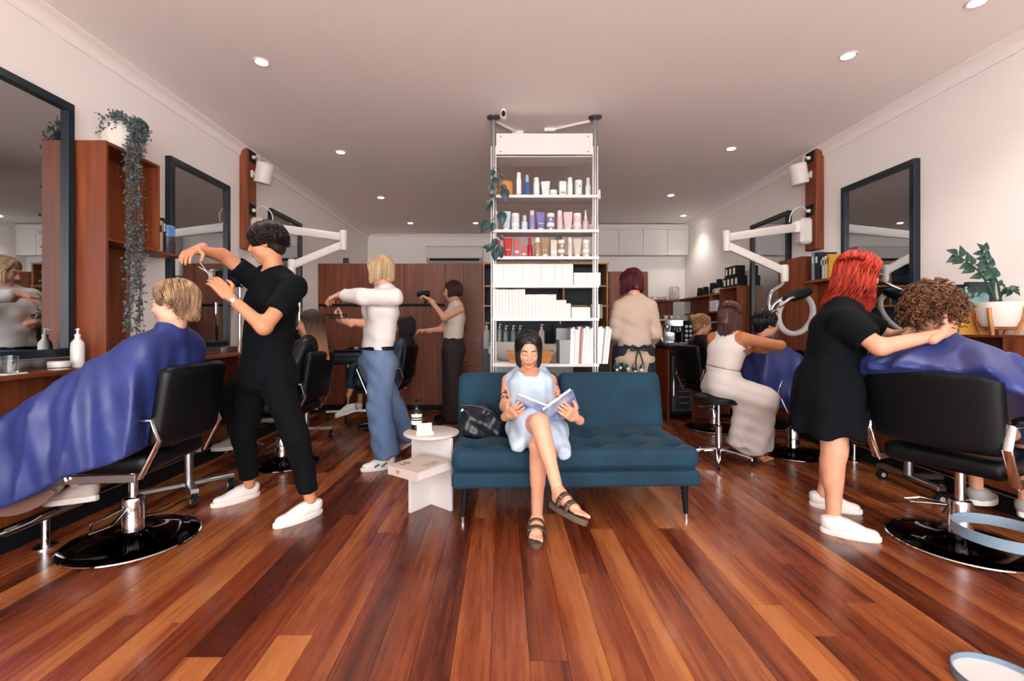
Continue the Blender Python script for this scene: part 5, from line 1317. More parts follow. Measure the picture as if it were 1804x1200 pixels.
hair(cl, J, hair_mat('#c2a17c', '#6f5341'), L=0.115, n=1000, line=58, fringe=0.035, vol=0.024, wave=0.007, ragged=14, flare=-0.01, r=0.0034, seed=8, back=0.0, cut=lambda a: 0.15 + 0.85 * np.clip((a - 1.5) / 0.7, 0, 1))
M_sn = mat('shoe_beige', '#bdb2a9', 0.7, bump=0.2)
sneaker(cl, P(172, 882, 2.42), P(72, 893, 2.42), (0.1, 0.15, 1), M_sn, mat('sole_white', '#dcd6d0', 0.5), L=0.29)
sneaker(cl, P(92, 868, 2.26), P(-14, 912, 2.26), (0.25, 0.85, 0.6), M_sn, mat('sole_brown', '#8a6f63', 0.6, bump=0.5, bscale=60), L=0.30)
drape(cl, J, M_cape, 0.27, 0.55, (-1, -0.06, 0), extra=[(-1.79, 2.14, 0.76), (-2.2, 2.12, 0.76), (-1.78, 2.12, 0.45), (-2.47, 2.14, 0.66), (-2.49, 2.12, 0.30), (-2.49, 2.45, 0.70), (-2.49, 2.5, 0.3)], seed=4, n=13, amp=0.017, side=0.34)
# --- client with long straight hair, dark gown
J = pose(pel=(-1.76, 3.88, 0.60), nek=(-1.62, 3.88, 1.05), hed=P(546, 573, 3.88), fd=(-1, -0.1, -0.1), g=0.85,
         sl=(-1.63, 3.70, 0.99), sr=(-1.63, 4.06, 0.99), el=(-1.72, 3.62, 0.75), wl=(-1.95, 3.72, 0.74), er=(-1.72, 4.13, 0.75), wr=(-1.95, 4.0, 0.74),
         hl=(-1.80, 3.79, 0.60), hr=(-1.80, 3.97, 0.60), kl=(-2.2, 3.75, 0.62), kr=(-2.2, 3.98, 0.62), al=(-2.22, 3.78, 0.20), ar=(-2.2, 3.95, 0.2))
c2 = thing('person', 'seated client in black gown with long straight brown to blond hair', 'person', (-1.9, 3.88, 0))
make_body(c2, J, 'fair', [('l', (-1, 0.2, 0), (0, 0, -1), (0, 1, 0), (0.3, 0.3, 0.2)), ('r', (-1, -0.2, 0), (0, 0, -1), (0, -1, 0), (0.3, 0.3, 0.2))], h=0.016, hh=0.007)
face_bits(c2, J, '#2a1b14')
def long_hair_mat():
    m = mat('hair_ombre', '#2a1b15', 0.45, col2='#3d2820', nscale=55, stretch=(1, 1, 0.12)); nt = m.node_tree
    geo = nt.nodes.new('ShaderNodeNewGeometry'); sx = nt.nodes.new('ShaderNodeSeparateXYZ'); mr = nt.nodes.new('ShaderNodeMapRange'); mx = nt.nodes.new('ShaderNodeMix'); mx.data_type = 'RGBA'
    nt.links.new(geo.outputs['Position'], sx.inputs[0]); nt.links.new(sx.outputs['Z'], mr.inputs[0]); mr.inputs['From Min'].default_value = 1.2; mr.inputs['From Max'].default_value = 0.98
    b = nt.nodes['Principled BSDF']; src = b.inputs['Base Color'].links[0].from_socket
    nt.links.new(mr.outputs[0], mx.inputs[0]); nt.links.new(src, mx.inputs[6]); mx.inputs[7].default_value = lin('#a57c57'); nt.links.new(mx.outputs[2], b.inputs['Base Color']); return m
hair(c2, J, long_hair_mat(), L=0.33, n=700, line=70, vol=0.014, r=0.004, seed=21, back=0.07, flare=-0.03)
drape(c2, J, M_capeb, 0.36, 0.55, (-1, 0, 0), seed=6, h=0.014)
M_jeand = mat('dark_jeans', '#22324a', 0.8, bump=0.2)
S = Solid()
for k_, a_ in ((J.kl, J.al), (J.kr, J.ar)): S.cap(k_, lerp(k_, a_, 0.85), 0.075, 0.06, 0.03, cut=2)
solid('trousers', S, 0.014, M_jeand, c2, w=True)
M_sg = mat('shoe_grey', '#a7a6a4', 0.6)
sneaker(c2, (-2.14, 3.78, 0.155), (-2.40, 3.76, 0.13), (0, 0, 1), M_sg, L=0.27); sneaker(c2, (-2.14, 3.96, 0.155), (-2.40, 3.97, 0.13), (0, 0, 1), M_sg, L=0.27)
# --- stylist in white shirt and blue jeans
J = pose(pel=P(663, 632, 3.75), nek=P(678, 508, 3.75), hed=P(670, 480, 3.74), fd=(-1, 0.25, -0.3), hu=(-0.1, 0, 1),
         sl=P(694, 524, 3.60), sr=P(664, 522, 3.88), el=P(640, 523, 3.50), wl=P(598, 520, 3.62), er=P(650, 571, 3.85), wr=P(608, 566, 3.72),
         hl=P(672, 642, 3.67), hr=P(655, 642, 3.83), kl=P(668, 722, 3.68), kr=P(692, 715, 3.98), al=P(682, 806, 3.70), ar=P(715, 773, 4.10))
s4 = thing('person', 'blond bobbed stylist in white shirt and blue jeans combing long hair', 'person', (J.pel.x, 3.75, 0))
make_body(s4, J, 'fair', [('l', P(580, 527, 3.68) - J.wl, (-0.3, 0.3, -1), (0.5, -0.7, 0), (0.4, 0.6, 0.4)), ('r', P(590, 558, 3.75) - J.wr, (0, 0.6, 0.5), (0.4, 0, 0.9), (0.5, 0.6, 0.4))], h=0.014, hh=0.006, bust=0.9)
face_bits(s4, J, '#9a7a58')
hair(s4, J, hair_mat('#c9b08d', '#a78a66'), L=0.10, n=750, line=52, fringe=0.05, vol=0.022, r=0.0036, seed=31)
M_shirt = mat('white_shirt', '#dcd8d5', 0.8, bump=0.15, bscale=40)
S = torso(Solid(), J, 0.016, bust=0.95); arm(S, J, 'l', 0.024, 0, 1.8, cut=2); arm(S, J, 'r', 0.022, 0, 0.9, cut=2); S.plane(J.pel + V((0, 0, 0.075)), (0, 0, -1)); S.ell(J.nek + J.fw * 0.04 + V((0, 0, 0.065)), (0.07, 0.07, 0.05), k=0.01, op='s')
solid('shirt', S, 0.013, M_shirt, s4, w=True, disp=lambda X, Y, Z: 0.005 * np.sin(X * 30 + Z * 35) * np.sin(Z * 22 - X * 12))
M_jean = mat('blue_jeans', '#6a7f9e', 0.85, col2='#4d658a', nscale=6, bump=0.3, bscale=120, stretch=(1, 1, 0.3))
S = torso(Solid(), J, 0.012, top=False).cap(J.pel + V((0.035, 0, -0.03)), J.pel + V((0.04, 0, -0.07)), 0.115, None, 0.04)
for s in 'lr':
    h_, k_, a_ = getattr(J, 'h' + s), getattr(J, 'k' + s), getattr(J, 'a' + s)
    S.cap(h_, k_, 0.112, 0.098, 0.03).cap(k_, lerp(k_, a_, 0.97), 0.098, 0.112, 0.03, cut=2)
S.plane(J.pel + V((0, 0, 0.10)), (0, 0, 1))
solid('jeans', S, 0.013, M_jean, s4, w=True, disp=lambda X, Y, Z: 0.004 * np.sin(Z * 45 + X * 40))
S = torso(Solid(), J, 0.019, top=False); S.plane(J.pel + V((0, 0, 0.105)), (0, 0, 1)).plane(J.pel + V((0, 0, 0.07)), (0, 0, -1)); solid('belt', S, 0.012, M_blackm, s4, w=True)
sh = sneaker(s4, FL(696, 822), FL(634, 832), (0, 0, 1), L=0.28)
MB().tube([P(660, 824, 3.63), P(668, 818, 3.63)], 0.006, 6).tube([P(672, 823, 3.63), P(682, 815, 3.64)], 0.006, 6).build('green_stripe', mat('green', '#2c5a46', 0.5), sh, w=True)
sneaker(s4, P(736, 776, 4.18), FL(694, 799), (0.3, 0, 1), L=0.27)
MB().lathe([(0.028, -0.004), (0.031, 0), (0.028, 0.004)], 20, M=frame(lerp(J.er, J.wr, 0.85), z=J.wr - J.er, x=(0, 1, 0)), capb=False, capt=False).build('bracelet', M_chrome, s4, w=True)
# --- client with dark bob at the back
J = pose(pel=(-1.24, 5.35, 0.62), nek=(-1.12, 5.35, 1.03), hed=P(714, 577, 5.35), fd=(-1, 0.3, -0.15), g=0.85,
         sl=(-1.13, 5.18, 0.97), sr=(-1.13, 5.52, 0.97), el=(-1.2, 5.11, 0.76), wl=(-1.45, 5.2, 0.74), er=(-1.2, 5.59, 0.76), wr=(-1.45, 5.5, 0.74),
         hl=(-1.28, 5.26, 0.62), hr=(-1.28, 5.44, 0.62), kl=(-1.68, 5.24, 0.66), kr=(-1.66, 5.42, 0.64), al=P(614, 698, 5.2), ar=(-1.7, 5.42, 0.26))
c5 = thing('person', 'seated client with dark bob in black cape beside timber cupboards', 'person', (-1.3, 5.35, 0))
make_body(c5, J, 'fair', [('l', (-1, 0.2, 0), (0, 0, -1), (0, 1, 0), (0.3, 0.3, 0.2)), ('r', (-1, -0.2, 0), (0, 0, -1), (0, -1, 0), (0.3, 0.3, 0.2))], h=0.018, hh=0.009)
hair(c5, J, hair_mat('#0f1216', '#1c1a1c'), L=0.11, n=420, line=58, vol=0.02, r=0.0045, seed=41)
drape(c5, J, mat('navy_cape', '#10243a', 0.45, bump=0.2, bscale=30), 0.5, 0.50, (-1, 0, 0), seed=9, h=0.016)
S = Solid().cap(J.hl, J.kl, 0.1, 0.075, 0.03).cap(J.hr, J.kr, 0.1, 0.075, 0.03).cap(J.kl, lerp(J.kl, J.al, 0.7), 0.075, 0.065, 0.03, cut=2).cap(J.kr, lerp(J.kr, J.ar, 0.7), 0.075, 0.065, 0.03, cut=2)
solid('trousers', S, 0.016, M_jeand, c5, w=True)
sneaker(c5, P(629, 724, 5.2), P(592, 737, 5.2), (0, 0, 1), L=0.26); sneaker(c5, (-1.66, 5.42, 0.17), (-1.9, 5.4, 0.13), (0, 0, 1), L=0.26)
# --- stylist with auburn bob at the back
J = pose(pel=P(797, 612, 5.55), nek=P(803, 535, 5.55), hed=P(797, 514, 5.54), fd=(-1, -0.1, -0.2),
         sl=P(811, 545, 5.40), sr=P(798, 545, 5.70), el=P(783, 560, 5.32), wl=P(757, 528, 5.36), er=P(778, 580, 5.62), wr=P(750, 583, 5.5),
         hl=P(800, 618, 5.46), hr=P(794, 618, 5.64), kl=P(800, 680, 5.44), kr=P(793, 680, 5.66), al=P(801, 735, 5.47), ar=P(794, 730, 5.67))
s6 = thing('person', 'auburn bobbed stylist in cream sleeveless top and dark trousers with hair dryer', 'person', (J.pel.x, 5.55, 0))
make_body(s6, J, 'fair', [('l', P(748, 522, 5.36) - J.wl, (-0.3, 0.2, -1), (0, 0.8, 0.2), (0.9, 1.0, 0.6)), ('r', P(738, 582, 5.45) - J.wr, (0, -0.2, -1), (0, -1, 0.2), (0.5, 0.6, 0.4))], h=0.016, hh=0.008, bust=0.9)
face_bits(s6, J, '#2a1412')
hair(s6, J, hair_mat('#32161a', '#4a2024'), L=0.09, n=480, line=52, fringe=0.045, vol=0.022, r=0.0042, seed=51)
S = torso(Solid(), J, 0.014, bust=0.95); S.plane(J.pel + V((0, 0, 0.1)), (0, 0, -1)); S.ell(J.nek + J.fw * 0.03 + V((0, 0, 0.06)), (0.075, 0.075, 0.05), k=0.01, op='s')
solid('sleeveless_top', S, 0.016, mat('cream_knit', '#d8cdc0', 0.85, bump=0.2, bscale=80), s6, w=True)
S = torso(Solid(), J, 0.012, top=False)
for s in 'lr': S.cap(getattr(J, 'h' + s), getattr(J, 'k' + s), 0.112, 0.1, 0.03).cap(getattr(J, 'k' + s), getattr(J, 'a' + s) - V((0, 0, 0.04)), 0.1, 0.115, 0.03, cut=2)
S.plane(J.pel + V((0, 0, 0.125)), (0, 0, 1))
solid('trousers', S, 0.016, mat('brown_trousers', '#2a2023', 0.85), s6, w=True, disp=lambda X, Y, Z: 0.004 * np.sin(X * 60 + Z * 8))
for a_ in (J.al, J.ar): sneaker(s6, (a_.x + 0.05, a_.y, 0), (a_.x - 0.21, a_.y, 0), (0, 0, 1), M_blk, M_rubber, M_blk, L=0.26)
t = thing('hair_dryer', 'black hair dryer raised in hand of the auburn stylist', 'hair dryer', tuple(P(744, 528, 5.36)))
hp = P(748, 519, 5.36)
MB().tube([hp + V((-0.09, 0, 0.0)), hp + V((-0.03, 0, 0.01)), hp + V((0.04, 0, 0.01)), hp + V((0.06, 0, 0.01))], [0.026, 0.036, 0.038, 0.03], 16).build('barrel', M_blackm, t, w=True)
MB().tube([hp + V((0.02, 0, -0.02)), hp + V((0.01, 0, -0.13))], 0.017, 10).build('handle', M_blackm, t, w=True)
t = thing('comb', 'black comb in the lower hand of the jeans stylist', 'comb', tuple(P(590, 556, 3.72)))
MB().box((-0.09, -0.004, 0), (0.09, 0.004, 0.012), 0.001, frame(P(592, 556, 3.70), x=(-0.8, 0.1, 0.5), z=(0, 0.2, 1))).build('spine', M_blackm, t, w=True)
_c = MB()
for k in range(24): _c.box((-0.085 + k * 0.006, -0.001, -0.028), (-0.082 + k * 0.006, 0.001, 0.0), 0, frame(P(592, 556, 3.70), x=(-0.8, 0.1, 0.5), z=(0, 0.2, 1)))
tag(_c.build('teeth', M_blackm, t, w=True), kind='stuff')
# --- woman reading on the sofa
J = pose(pel=(0.215, 2.88, 0.53), nek=(0.183, 3.15, 0.865), hed=P(931, 617, 3.08), fd=(0.02, -1, -0.42), hu=(0, -0.1, 1), g=0.88,
         sr=P(896, 671, 3.14), sl=P(969, 671, 3.14), er=P(891, 716, 2.98), wr=P(897, 731, 2.68), el=P(985, 716, 2.98), wl=P(1013, 735, 2.68),
         hr=(0.135, 2.84, 0.53), hl=(0.295, 2.84, 0.51), kr=P(950, 745, 2.45), kl=(0.20, 2.50, 0.50), ar=P(982, 862, 2.30), al=P(946, 910, 2.55))
rd = thing('person', 'dark-haired woman with crossed legs in pale blue dress reading on the sofa', 'person', (0.2, 2.75, 0))
f1, M1, L1 = bare_foot(J.ar, P(972, 884, 2.30), P(1031, 916, 2.12), 0.95); f2, M2, L2 = bare_foot(J.al, FL(946, 934) + V((0, 0, 0.026)), FL(944, 966) + V((0, 0, 0.026)), 0.95)
make_body(rd, J, 'fair', [('r', P(914, 722, 2.56) - J.wr, (0.3, 0.9, 0.2), (-0.1, 0.3, 0.9), (0.15, 0.35, 0.3)), ('l', P(992, 720, 2.58) - J.wl, (-0.3, 0.9, 0.2), (0.1, 0.3, 0.9), (0.15, 0.35, 0.3))], h=0.009, hh=0.0045, bust=0.75, lids=True, foot=[f1, f2])
face_bits(rd, J, '#1c1412', closed=True, lips='#a8605a')
hair(rd, J, hair_mat('#14161a', '#211c1c', 0.3), L=0.115, n=900, line=46, vol=0.016, r=0.003, seed=61, flare=-0.006)
sandal(rd, M1, L1); sandal(rd, M2, L2)
M_dress = mat('pale_blue_dress', '#bccde0', 0.75, col2='#aabfd6', nscale=9, bump=0.15, bscale=40)
S = torso(Solid(), J, 0.012, bust=0.8)
for h_, k_ in ((J.hr, J.kr), (J.hl, J.kl)): S.cap(h_, lerp(h_, k_, 0.55), 0.105, 0.1, 0.05)
S.cap(J.hr + V((-0.03, -0.05, -0.02)), J.hr + V((-0.05, -0.27, -0.05)), 0.07, 0.038, 0.05).cap(J.hl + V((0.03, -0.05, 0)), J.hl + V((0.05, -0.3, -0.06)), 0.075, 0.04, 0.05)
S.plane((0, 2.52, 0), (0, -1, 0)); S.ell(J.nek + V((0, -0.09, 0.0)), (0.07, 0.1, 0.11), k=0.01, op='s')
for s, sg in (('r', -1), ('l', 1)): S.plane(getattr(J, 's' + s) + V((sg * 0.0, 0, 0)), (sg, 0, 0.15)) if False else None
solid('dress', S, 0.009, M_dress, rd, w=True, disp=lambda X, Y, Z: 0.004 * np.sin(X * 45 + Z * 30) * np.sin(Y * 30 + Z * 20) + 0.003 * np.sin(X * 90 + Y * 15))
S = Solid().cap(lerp(J.hr, J.kr, 0.35), lerp(J.hr, J.kr, 0.72), 0.079, 0.068, 0.01, cut=2); solid('shorts', S, 0.01, M_blk, rd, w=True)
def ink():
    m = mat('tattoo_ink', '#3a3634', 0.6); nt = m.node_tree; b = nt.nodes['Principled BSDF']; tc = nt.nodes.new('ShaderNodeTexCoord'); n = nt.nodes.new('ShaderNodeTexNoise'); n.inputs['Scale'].default_value = 42; n.inputs['Detail'].default_value = 4
    r = nt.nodes.new('ShaderNodeValToRGB'); r.color_ramp.elements[0].position = 0.5; r.color_ramp.elements[1].position = 0.58; r.color_ramp.elements[1].color = (0.75, 0.75, 0.75, 1)
    nt.links.new(tc.outputs['Object'], n.inputs['Vector']); nt.links.new(n.outputs[0], r.inputs[0]); nt.links.new(r.outputs[0], b.inputs['Alpha']); return m
for s_, a_ in (('l', 0.2), ('r', 0.55)): solid('tattoo', arm(Solid(), J, s_, 0.0022, a_, 0.98), 0.009, ink(), rd, w=True)
MB().tube(spline([J.Mh @ V((x, y, z)) for x, y, z in ((-0.05, -0.03, -0.13), (-0.04, 0.05, -0.165), (0, 0.075, -0.175), (0.04, 0.05, -0.165), (0.05, -0.03, -0.13))], 6), 0.0016, 6).build('necklace', mat('gold', '#b08a4a', 0.3, 0.9), rd, w=True)
# open book in her hands
bkc = P(964, 738, 2.62)
ob = thing('open_book', 'large open picture book held by the reading woman', 'book', tuple(bkc))
hd = V((0.0, -0.55, 0.60)).normalized()
for sg, out, nm in ((-1, V((-0.93, 0.18, 0.36)), 'cover'), (1, V((0.84, 0.12, 0.58)), 'cover')):
    out = out.normalized(); Mx = frame(bkc, x=out * 1.0, y=hd); W_, H_ = 0.205, 0.235; zs_ = 1 if Mx.to_3x3() @ V((0, 0, 1)) @ V((0, 1, 0.6)) > 0 else -1
    y0 = -0.13
    cv = MB().box((0, y0, -0.002 * zs_), (W_, y0 + H_, 0.002 * zs_), 0.0005, Mx).build(nm, mat('book_cover_print', '#5a74ad', 0.35, col2='#d9dde6', nscale=9), ob, w=True)
    MB().box((0.002, y0 + 0.004, 0.002 * zs_), (W_ - 0.006, y0 + H_ - 0.004, 0.018 * zs_), 0.001, Mx).build('pages', M_page, ob, w=True)
    MB().box((0.02, y0 + 0.02, 0.018 * zs_), (W_ - 0.02, y0 + H_ - 0.02, 0.0185 * zs_), 0, Mx).build('picture', mat('page_print', '#9aa0a6', 0.5, col2='#e4e2df', nscale=14), ob, w=True)
# --- red-haired stylist in black
J = pose(pel=P(1462, 672, 2.72), nek=P(1488, 540, 2.70), hed=P(1513, 484, 2.70), fd=(1, -0.05, -0.22), hu=(0.12, 0, 1), g=1.2,
         sr=P(1487, 568, 2.54), sl=P(1500, 562, 2.88), er=P(1550, 612, 2.40), wr=P(1658, 588, 2.34), el=P(1572, 596, 2.85), wl=P(1612, 582, 2.62),
         hr=P(1462, 690, 2.62), hl=P(1468, 690, 2.82), kr=P(1470, 796, 2.56), kl=P(1474, 790, 2.86), ar=P(1468, 902, 2.56), al=P(1450, 872, 2.90))
s12 = thing('person', 'stylist with long red hair in black dress and white sneakers', 'person', (J.pel.x, 2.7, 0))
make_body(s12, J, 'fair', [('r', P(1700, 562, 2.36) - J.wr, (0.2, 0.5, 0.3), (0, 0, 1), (0.7, 0.8, 0.5)), ('l', P(1640, 560, 2.6) - J.wl, (0.2, -0.6, 0.2), (0, 0, 1), (0.5, 0.6, 0.4))], h=0.011, bust=1.15)
face_bits(s12, J, '#6a2a1c')
hair(s12, J, hair_mat('#8a1f16', '#c23a22'), L=0.24, n=950, line=62, vol=0.026, wave=0.012, r=0.0042, seed=71, back=0.05, flare=0.012)
S = torso(Solid(), J, 0.02, bust=1.18); arm(S, J, 'l', 0.03, 0, 0.65, cut=2, g=1.1); arm(S, J, 'r', 0.032, 0, 0.7, cut=2, g=1.1)
S.cap(J.wai, J.pel - V((0, 0, 0.02)), 0.115, 0.165, 0.05, flat=(J.hlat, 1.3)); zh = 0.545
S.cap(J.pel, V((J.pel.x - 0.02, J.pel.y, zh)), 0.165, 0.195, 0.05, flat=(J.hlat, 1.25), cut=2)
for h_, k_ in ((J.hr, J.kr), (J.hl, J.kl)): S.cap(h_, k_, 0.14, 0.15, 0.06)
S.plane((0, 0, zh), (0, 0, -1)); S.ell(J.nek + J.fw * 0.04 + V((0, 0, 0.075)), (0.075, 0.075, 0.05), k=0.01, op='s')
solid('dress', S, 0.011, M_blk, s12, w=True, disp=lambda X, Y, Z: 0.012 * np.clip((0.95 - Z) / 0.4, 0, 1) * np.sin(9 * np.arctan2(Y - 2.72, X - 1.96)) + 0.003 * np.sin(X * 40 + Z * 30))
sneaker(s12, FL(1445, 936), FL(1558, 957), (0, 0, 1), L=0.27); sneaker(s12, FL(1426, 890), FL(1524, 908), (0, 0, 1), L=0.27)
g_ = MB()
for x in (-1, 1): g_.tube([J.Mh @ V((x * 0.034 + 0.024 * math.cos(a), 0.102, 0.006 + 0.02 * math.sin(a))) for a in [k / 18 * 2 * PI for k in range(18)]], 0.0018, 6, closed=True); g_.tube([J.Mh @ V((x * 0.058, 0.1, 0.012)), J.Mh @ V((x * 0.079, 0.0, 0.012))], 0.0016, 6)
g_.build('glasses', M_chrome, s12, w=True)
# --- curly-haired client in blue cape
f = V((0.913, 0.408, 0)); lt = V((-0.408, 0.913, 0)); pel = V((2.43, 2.41, 0.60)); nek = V((2.35, 2.43, 1.07))
J = pose(g=0.85, pel=pel, nek=nek, hed=P(1645, 546, 2.44), fd=f + V((0, 0, -0.2)), sl=nek + lt * 0.185 - V((0, 0, 0.06)), sr=nek - lt * 0.185 - V((0, 0, 0.06)), el=nek + lt * 0.25 + f * 0.08 - V((0, 0, 0.30)), er=nek - lt * 0.25 + f * 0.08 - V((0, 0, 0.30)),
         wl=pel + f * 0.28 + lt * 0.12 + V((0, 0, 0.16)), wr=pel + f * 0.28 - lt * 0.12 + V((0, 0, 0.16)), hl=pel + lt * 0.09, hr=pel - lt * 0.09, kl=pel + f * 0.42 + lt * 0.11 + V((0, 0, 0.02)), kr=pel + f * 0.42 - lt * 0.11 + V((0, 0, 0.02)),
         al=pel + f * 0.46 + lt * 0.1 - V((0, 0, 0.42)), ar=pel + f * 0.46 - lt * 0.1 - V((0, 0, 0.42)))
c13 = thing('person', 'client with short curly brown hair seated in blue cape', 'person', (2.46, 2.42, 0))
make_body(c13, J, 'fair', [('l', f, (0, 0, -1), -lt, (0.3, 0.3, 0.2)), ('r', f, (0, 0, -1), lt, (0.3, 0.3, 0.2))], h=0.012)
face_bits(c13, J, '#3a251a')
M_curl = hair_mat('#4a2d1e', '#8a5f40')
rg = np.random.RandomState(3); nc = 760; u = rg.normal(size=(nc, 3)); u /= np.linalg.norm(u, axis=1, keepdims=True); u = u[(u[:, 2] > -0.8) & ~((u[:, 1] > 0.5) & (u[:, 2] < 0.2))]
tt = np.linspace(0, 1, 22); cu = []
for d in u:
    base = np.array([0, -0.012, 0.035]) + d * np.array([0.078, 0.095, 0.088]); a = np.cross(d, [0.3, 0.2, 0.9]); a /= np.linalg.norm(a) + 1e-6; b = np.cross(d, a); ln = rg.uniform(0.045, 0.085); rr = rg.uniform(0.007, 0.013); tr = rg.uniform(2.0, 3.2); p0 = rg.uniform(0, 6.28)
    drp = np.array([0, 0, -0.03])
    cu.append(base + d * ln * tt[:, None] ** 0.9 + (a * np.cos(p0 + tr * 6.28 * tt)[:, None] + b * np.sin(p0 + tr * 6.28 * tt)[:, None]) * rr + drp * tt[:, None] ** 2)
cu = np.array(cu); Mn = np.array(J.Mh); cu = cu @ Mn[:3, :3].T + Mn[:3, 3]
cp = Solid().ell(J.Mh @ V((0, -0.02, 0.042)), (0.09, 0.105, 0.095), J.Mh).plane(J.Mh @ V((0, 0.055, 0.045)), J.Mh.to_3x3() @ V((0, 0.85, -0.5)))
Vt, Q = join_np([cp.net(0.008, None, 1), strand_mesh(cu, 0.0042 * (0.7 + 0.6 * rg.rand(len(cu))), 0.5)])
link('hair', from_np('hair', Vt, [Q]), M_curl, c13, w=True, angle=None)
cb = V((2.44, 2.42, 0)) - f * 0.40
ex = [cb + lt * k + V((0, 0, z)) for k in (-0.27, 0.27) for z in (0.96, 0.6)] + [cb - f * 0.02 + V((0, 0, 0.97)), cb - f * 0.03 + V((0, 0, 0.6))]
drape(c13, J, M_cape, 0.42, 0.80, f, extra=ex, seed=14, n=14, amp=0.04, side=0.42, hi0=0.0)
for a_ in (J.al, J.ar): sneaker(c13, V((a_.x, a_.y, 0.11)) - f * 0.05, V((a_.x, a_.y, 0.09)) + f * 0.2, (0, 0, 1), M_sg, L=0.26)
# --- woman in white on the stool
J = pose(pel=P(1269, 672, 3.92), nek=P(1286, 588, 3.90), hed=P(1286, 558, 3.92), fd=(0.85, 0.5, -0.3), hu=(0.05, 0, 1),
         sl=P(1256, 596, 4.0), sr=P(1309, 596, 3.80), er=P(1374, 609, 3.62), wr=P(1340, 616, 3.86), el=P(1300, 622, 4.15), wl=P(1326, 612, 4.12),
         hr=P(1282, 684, 3.84), hl=P(1266, 684, 4.02), kr=P(1345, 704, 3.72), kl=P(1336, 706, 3.98), ar=P(1325, 792, 3.95), al=P(1302, 795, 4.10))
s10 = thing('person', 'brown-haired woman in white ribbed top and long white skirt sitting on stool', 'person', (J.pel.x, 3.93, 0))
fa1, Ma, La = bare_foot(J.ar, FL(1318, 806) + V((0, 0, 0.026)), FL(1360, 820) + V((0, 0, 0.026)), 0.95); fb1, Mb, Lb = bare_foot(J.al, FL(1285, 800) + V((0, 0, 0.026)), FL(1322, 812) + V((0, 0, 0.026)), 0.95)
make_body(s10, J, 'tan', [('r', P(1322, 612, 3.98) - J.wr, (0.5, 0.5, 0.2), (0, 0, 1), (0.5, 0.6, 0.4)), ('l', P(1338, 600, 4.1) - J.wl, (0.5, -0.5, 0), (0, 0, 1), (0.5, 0.5, 0.4))], h=0.012, hh=0.006, bust=0.9, foot=[fa1, fb1])
face_bits(s10, J, '#2a1b14')
hair(s10, J, hair_mat('#3c2420', '#5c3629', 0.35), L=0.22, n=700, line=60, vol=0.016, r=0.0038, seed=81)
sandal(s10, Ma, La, mat('tan_leather', '#6d4a35', 0.5)); sandal(s10, Mb, Lb, mat('tan_leather', '#6d4a35', 0.5))
M_rib = mat('white_rib', '#dcd6d1', 0.8, bump=0.3, bscale=120, stretch=(1, 1, 0.05)); M_skirt = mat('white_skirt', '#dad3ce', 0.75, bump=0.1)
S = torso(Solid(), J, 0.009, bust=0.93, top=False); S.cap(J.che, lerp(J.che, J.nek, 0.6), 0.112, 0.085, 0.04, flat=(J.lat, 1.3))
for s in 'lr': S.cap(lerp(getattr(J, 's' + s), J.nek, 0.45), J.che, 0.055, 0.09, 0.03)
S.plane(lerp(J.pel, J.wai, 0.75), -J.up); S.ell(J.nek + J.fw * 0.0 + V((0, 0, 0.05)), (0.085, 0.085, 0.075), k=0.01, op='s')
solid('ribbed_top', S, 0.012, M_rib, s10, w=True)
S = torso(Solid(), J, 0.012, top=False).cap(J.hr, J.kr, 0.125, 0.1, 0.06).cap(J.hl, J.kl, 0.125, 0.1, 0.06).cap(J.kr, lerp(J.kr, J.ar, 0.93) + V((0.03, 0, 0)), 0.1, 0.12, 0.06, cut=2).cap(J.kl, lerp(J.kl, J.al, 0.93), 0.1, 0.115, 0.06, cut=2).cap(lerp(J.kr, J.kl, 0.5), lerp(J.ar, J.al, 0.5) + V((0, 0, 0.05)), 0.12, 0.15, 0.06, cut=2).cap(lerp(J.hr, J.kr, 0.6), lerp(J.kr, J.ar, 0.85) + V((-0.12, 0, 0)), 0.09, 0.1, 0.06, cut=2)
S.plane(lerp(J.pel, J.wai, 0.72), J.up)
solid('long_skirt', S, 0.012, M_skirt, s10, w=True, disp=lambda X, Y, Z: 0.008 * np.clip((0.6 - Z) / 0.4, 0, 1) * np.sin(34 * X + 20 * Y) + 0.003 * np.sin(Z * 60 + X * 20))
# --- client with clipped-up dark hair
def seated(hed, chx, chy, f, ang=0.0, knee=0.42, kz=0.62):
    f = V(f).normalized(); lt = V((0, 0, 1)).cross(f); pel = V((chx, chy, 0.60)) - f * 0.10; nek = hed - V((0, 0, 0.155)) - f * 0.02
    return pose(g=0.85, pel=pel, nek=nek, hed=hed, fd=f + V((0, 0, -0.15)), sl=nek + lt * 0.175 - V((0, 0, 0.06)), sr=nek - lt * 0.175 - V((0, 0, 0.06)), el=nek + lt * 0.24 + f * 0.08 - V((0, 0, 0.29)), er=nek - lt * 0.24 + f * 0.08 - V((0, 0, 0.29)),
                wl=pel + f * 0.28 + lt * 0.12 + V((0, 0, 0.15)), wr=pel + f * 0.28 - lt * 0.12 + V((0, 0, 0.15)), hl=pel + lt * 0.09, hr=pel - lt * 0.09, kl=pel + f * knee + lt * 0.11 + V((0, 0, 0.03)), kr=pel + f * knee - lt * 0.11 + V((0, 0, 0.03)),
                al=pel + f * (knee + 0.02) + lt * 0.1 - V((0, 0, 0.42)), ar=pel + f * (knee + 0.02) - lt * 0.1 - V((0, 0, 0.42))), f, lt
J, f, lt = seated(P(1350, 573, 4.14), 2.66, 4.16, (1, 0, 0), knee=0.38)
c11 = thing('person', 'client with dark hair clipped up in sections, seated in blue cape by ring lamp', 'person', (2.6, 4.16, 0))
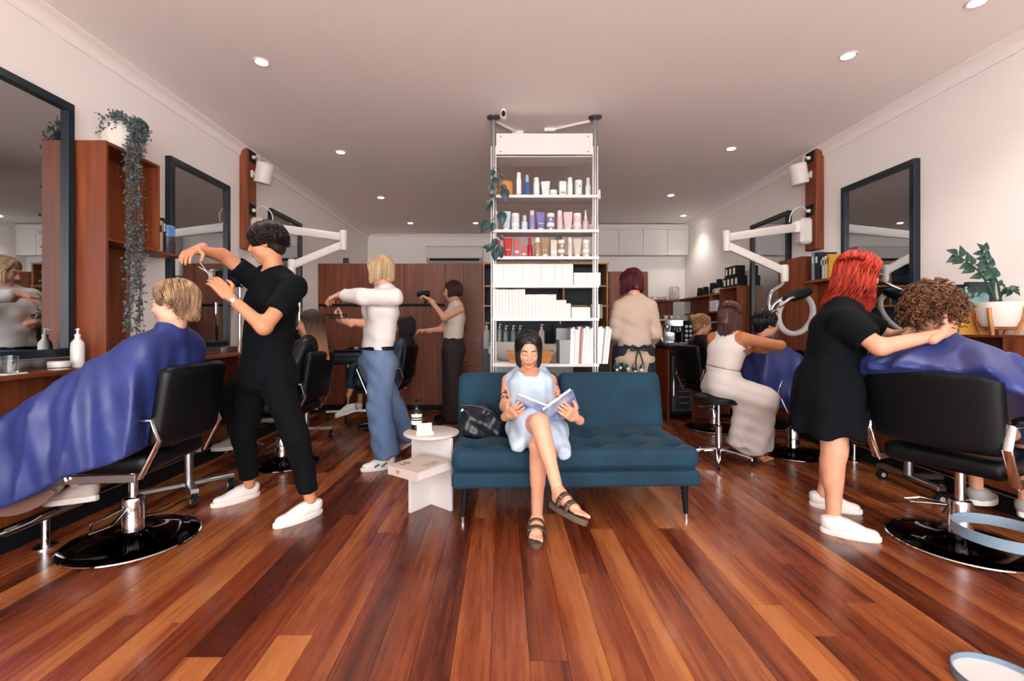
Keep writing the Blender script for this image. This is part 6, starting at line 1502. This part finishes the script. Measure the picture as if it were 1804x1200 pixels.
make_body(c11, J, 'fair', [('l', f, (0, 0, -1), -lt, (0.3, 0.3, 0.2)), ('r', f, (0, 0, -1), lt, (0.3, 0.3, 0.2))], h=0.014, hh=0.006)
face_bits(c11, J, '#1c1412')
hair(c11, J, hair_mat('#0d1116', '#1a181b', 0.2), L=0.03, n=450, line=62, vol=0.02, r=0.004, seed=91)
for x, y, z in ((0.05, 0.0, 0.115), (-0.05, 0.02, 0.115), (0.0, -0.08, 0.11)):
    q = J.Mh @ V((x, y, z)); MB().tube([q, q + V((0.03, 0, 0.02)), q + V((0.07, 0, 0.0))], [0.006, 0.01, 0.004], 8).build('hair_clip', M_chrome, c11, w=True)
drape(c11, J, M_cape, 0.36, 0.46, f, extra=[V((2.66, 4.16, z)) - f * 0.40 + lt * k for k in (-0.27, 0.27) for z in (0.95, 0.4)], seed=24, h=0.012, n=13, amp=0.02)
for a_ in (J.al, J.ar): sneaker(c11, V((a_.x, a_.y, 0.11)) - f * 0.05, V((a_.x, a_.y, 0.09)) + f * 0.2, (0, 0, 1), M_blk, M_rubber, M_blk, L=0.25)
# --- client in black cape by the coffee counter
J, f, lt = seated(P(1237, 574, 5.15), 2.42, 5.2, (1, 0.05, 0), knee=0.38)
c9 = thing('person', 'client with pinned-up light brown hair in black cape by the coffee counter', 'person', (2.4, 5.2, 0))
make_body(c9, J, 'fair', [('l', f, (0, 0, -1), -lt, (0.3, 0.3, 0.2)), ('r', f, (0, 0, -1), lt, (0.3, 0.3, 0.2))], h=0.018, hh=0.008)
face_bits(c9, J, '#3a2a1c')
hair(c9, J, hair_mat('#7a5638', '#b08a5e'), L=0.0, n=380, line=62, vol=0.02, r=0.004, seed=95)
S = Solid().ell(J.Mh @ V((0, -0.11, 0.07)), (0.045, 0.05, 0.045), J.Mh); solid('hair_bun', S, 0.01, hair_mat('#7a5638', '#b08a5e'), c9, w=True, disp=lambda X, Y, Z: 0.006 * np.sin(X * 120 + Z * 90))
drape(c9, J, M_capeb, 0.36, 0.55, f, seed=25, h=0.015)
for a_ in (J.al, J.ar): sneaker(c9, V((a_.x, a_.y, 0.11)) - f * 0.05, V((a_.x, a_.y, 0.09)) + f * 0.2, (0, 0, 1), M_blk, M_rubber, M_blk, L=0.25)
# --- stylist in beige with navy apron, seen from behind
J = pose(pel=(1.26, 4.36, 0.86), nek=P(1118, 526, 4.36), hed=P(1112, 499, 4.40), fd=(-0.5, 0.85, -0.35), hu=(0, 0.15, 1), g=0.92,
         sl=P(1092, 541, 4.36), sr=P(1145, 541, 4.36), el=P(1082, 588, 4.38), er=P(1154, 588, 4.38), wl=P(1088, 612, 4.62), wr=P(1145, 612, 4.62),
         hl=(1.17, 4.36, 0.85), hr=(1.35, 4.36, 0.85), kl=(1.16, 4.37, 0.47), kr=(1.36, 4.35, 0.47), al=(1.15, 4.38, 0.09), ar=(1.37, 4.36, 0.09))
s8 = thing('person', 'dark-red-haired stylist in beige shirt and navy apron seen from behind', 'person', (1.26, 4.36, 0))
make_body(s8, J, 'fair', [('l', (0.1, 1, -0.1), (0, 0, -1), (1, 0, 0), (0.5, 0.6, 0.4)), ('r', (-0.1, 1, -0.1), (0, 0, -1), (-1, 0, 0), (0.5, 0.6, 0.4))], h=0.016, hh=0.008)
face_bits(s8, J, '#3a1a1a')
hair(s8, J, hair_mat('#3d1218', '#63202a'), L=0.13, n=520, line=56, vol=0.026, wave=0.01, r=0.0044, seed=99)
M_beige = mat('beige_shirt', '#c2ad9c', 0.85, bump=0.15); M_apron = mat('navy_apron', '#15222e', 0.8)
S = torso(Solid(), J, 0.02); arm(S, J, 'l', 0.026, 0, 1.5, cut=2); arm(S, J, 'r', 0.026, 0, 1.5, cut=2); S.plane(J.pel + V((0, 0, 0.1)), (0, 0, -1))
solid('shirt', S, 0.014, M_beige, s8, w=True, disp=lambda X, Y, Z: 0.006 * np.sin(X * 30 + Z * 38) * np.sin(Z * 20))
S = torso(Solid(), J, 0.014, top=False); S.plane(J.pel + V((0, 0, 0.11)), (0, 0, 1))
for s in 'lr': S.cap(getattr(J, 'h' + s), getattr(J, 'k' + s), 0.11, 0.09, 0.03).cap(getattr(J, 'k' + s), getattr(J, 'a' + s), 0.09, 0.085, 0.03, cut=2)
solid('trousers', S, 0.016, mat('beige_trousers', '#b7a08e', 0.85), s8, w=True)
S = Solid().cap(J.pel + V((0, 0, 0.12)), J.pel - V((0, 0, 0.42)), 0.145, 0.17, 0.03, flat=(J.hlat, 1.35), cut=3); S.box(J.pel + V((0, -0.2, -0.25)), (0.2, 0.3, 0.72), 0.06, k=0.0, op='s')
solid('apron', S, 0.014, M_apron, s8, w=True)
b0 = J.pel + V((0, -0.15, 0.1))
MB().tube(spline([b0 + V((-0.13, 0.03, 0.03)), b0, b0 + V((0.13, 0.03, 0.03))], 5), 0.009, 8).tube(spline([b0, b0 + V((-0.06, -0.02, 0.03)), b0 + V((-0.07, -0.02, -0.02)), b0], 5), 0.007, 8).tube(spline([b0, b0 + V((0.06, -0.02, 0.03)), b0 + V((0.07, -0.02, -0.02)), b0], 5), 0.007, 8).tube([b0, b0 + V((-0.03, -0.02, -0.12)), b0 + V((-0.02, -0.02, -0.22))], 0.006, 8).tube([b0, b0 + V((0.03, -0.02, -0.1)), b0 + V((0.05, -0.02, -0.18))], 0.006, 8).build('apron_bow', M_apron, s8, w=True)
for a_ in (J.al, J.ar): sneaker(s8, (a_.x, a_.y - 0.06, 0), (a_.x, a_.y + 0.2, 0), (0, 0, 1), M_blk, M_rubber, M_blk, L=0.26)
# ================================================================ SMALL THINGS
def simple(name, mb, m, label, cat, group=None, loc=None, **k):
    o = mb.build(name, m, **k); tag(o, label, cat, group)
    if loc is not None: o.location = loc
    return o
# --- potted string plant on the tall left unit
pp = thing('hanging_plant', 'white ribbed pot of trailing string plant on top of timber unit', 'plant', (-2.46, 2.95, 2.27))
rings = []
for i in range(9):
    t_ = i / 8; z = 0.005 + 0.19 * t_; r = 0.105 * (0.62 + 0.42 * math.sin(PI * (0.12 + 0.8 * t_)))
    rings.append([((r + 0.006 * abs(math.cos(6 * a))) * math.cos(a), (r + 0.006 * abs(math.cos(6 * a))) * math.sin(a), z) for a in [k / 60 * 2 * PI for k in range(60)]])
MB().loft(rings).build('pot', mat('pot_white', '#ddd3c8', 0.6, bump=0.2, bscale=30), pp)
MB().lathe([(0.0, 0.19), (0.07, 0.192)], 20, capb=False, capt=False).build('soil', mat('soil', '#2a2019', 0.9), pp)
M_str = mat('string_leaf', '#3d4f55', 0.5, col2='#5d6a6c', nscale=30)
stems = []; lvs = []; lqs = []; base = 0; rg = np.random.RandomState(12)
for k in range(26):
    a = rg.uniform(-1.5, 1.2); x0, y0 = 0.07 * math.cos(a), 0.07 * math.sin(a)
    ex, ey = 0.135 + rg.uniform(-0.005, 0.04), rg.uniform(-0.19, -0.03); Ln = rg.uniform(0.5, 1.42)
    path = spline([(x0, y0, 0.20), (x0 * 1.5, y0 * 1.5, 0.22), (ex * 0.95, (y0 + ey) * 0.6, 0.12), (ex, ey, -0.1), (ex + rg.uniform(-.02, .02), ey + 0.01 + rg.uniform(-.03, .03), -0.1 - Ln * 0.5), (ex + rg.uniform(-.02, .02), ey + rg.uniform(-.04, .04), -0.1 - Ln)], 8)
    stems.append(path)
    for q in range(int(40 + 60 * Ln)):
        u = rg.uniform(0.02, 1) * (len(path) - 1); i = int(u); c = lerp(path[i], path[min(i + 1, len(path) - 1)], u - i)
        c = np.array(c) + rg.normal(0, 0.011, 3); r = rg.uniform(0.007, 0.0125); d = rg.normal(size=3); d /= np.linalg.norm(d); e = np.cross(d, rg.normal(size=3)); e /= np.linalg.norm(e) + 1e-6; g = np.cross(d, e) * 0.35
        vv = np.array([c + d * r, c + e * r * 0.8, c - d * r, c - e * r * 0.8, c + g * r, c - g * r])
        lvs.append(vv); lqs.append(np.array([[0, 1, 4], [1, 2, 4], [2, 3, 4], [3, 0, 4], [1, 0, 5], [2, 1, 5], [3, 2, 5], [0, 3, 5]]) + base); base += 6
for q in range(120):   # clump over the rim
    c = np.array([rg.uniform(-0.09, 0.05), rg.uniform(-0.12, -0.02), rg.uniform(0.1, 0.24)]); r = rg.uniform(0.007, 0.012); d = rg.normal(size=3); d /= np.linalg.norm(d); e = np.cross(d, rg.normal(size=3)); e /= np.linalg.norm(e) + 1e-6; g = np.cross(d, e) * 0.35
    lvs.append(np.array([c + d * r, c + e * r * 0.8, c - d * r, c - e * r * 0.8, c + g * r, c - g * r])); lqs.append(np.array([[0, 1, 4], [1, 2, 4], [2, 3, 4], [3, 0, 4], [1, 0, 5], [2, 1, 5], [3, 2, 5], [0, 3, 5]]) + base); base += 6
me = from_np('leaves', np.concatenate(lvs), [np.concatenate(lqs)]); tag(link('leaves', me, M_str, pp), kind='stuff')
sm = MB()
for p_ in stems: sm.tube(p_, 0.0009, 4, cap=False)
tag(sm.build('stems', mat('string_stem', '#5a4a3c', 0.7), pp), kind='stuff')
# --- ledge things, left
pump_bottle((-2.46, 2.63, 0.92), 'white pump bottle on the ledge beside timber unit', 0.032, 0.18, M_white, False, M_white, None, 'pump_bottle', 2.6)
t = thing('hair_wax_jar', 'low white wax jar on the ledge under mirror', 'jar', (-2.46, 2.52, 0.92))
MB().lathe([(0.046, 0), (0.048, 0.004), (0.048, 0.024)], 28).build('body', M_white, t); MB().lathe([(0.049, 0.025), (0.049, 0.043), (0.045, 0.046)], 28).build('lid', M_white, t)
MB().lathe([(0.0485, 0.008), (0.0485, 0.014)], 28, capb=False, capt=False).build('print_line', M_ink, t)
t = thing('glass_tumbler', 'clear ribbed glass tumbler on a white coaster at ledge', 'glass', (-2.44, 2.24, 0.928))
MB().lathe([(0.036, 0.0), (0.040, 0.085), (0.0375, 0.085), (0.034, 0.01)], 24).build('tumbler', M_glass, t)
simple('coaster', MB().box((-0.05, -0.05, 0), (0.05, 0.05, 0.008), 0.002), M_white, 'square white coaster under the glass tumbler', 'coaster', loc=(-2.44, 2.24, 0.92))
# --- books and tin beside the left unit
def book(x, y, z, th, h, d, col, label, side=-1, group=None, spine_x=True):
    """book standing with spine to the room; thickness along y"""
    t = thing('book', label, 'book', (x, y, z), 0, group); s = -side
    m = mat('cover_' + col, col, 0.5)
    MB().box((0, 0, 0), (s * d, 0.002, h), 0.0004).box((0, th - 0.002, 0), (s * d, th, h), 0.0004).build('cover', m, t)
    MB().box((s * (d - 0.002), 0, 0), (s * d, th, h), 0.0005).build('spine', m, t)
    MB().box((s * 0.004, 0.002, 0.003), (s * (d - 0.002), th - 0.002, h - 0.004)).build('pages', M_page, t)
    MB().box((s * d, th * 0.25, h * 0.62), (s * (d + 0.0005), th * 0.75, h * 0.85)).build('spine_print', M_ink if col > '#8' else M_label, t)
    return t
book(XL, 3.145, 1.69, 0.05, 0.235, 0.165, '#b9a083', 'thick worn cream book beside timber unit', group='old books on the left shelf')
book(XL, 3.20, 1.69, 0.045, 0.225, 0.155, '#c2a98b', 'second cream book next to blue tin', group='old books on the left shelf')
book(XL, 3.25, 1.69, 0.03, 0.25, 0.15, '#1c2228', 'tall black book between cream books and blue tin', group='old books on the left shelf')
t = thing('tin', 'round tin with bright blue top and dark printed lower half', 'tin', (XL + 0.12, 3.335, 1.69))
MB().lathe([(0.045, 0), (0.047, 0.003), (0.047, 0.13)], 24).build('lower_body', mat('tin_dark', '#23262f', 0.35, col2='#4a4550', nscale=20), t)
MB().lathe([(0.0475, 0.13), (0.0475, 0.205), (0.044, 0.21)], 24).build('blue_top', mat('tin_blue', '#2f63b5', 0.3, col2='#6fa0d8', nscale=25), t)
# --- device behind the man: black and white dryer hood on the ledge
t = thing('steamer_unit', 'black and white hair steamer hood standing behind the man in black', 'hair steamer', tuple(P(422, 507, 4.3)))
q = P(422, 490, 4.3)
solid('hood', Solid().box(q - V((0.03, 0, 0)), (0.16, 0.2, 0.17), 0.06), 0.012, M_blackm, t, w=True)
MB().box((q.x + 0.05, q.y - 0.09, q.z - 0.085), (q.x + 0.115, q.y + 0.09, q.z + 0.075), 0.015).build('casing', M_white, t, w=True)
MB().tube([(q.x, q.y, q.z - 0.08), (q.x, q.y, 0.12)], 0.014, 10).build('stand', M_chrome, t, w=True)
for k in range(3): MB().tube([(q.x, q.y, 0.12), (q.x + 0.2 * math.cos(k * 2.1 + 0.4), q.y + 0.2 * math.sin(k * 2.1 + 0.4), 0.015)], 0.011, 8).build('leg', M_chrome, t, w=True)
t = thing('hand_mirror', 'round black hand mirror hanging by its handle behind the man in black', 'mirror', tuple(P(528, 587, 4.75)))
q = P(528, 587, 4.75)
MB().lathe([(0.085, -0.008), (0.09, 0), (0.085, 0.008)], 32, M=frame(q, z=(0.8, -0.6, 0), x=(0, 0, 1))).build('disc', M_blackm, t, w=True)
MB().tube([q + V((0, 0, 0.085)), q + V((0, 0, 0.32))], [0.012, 0.016], 10).build('handle', M_chrome, t, w=True)
MB().tube([q + V((0, 0, 0.3)), V((XL + 0.03, q.y + 0.05, q.z + 0.33))], 0.006, 8).build('hook', M_chrome, t, w=True)
# --- near right: plant in a pot with wooden stand
zp = thing('potted_plant', 'glossy upright houseplant in white pot on a wooden stand', 'plant', (3.04, 2.78, 1.108))
MB().lathe([(0.05, 0.045), (0.075, 0.05), (0.095, 0.09), (0.105, 0.17), (0.106, 0.2), (0.098, 0.2), (0.094, 0.185)], 36).build('pot', mat('pot_cream', '#e0d8cf', 0.5), zp)
for k in range(4):
    a = k * PI / 2 + 0.4; c, s_ = math.cos(a), math.sin(a)
    MB().tube(spline([(c * 0.075, s_ * 0.075, 0.0), (c * 0.09, s_ * 0.09, 0.05), (c * 0.112, s_ * 0.112, 0.12), (c * 0.114, s_ * 0.114, 0.165)], 4), 0.010, 6, flat=((0, 0, 1), 1.0)).build('stand_leg', M_lwood, zp)
MB().tube([(-0.07, -0.03, 0.04), (0.07, 0.03, 0.04)], 0.01, 6).tube([(0.03, -0.07, 0.04), (-0.03, 0.07, 0.04)], 0.01, 6).build('stand_cross', M_lwood, zp)
M_leafg = mat('glossy_leaf', '#152f2a', 0.3, col2='#224a3c', nscale=12)
_l = MB().add(lv, lf).build('leaf', M_leafg, zp); LEAFG = _l.data; bpy.data.objects.remove(_l)
for (tx, ty), nl, lsz in (((1685, 448), 11, .065), ((1730, 440), 10, .06), ((1783, 512), 7, .05), ((1700, 520), 7, .05), ((1745, 480), 8, .055)):
    e = P(tx, ty, 2.72 + RN.uniform(-0.05, 0.05)) - zp.location; e.x = min(e.x, 0.1); b = V((0.0 + RN.uniform(-.03, .03), RN.uniform(-.03, .03), 0.18))
    path = spline([b, lerp(b, e, 0.4) + V((0, 0, 0.06)), lerp(b, e, 0.75) + V((0, 0, 0.03)), e], 6)
    MB().tube(path, [0.007 - 0.005 * i / (len(path) - 1) for i in range(len(path))], 6).build('stem', mat('green_stem', '#2a4a3c', 0.5), zp)
    for k in range(nl):
        u = 0.3 + 0.7 * k / (nl - 1); i = min(int(u * (len(path) - 1)), len(path) - 2); c = path[i]; d = (path[i + 1] - path[i]).normalized(); sd = d.cross(V((0, 1, 0.2))).normalized() * (1 if k % 2 else -1)
        if k == nl - 1: sd = V((0, 0, 0))
        add_leaf(zp, c, d * 0.7 + sd, V((0, -1, 0.3)), lsz * RN.uniform(0.85, 1.15), w=False, mesh=LEAFG)
# books behind the curly head
zb_ = 1.247
for y, th, h, d, col, lb in ((2.92, 0.033, 0.20, 0.17, '#26323c', 'dark tall hardback at the end of the row near potted plant'), (2.955, 0.03, 0.165, 0.16, '#3f8f95', 'turquoise printed book in front of the yellow one'),
                             (2.99, 0.04, 0.19, 0.165, '#1d2a38', 'navy hardback standing behind curly hair'), (3.035, 0.025, 0.17, 0.16, '#2d6f7c', 'teal paperback among books behind curly hair'), (3.065, 0.035, 0.155, 0.15, '#d9962e', 'orange yellow book behind curly hair'),
                             (3.105, 0.03, 0.18, 0.15, '#d8d2cb', 'white book next to the orange yellow one'), (3.14, 0.03, 0.16, 0.14, '#c9a27c', 'tan paperback in the row behind curly hair'), (3.175, 0.03, 0.14, 0.14, '#cfae86', 'pale tan paperback at the far end behind curly hair')):
    book(XR, y, zb_, th, h, d, col, lb, 1, 'books on the right ledge')
t = thing('book', 'large amber-covered picture book leaning by the potted plant', 'book', (3.0, 2.905, 1.108), 0.0, 'books on the right ledge')
MB().box((-0.10, -0.012, 0), (0.10, -0.009, 0.27), 0.0005).box((-0.10, 0.009, 0), (0.10, 0.012, 0.27), 0.0005).build('cover', mat('amber_cover', '#b9853a', 0.45, col2='#d19a45', nscale=6), t)
MB().box((-0.098, -0.009, 0.003), (0.097, 0.009, 0.266)).build('pages', M_page, t)
MB().box((-0.10, -0.0125, 0.16), (0.10, -0.012, 0.27)).build('cover_print', mat('sea_print', '#3f7f8c', 0.45, col2='#9cc0c2', nscale=14), t)
for k in range(3):
    o = simple('magazine', MB().box((-0.085, -0.14, 0), (0.085, 0.14, 0.006), 0.001), M_page, 'magazine lying in a low pile on the ledge under potted plant', 'magazine', 'magazines on the right ledge', (3.06, 2.42, 0.945 + k * 0.0065)); o.rotation_euler = (0, 0, 0.03 * k)
# books by the closed box
for y, th, h, d, col, lb in ((4.17, 0.03, 0.22, 0.17, '#d29a35', 'yellow orange book beside red hair'), (4.205, 0.03, 0.21, 0.165, '#dedad5', 'white book second from the yellow orange one'), (4.24, 0.03, 0.205, 0.165, '#d3cec8', 'off-white book between white and black ones'), (4.275, 0.025, 0.215, 0.16, '#1d2328', 'slim black book in the row beside red hair'),
                             (4.305, 0.05, 0.26, 0.175, '#17262f', 'large black hardback beside closed timber box'), (4.36, 0.035, 0.265, 0.178, '#7f9aa6', 'large grey-blue hardback against closed timber box')):
    book(XR, y, 1.61, th, h, d, col, lb, 1, 'books on the shelf by the timber box')
# --- coffee corner
em = thing('espresso_machine', 'chrome espresso machine with cups on top on the kitchen counter', 'espresso machine', tuple(P(1187, 606, 6.1)))
q = P(1187, 606, 6.1); q.z = 0.92
MB().box((q.x - 0.15, q.y - 0.12, 0.92), (q.x + 0.15, q.y + 0.2, 0.96), 0.008).box((q.x - 0.15, q.y + 0.05, 0.96), (q.x + 0.15, q.y + 0.2, 1.24), 0.015).box((q.x - 0.15, q.y - 0.1, 1.16), (q.x + 0.15, q.y + 0.2, 1.27), 0.02).build('body', M_chrome, em, w=True)
for x in (-0.07, 0.07):
    MB().lathe([(0.035, 1.10), (0.04, 1.16)], 16, c=(q.x + x, q.y - 0.04, 0)).build('group_head', M_chrome, em, w=True)
    MB().tube([(q.x + x, q.y - 0.04, 1.11), (q.x + x, q.y - 0.2, 1.10)], [0.012, 0.014], 8).build('portafilter', M_blackm, em, w=True)
MB().tube([(q.x - 0.16, q.y - 0.05, 1.2), (q.x - 0.2, q.y - 0.1, 1.1), (q.x - 0.19, q.y - 0.1, 0.99)], 0.006, 8).build('steam_wand', M_chrome, em, w=True)
for k in range(3): 
    t = thing('coffee_cup', 'small white cup on top of the espresso machine', 'cup', (q.x - 0.08 + k * 0.08, q.y + 0.06, 1.27), 0, 'cups on the espresso machine')
    MB().lathe([(0.02, 0), (0.034, 0.05), (0.031, 0.05), (0.018, 0.006)], 18).build('cup', M_white, t)
t = thing('capsule_rack', 'black rack with rows of white coffee capsules beside the espresso machine', 'rack', tuple(P(1216, 606, 6.0)))
q = P(1216, 588, 6.0)
MB().box((q.x - 0.1, q.y, 0.92), (q.x + 0.12, q.y + 0.05, 1.25), 0.004).build('rack', M_blackm, t, w=True)
for i in range(4):
    for k in range(3): MB().lathe([(0.019, 0), (0.021, 0.004), (0.014, 0.01)], 14, M=frame((q.x - 0.05 + k * 0.055, q.y, 0.99 + i * 0.06), z=(0, -1, 0), x=(1, 0, 0))).build('capsule', M_white, t, w=True)
t = thing('little_shelf', 'small white tray shelf with tins fixed under timber wall shelf', 'shelf', (3.0, 7.0, 1.2))
bx('tray', (XR - 0.015, 6.55, 1.225), (XR - 0.2, 7.5, 1.245), M_white, t); bx('tray_end', (XR - 0.015, 7.48, 1.245), (XR - 0.2, 7.5, 1.36), M_white, t)
for k, (c_, lb) in enumerate((('#c58a4a', 'amber tin at the far end of the little white shelf'), ('#b8432e', 'red tin next to the amber tin on the little white shelf'), ('#c9773a', 'orange tin on the little white shelf'), ('#a9382e', 'dark red tin on the little white shelf'), ('#b04a30', 'rust red tin nearest the white boxes'))):
    t = thing('tin', lb, 'tin', (XR - 0.11, 7.36 - k * 0.13, 1.245)); MB().lathe([(0.045, 0), (0.045, 0.08)], 20).build('body', mat('tin_' + c_, c_, 0.35), t); MB().lathe([(0.046, 0.08), (0.046, 0.1), (0.04, 0.102)], 20).build('lid', M_silver, t)
for k in range(3): simple('white_box', MB().box((-0.09, -0.11, 0), (0.09, 0.11, 0.05), 0.002), M_white, 'flat white box in a stack beside the tins', 'box', 'flat boxes on the kitchen shelf', (XR - 0.11, 6.42, 1.385 + k * 0.051))
for y, st, lb in ((7.05, 1, 'single black paper cup on the timber shelf'), (6.85, 1, 'black paper cup beside a small white card'), (6.62, 2, 'short stack of black paper cups'), (6.42, 3, 'tallest stack of black paper cups with white stripes')):
    t = thing('cup_stack', lb + (' on the timber shelf' if 'shelf' not in lb else ''), 'cups', (XR - 0.1, y, 1.635))
    for k in range(st + 1): MB().lathe([(0.04, k * 0.035), (0.047, k * 0.035 + 0.006), (0.037, k * 0.035 + 0.1)], 20).build('cup', M_blackm, t)
    if st == 3: MB().lathe([(0.048, 0.02), (0.0475, 0.032)], 20, capb=False, capt=False).lathe([(0.048, 0.055), (0.0475, 0.065)], 20, capb=False, capt=False).build('stripe', M_white, t)
for k in range(2):
    t = thing('mug', 'white mug lying in a pair on the end of timber shelf', 'mug', (XR - 0.14, 6.37, 1.40 + 0.0 * k), 0, 'white mugs on the kitchen shelf'); t.location.z = 1.55 + k * 0.0; t.location.y = 6.30 + k * 0.1; t.location.z = 1.635
    MB().lathe([(0.03, 0), (0.042, 0.07), (0.039, 0.07), (0.026, 0.008)], 20).build('cup', M_white, t); MB().tube([(-0.036, 0, 0.055), (-0.065, 0, 0.05), (-0.06, 0, 0.02), (-0.033, 0, 0.015)], 0.005, 8).build('handle', M_white, t)
t = thing('glass_jug', 'clear glass jug with lid on the corner of timber shelf', 'jug', (XR - 0.25, 7.72, 1.63))
MB().lathe([(0.07, 0), (0.08, 0.02), (0.08, 0.2), (0.06, 0.22), (0.057, 0.215), (0.075, 0.19), (0.075, 0.02)], 24).build('body', M_glass, t); MB().tube([(0.08, 0, 0.18), (0.13, 0, 0.17), (0.12, 0, 0.07), (0.08, 0, 0.06)], 0.007, 8).build('handle', M_glass, t)
for k, x in enumerate((2.3, 2.5, 2.72)): 
    t = thing('glass_bowl', 'shallow clear glass bowl on top of the timber splashback', 'bowl', (x, 7.75, 1.63), 0, 'glass bowls on the splashback'); MB().lathe([(0.05, 0), (0.09, 0.05), (0.086, 0.05), (0.047, 0.006)], 24).build('bowl', M_glass, t)
for r_, n_ in ((0, 4), (1, 3)):
    for k in range(n_):
        t = thing('coffee_tin', ('black tin with white label in the bottom row of the coffee tins' if r_ == 0 else 'black tin with white label in the top row of the coffee tins'), 'tin', (XR - 0.11, 5.83 + k * 0.1 + r_ * 0.05, 1.69 + r_ * 0.135), 0, 'black coffee tins on the timber box')
        MB().box((-0.06, -0.046, 0), (0.06, 0.046, 0.134), 0.003).build('body', M_blackm, t); MB().box((-0.0606, -0.025, 0.025), (-0.06, 0.025, 0.105)).build('label_card', M_label, t)
# --- contents of the dark shelving and wash area behind the display unit
def sx(px, d=6.5): return (px - VX) * d / F
z504, z539 = H - (504 - VY) * YBk / F + 0.012, H - (539 - VY) * YBk / F + 0.012
for k in range(5):
    t = thing('rolled_towel', 'grey rolled towel in the row on dark shelving', 'towel', (sx(1001 + k * 10), 6.5, 1.058), 0, 'rolled towels on the dark shelving')
    MB().tube([(0, -0.12, 0.04), (0, 0.12, 0.04)], 0.038, 16).build('roll', mat('grey_towel', '#8d8a89', 0.95, bump=0.4, bscale=120), t)
    MB().tube([(0.01 * math.cos(a) * (1 + a * 0.25), -0.121, 0.04 + 0.01 * math.sin(a) * (1 + a * 0.25)) for a in [i * 0.5 for i in range(20)]], 0.0025, 5).build('fold_spiral', M_blackm, t)
for x0, x1, z, c_, lb in ((925, 985, z504, '#2a3440', 'folded dark towels filling the middle bay of dark shelving'), (1003, 1045, z504, '#141a22', 'crumpled black gown on the dark shelving')):
    t = thing('folded_cloth', lb, 'cloth', (sx((x0 + x1) / 2), 6.5, z))
    solid('cloth', Solid().box((0, 0, 0.09), (sx(x1) - sx(x0), 0.25, 0.16), 0.05), 0.02, mat('cloth_' + c_, c_, 0.9), t, disp=lambda X, Y, Z: 0.01 * np.sin(Z * 80) + 0.008 * np.sin(X * 30 + Z * 20))
pump_bottle((sx(857, 6.3), 6.3, 0.86), 'tall clear pump bottle with white label beside pole and dark shelving', 0.05, 0.3, mat('frost', '#b7bcbf', 0.3), False, M_white)
ws = thing('wash_basin', 'white hair wash basin standing behind the display shelving', 'basin', (sx(925, 5.6), 5.6, 0))
wx = sx(900, 5.4)
MB().box((wx - 0.25, 5.45, 0.0), (wx + 0.75, 5.95, 0.82), 0.01).build('cabinet', mat('basin_grey', '#9aa2a8', 0.4), ws, w=True)
MB().box((wx - 0.27, 5.42, 0.82), (wx + 0.77, 5.97, 0.955), 0.03).build('basin_top', M_white, ws, w=True)
MB().loft([[(wx + r * 0.26 * math.cos(a), 5.38 + r * 0.2 * math.sin(a), z) for a in [k / 28 * 2 * PI for k in range(28)]] for r, z in ((0.55, 0.78), (0.85, 0.84), (1.0, 0.98), (0.93, 0.98), (0.75, 0.86), (0.3, 0.83))]).build('bowl', M_white, ws, w=True)
CLR = mat('clear_bottle', '#c9d2d6', 0.15, trans=0.6)
for px, lb, m_, r_, h_ in ((880, 'clear dispenser bottle with red print by the wash basin', CLR, 0.03, 0.2), (891, 'clear pump bottle second in the row by the wash basin', CLR, 0.032, 0.18), (904, 'clear pump bottle third in the row by the wash basin', CLR, 0.032, 0.18), (916, 'clear pump bottle last in the row by the wash basin', CLR, 0.032, 0.18),
                           (954, 'pale grey pump bottle on the basin top', M_offw, 0.036, 0.19), (965, 'short black bottle on the basin top', M_blackm, 0.022, 0.16), (973, 'taller black bottle on the basin top', M_blackm, 0.026, 0.2), (987, 'dark red pump bottle on the basin top', mat('dark_red', '#6e1a22', 0.3), 0.032, 0.25)):
    pump_bottle((sx(px, 5.65), 5.65, 0.955), lb, r_, h_, m_, False, M_white if m_ is not M_blackm else M_blackm)
# plants peeking over the sofa back
t = thing('floor_plant', 'small white-flowered plant behind the sofa by the apron stylist', 'plant', (1.02, 3.78, 0.0))
MB().lathe([(0.09, 0), (0.11, 0.02), (0.13, 0.35), (0.12, 0.35), (0.115, 0.3)], 24).build('pot', M_white, t)
for px, py in ((1091, 648), (1104, 650), (1117, 655), (1085, 652), (1128, 652)):
    e = P(px, py, 3.78) - t.location; MB().tube(spline([(0, 0, 0.3), lerp(V((0, 0, 0.3)), e, 0.5) + V((0, 0, 0.05)), e], 5), 0.004, 6).build('stem', mat('green_stem', '#2a4a3c', 0.5), t)
    add_leaf(t, e, V((RN.uniform(-.5, .5), -0.2, 0.8)), V((0, -1, 0.2)), 0.07, w=False, mesh=LEAFG)
    MB().ball(e + V((0.01, 0, 0.0)), 0.014, 8).build('flower', M_white, t)
# cables on the floor
def floor_cable(px, lb):
    p_ = [FL(a, b) + V((0, 0, 0.004)) for a, b in px]; t = thing('power_cable', lb, 'cable', tuple(p_[0])); MB().tube(spline(p_, 8), 0.004, 6).build('cable', M_rubber, t, w=True)
floor_cable([(215, 880), (250, 905), (290, 900), (318, 884), (330, 880)], 'thin black cable curling on floor behind the chair with blond client')
floor_cable([(1640, 815), (1648, 850), (1672, 880), (1660, 905)], 'thin grey cable trailing from trolley behind curly-haired client')
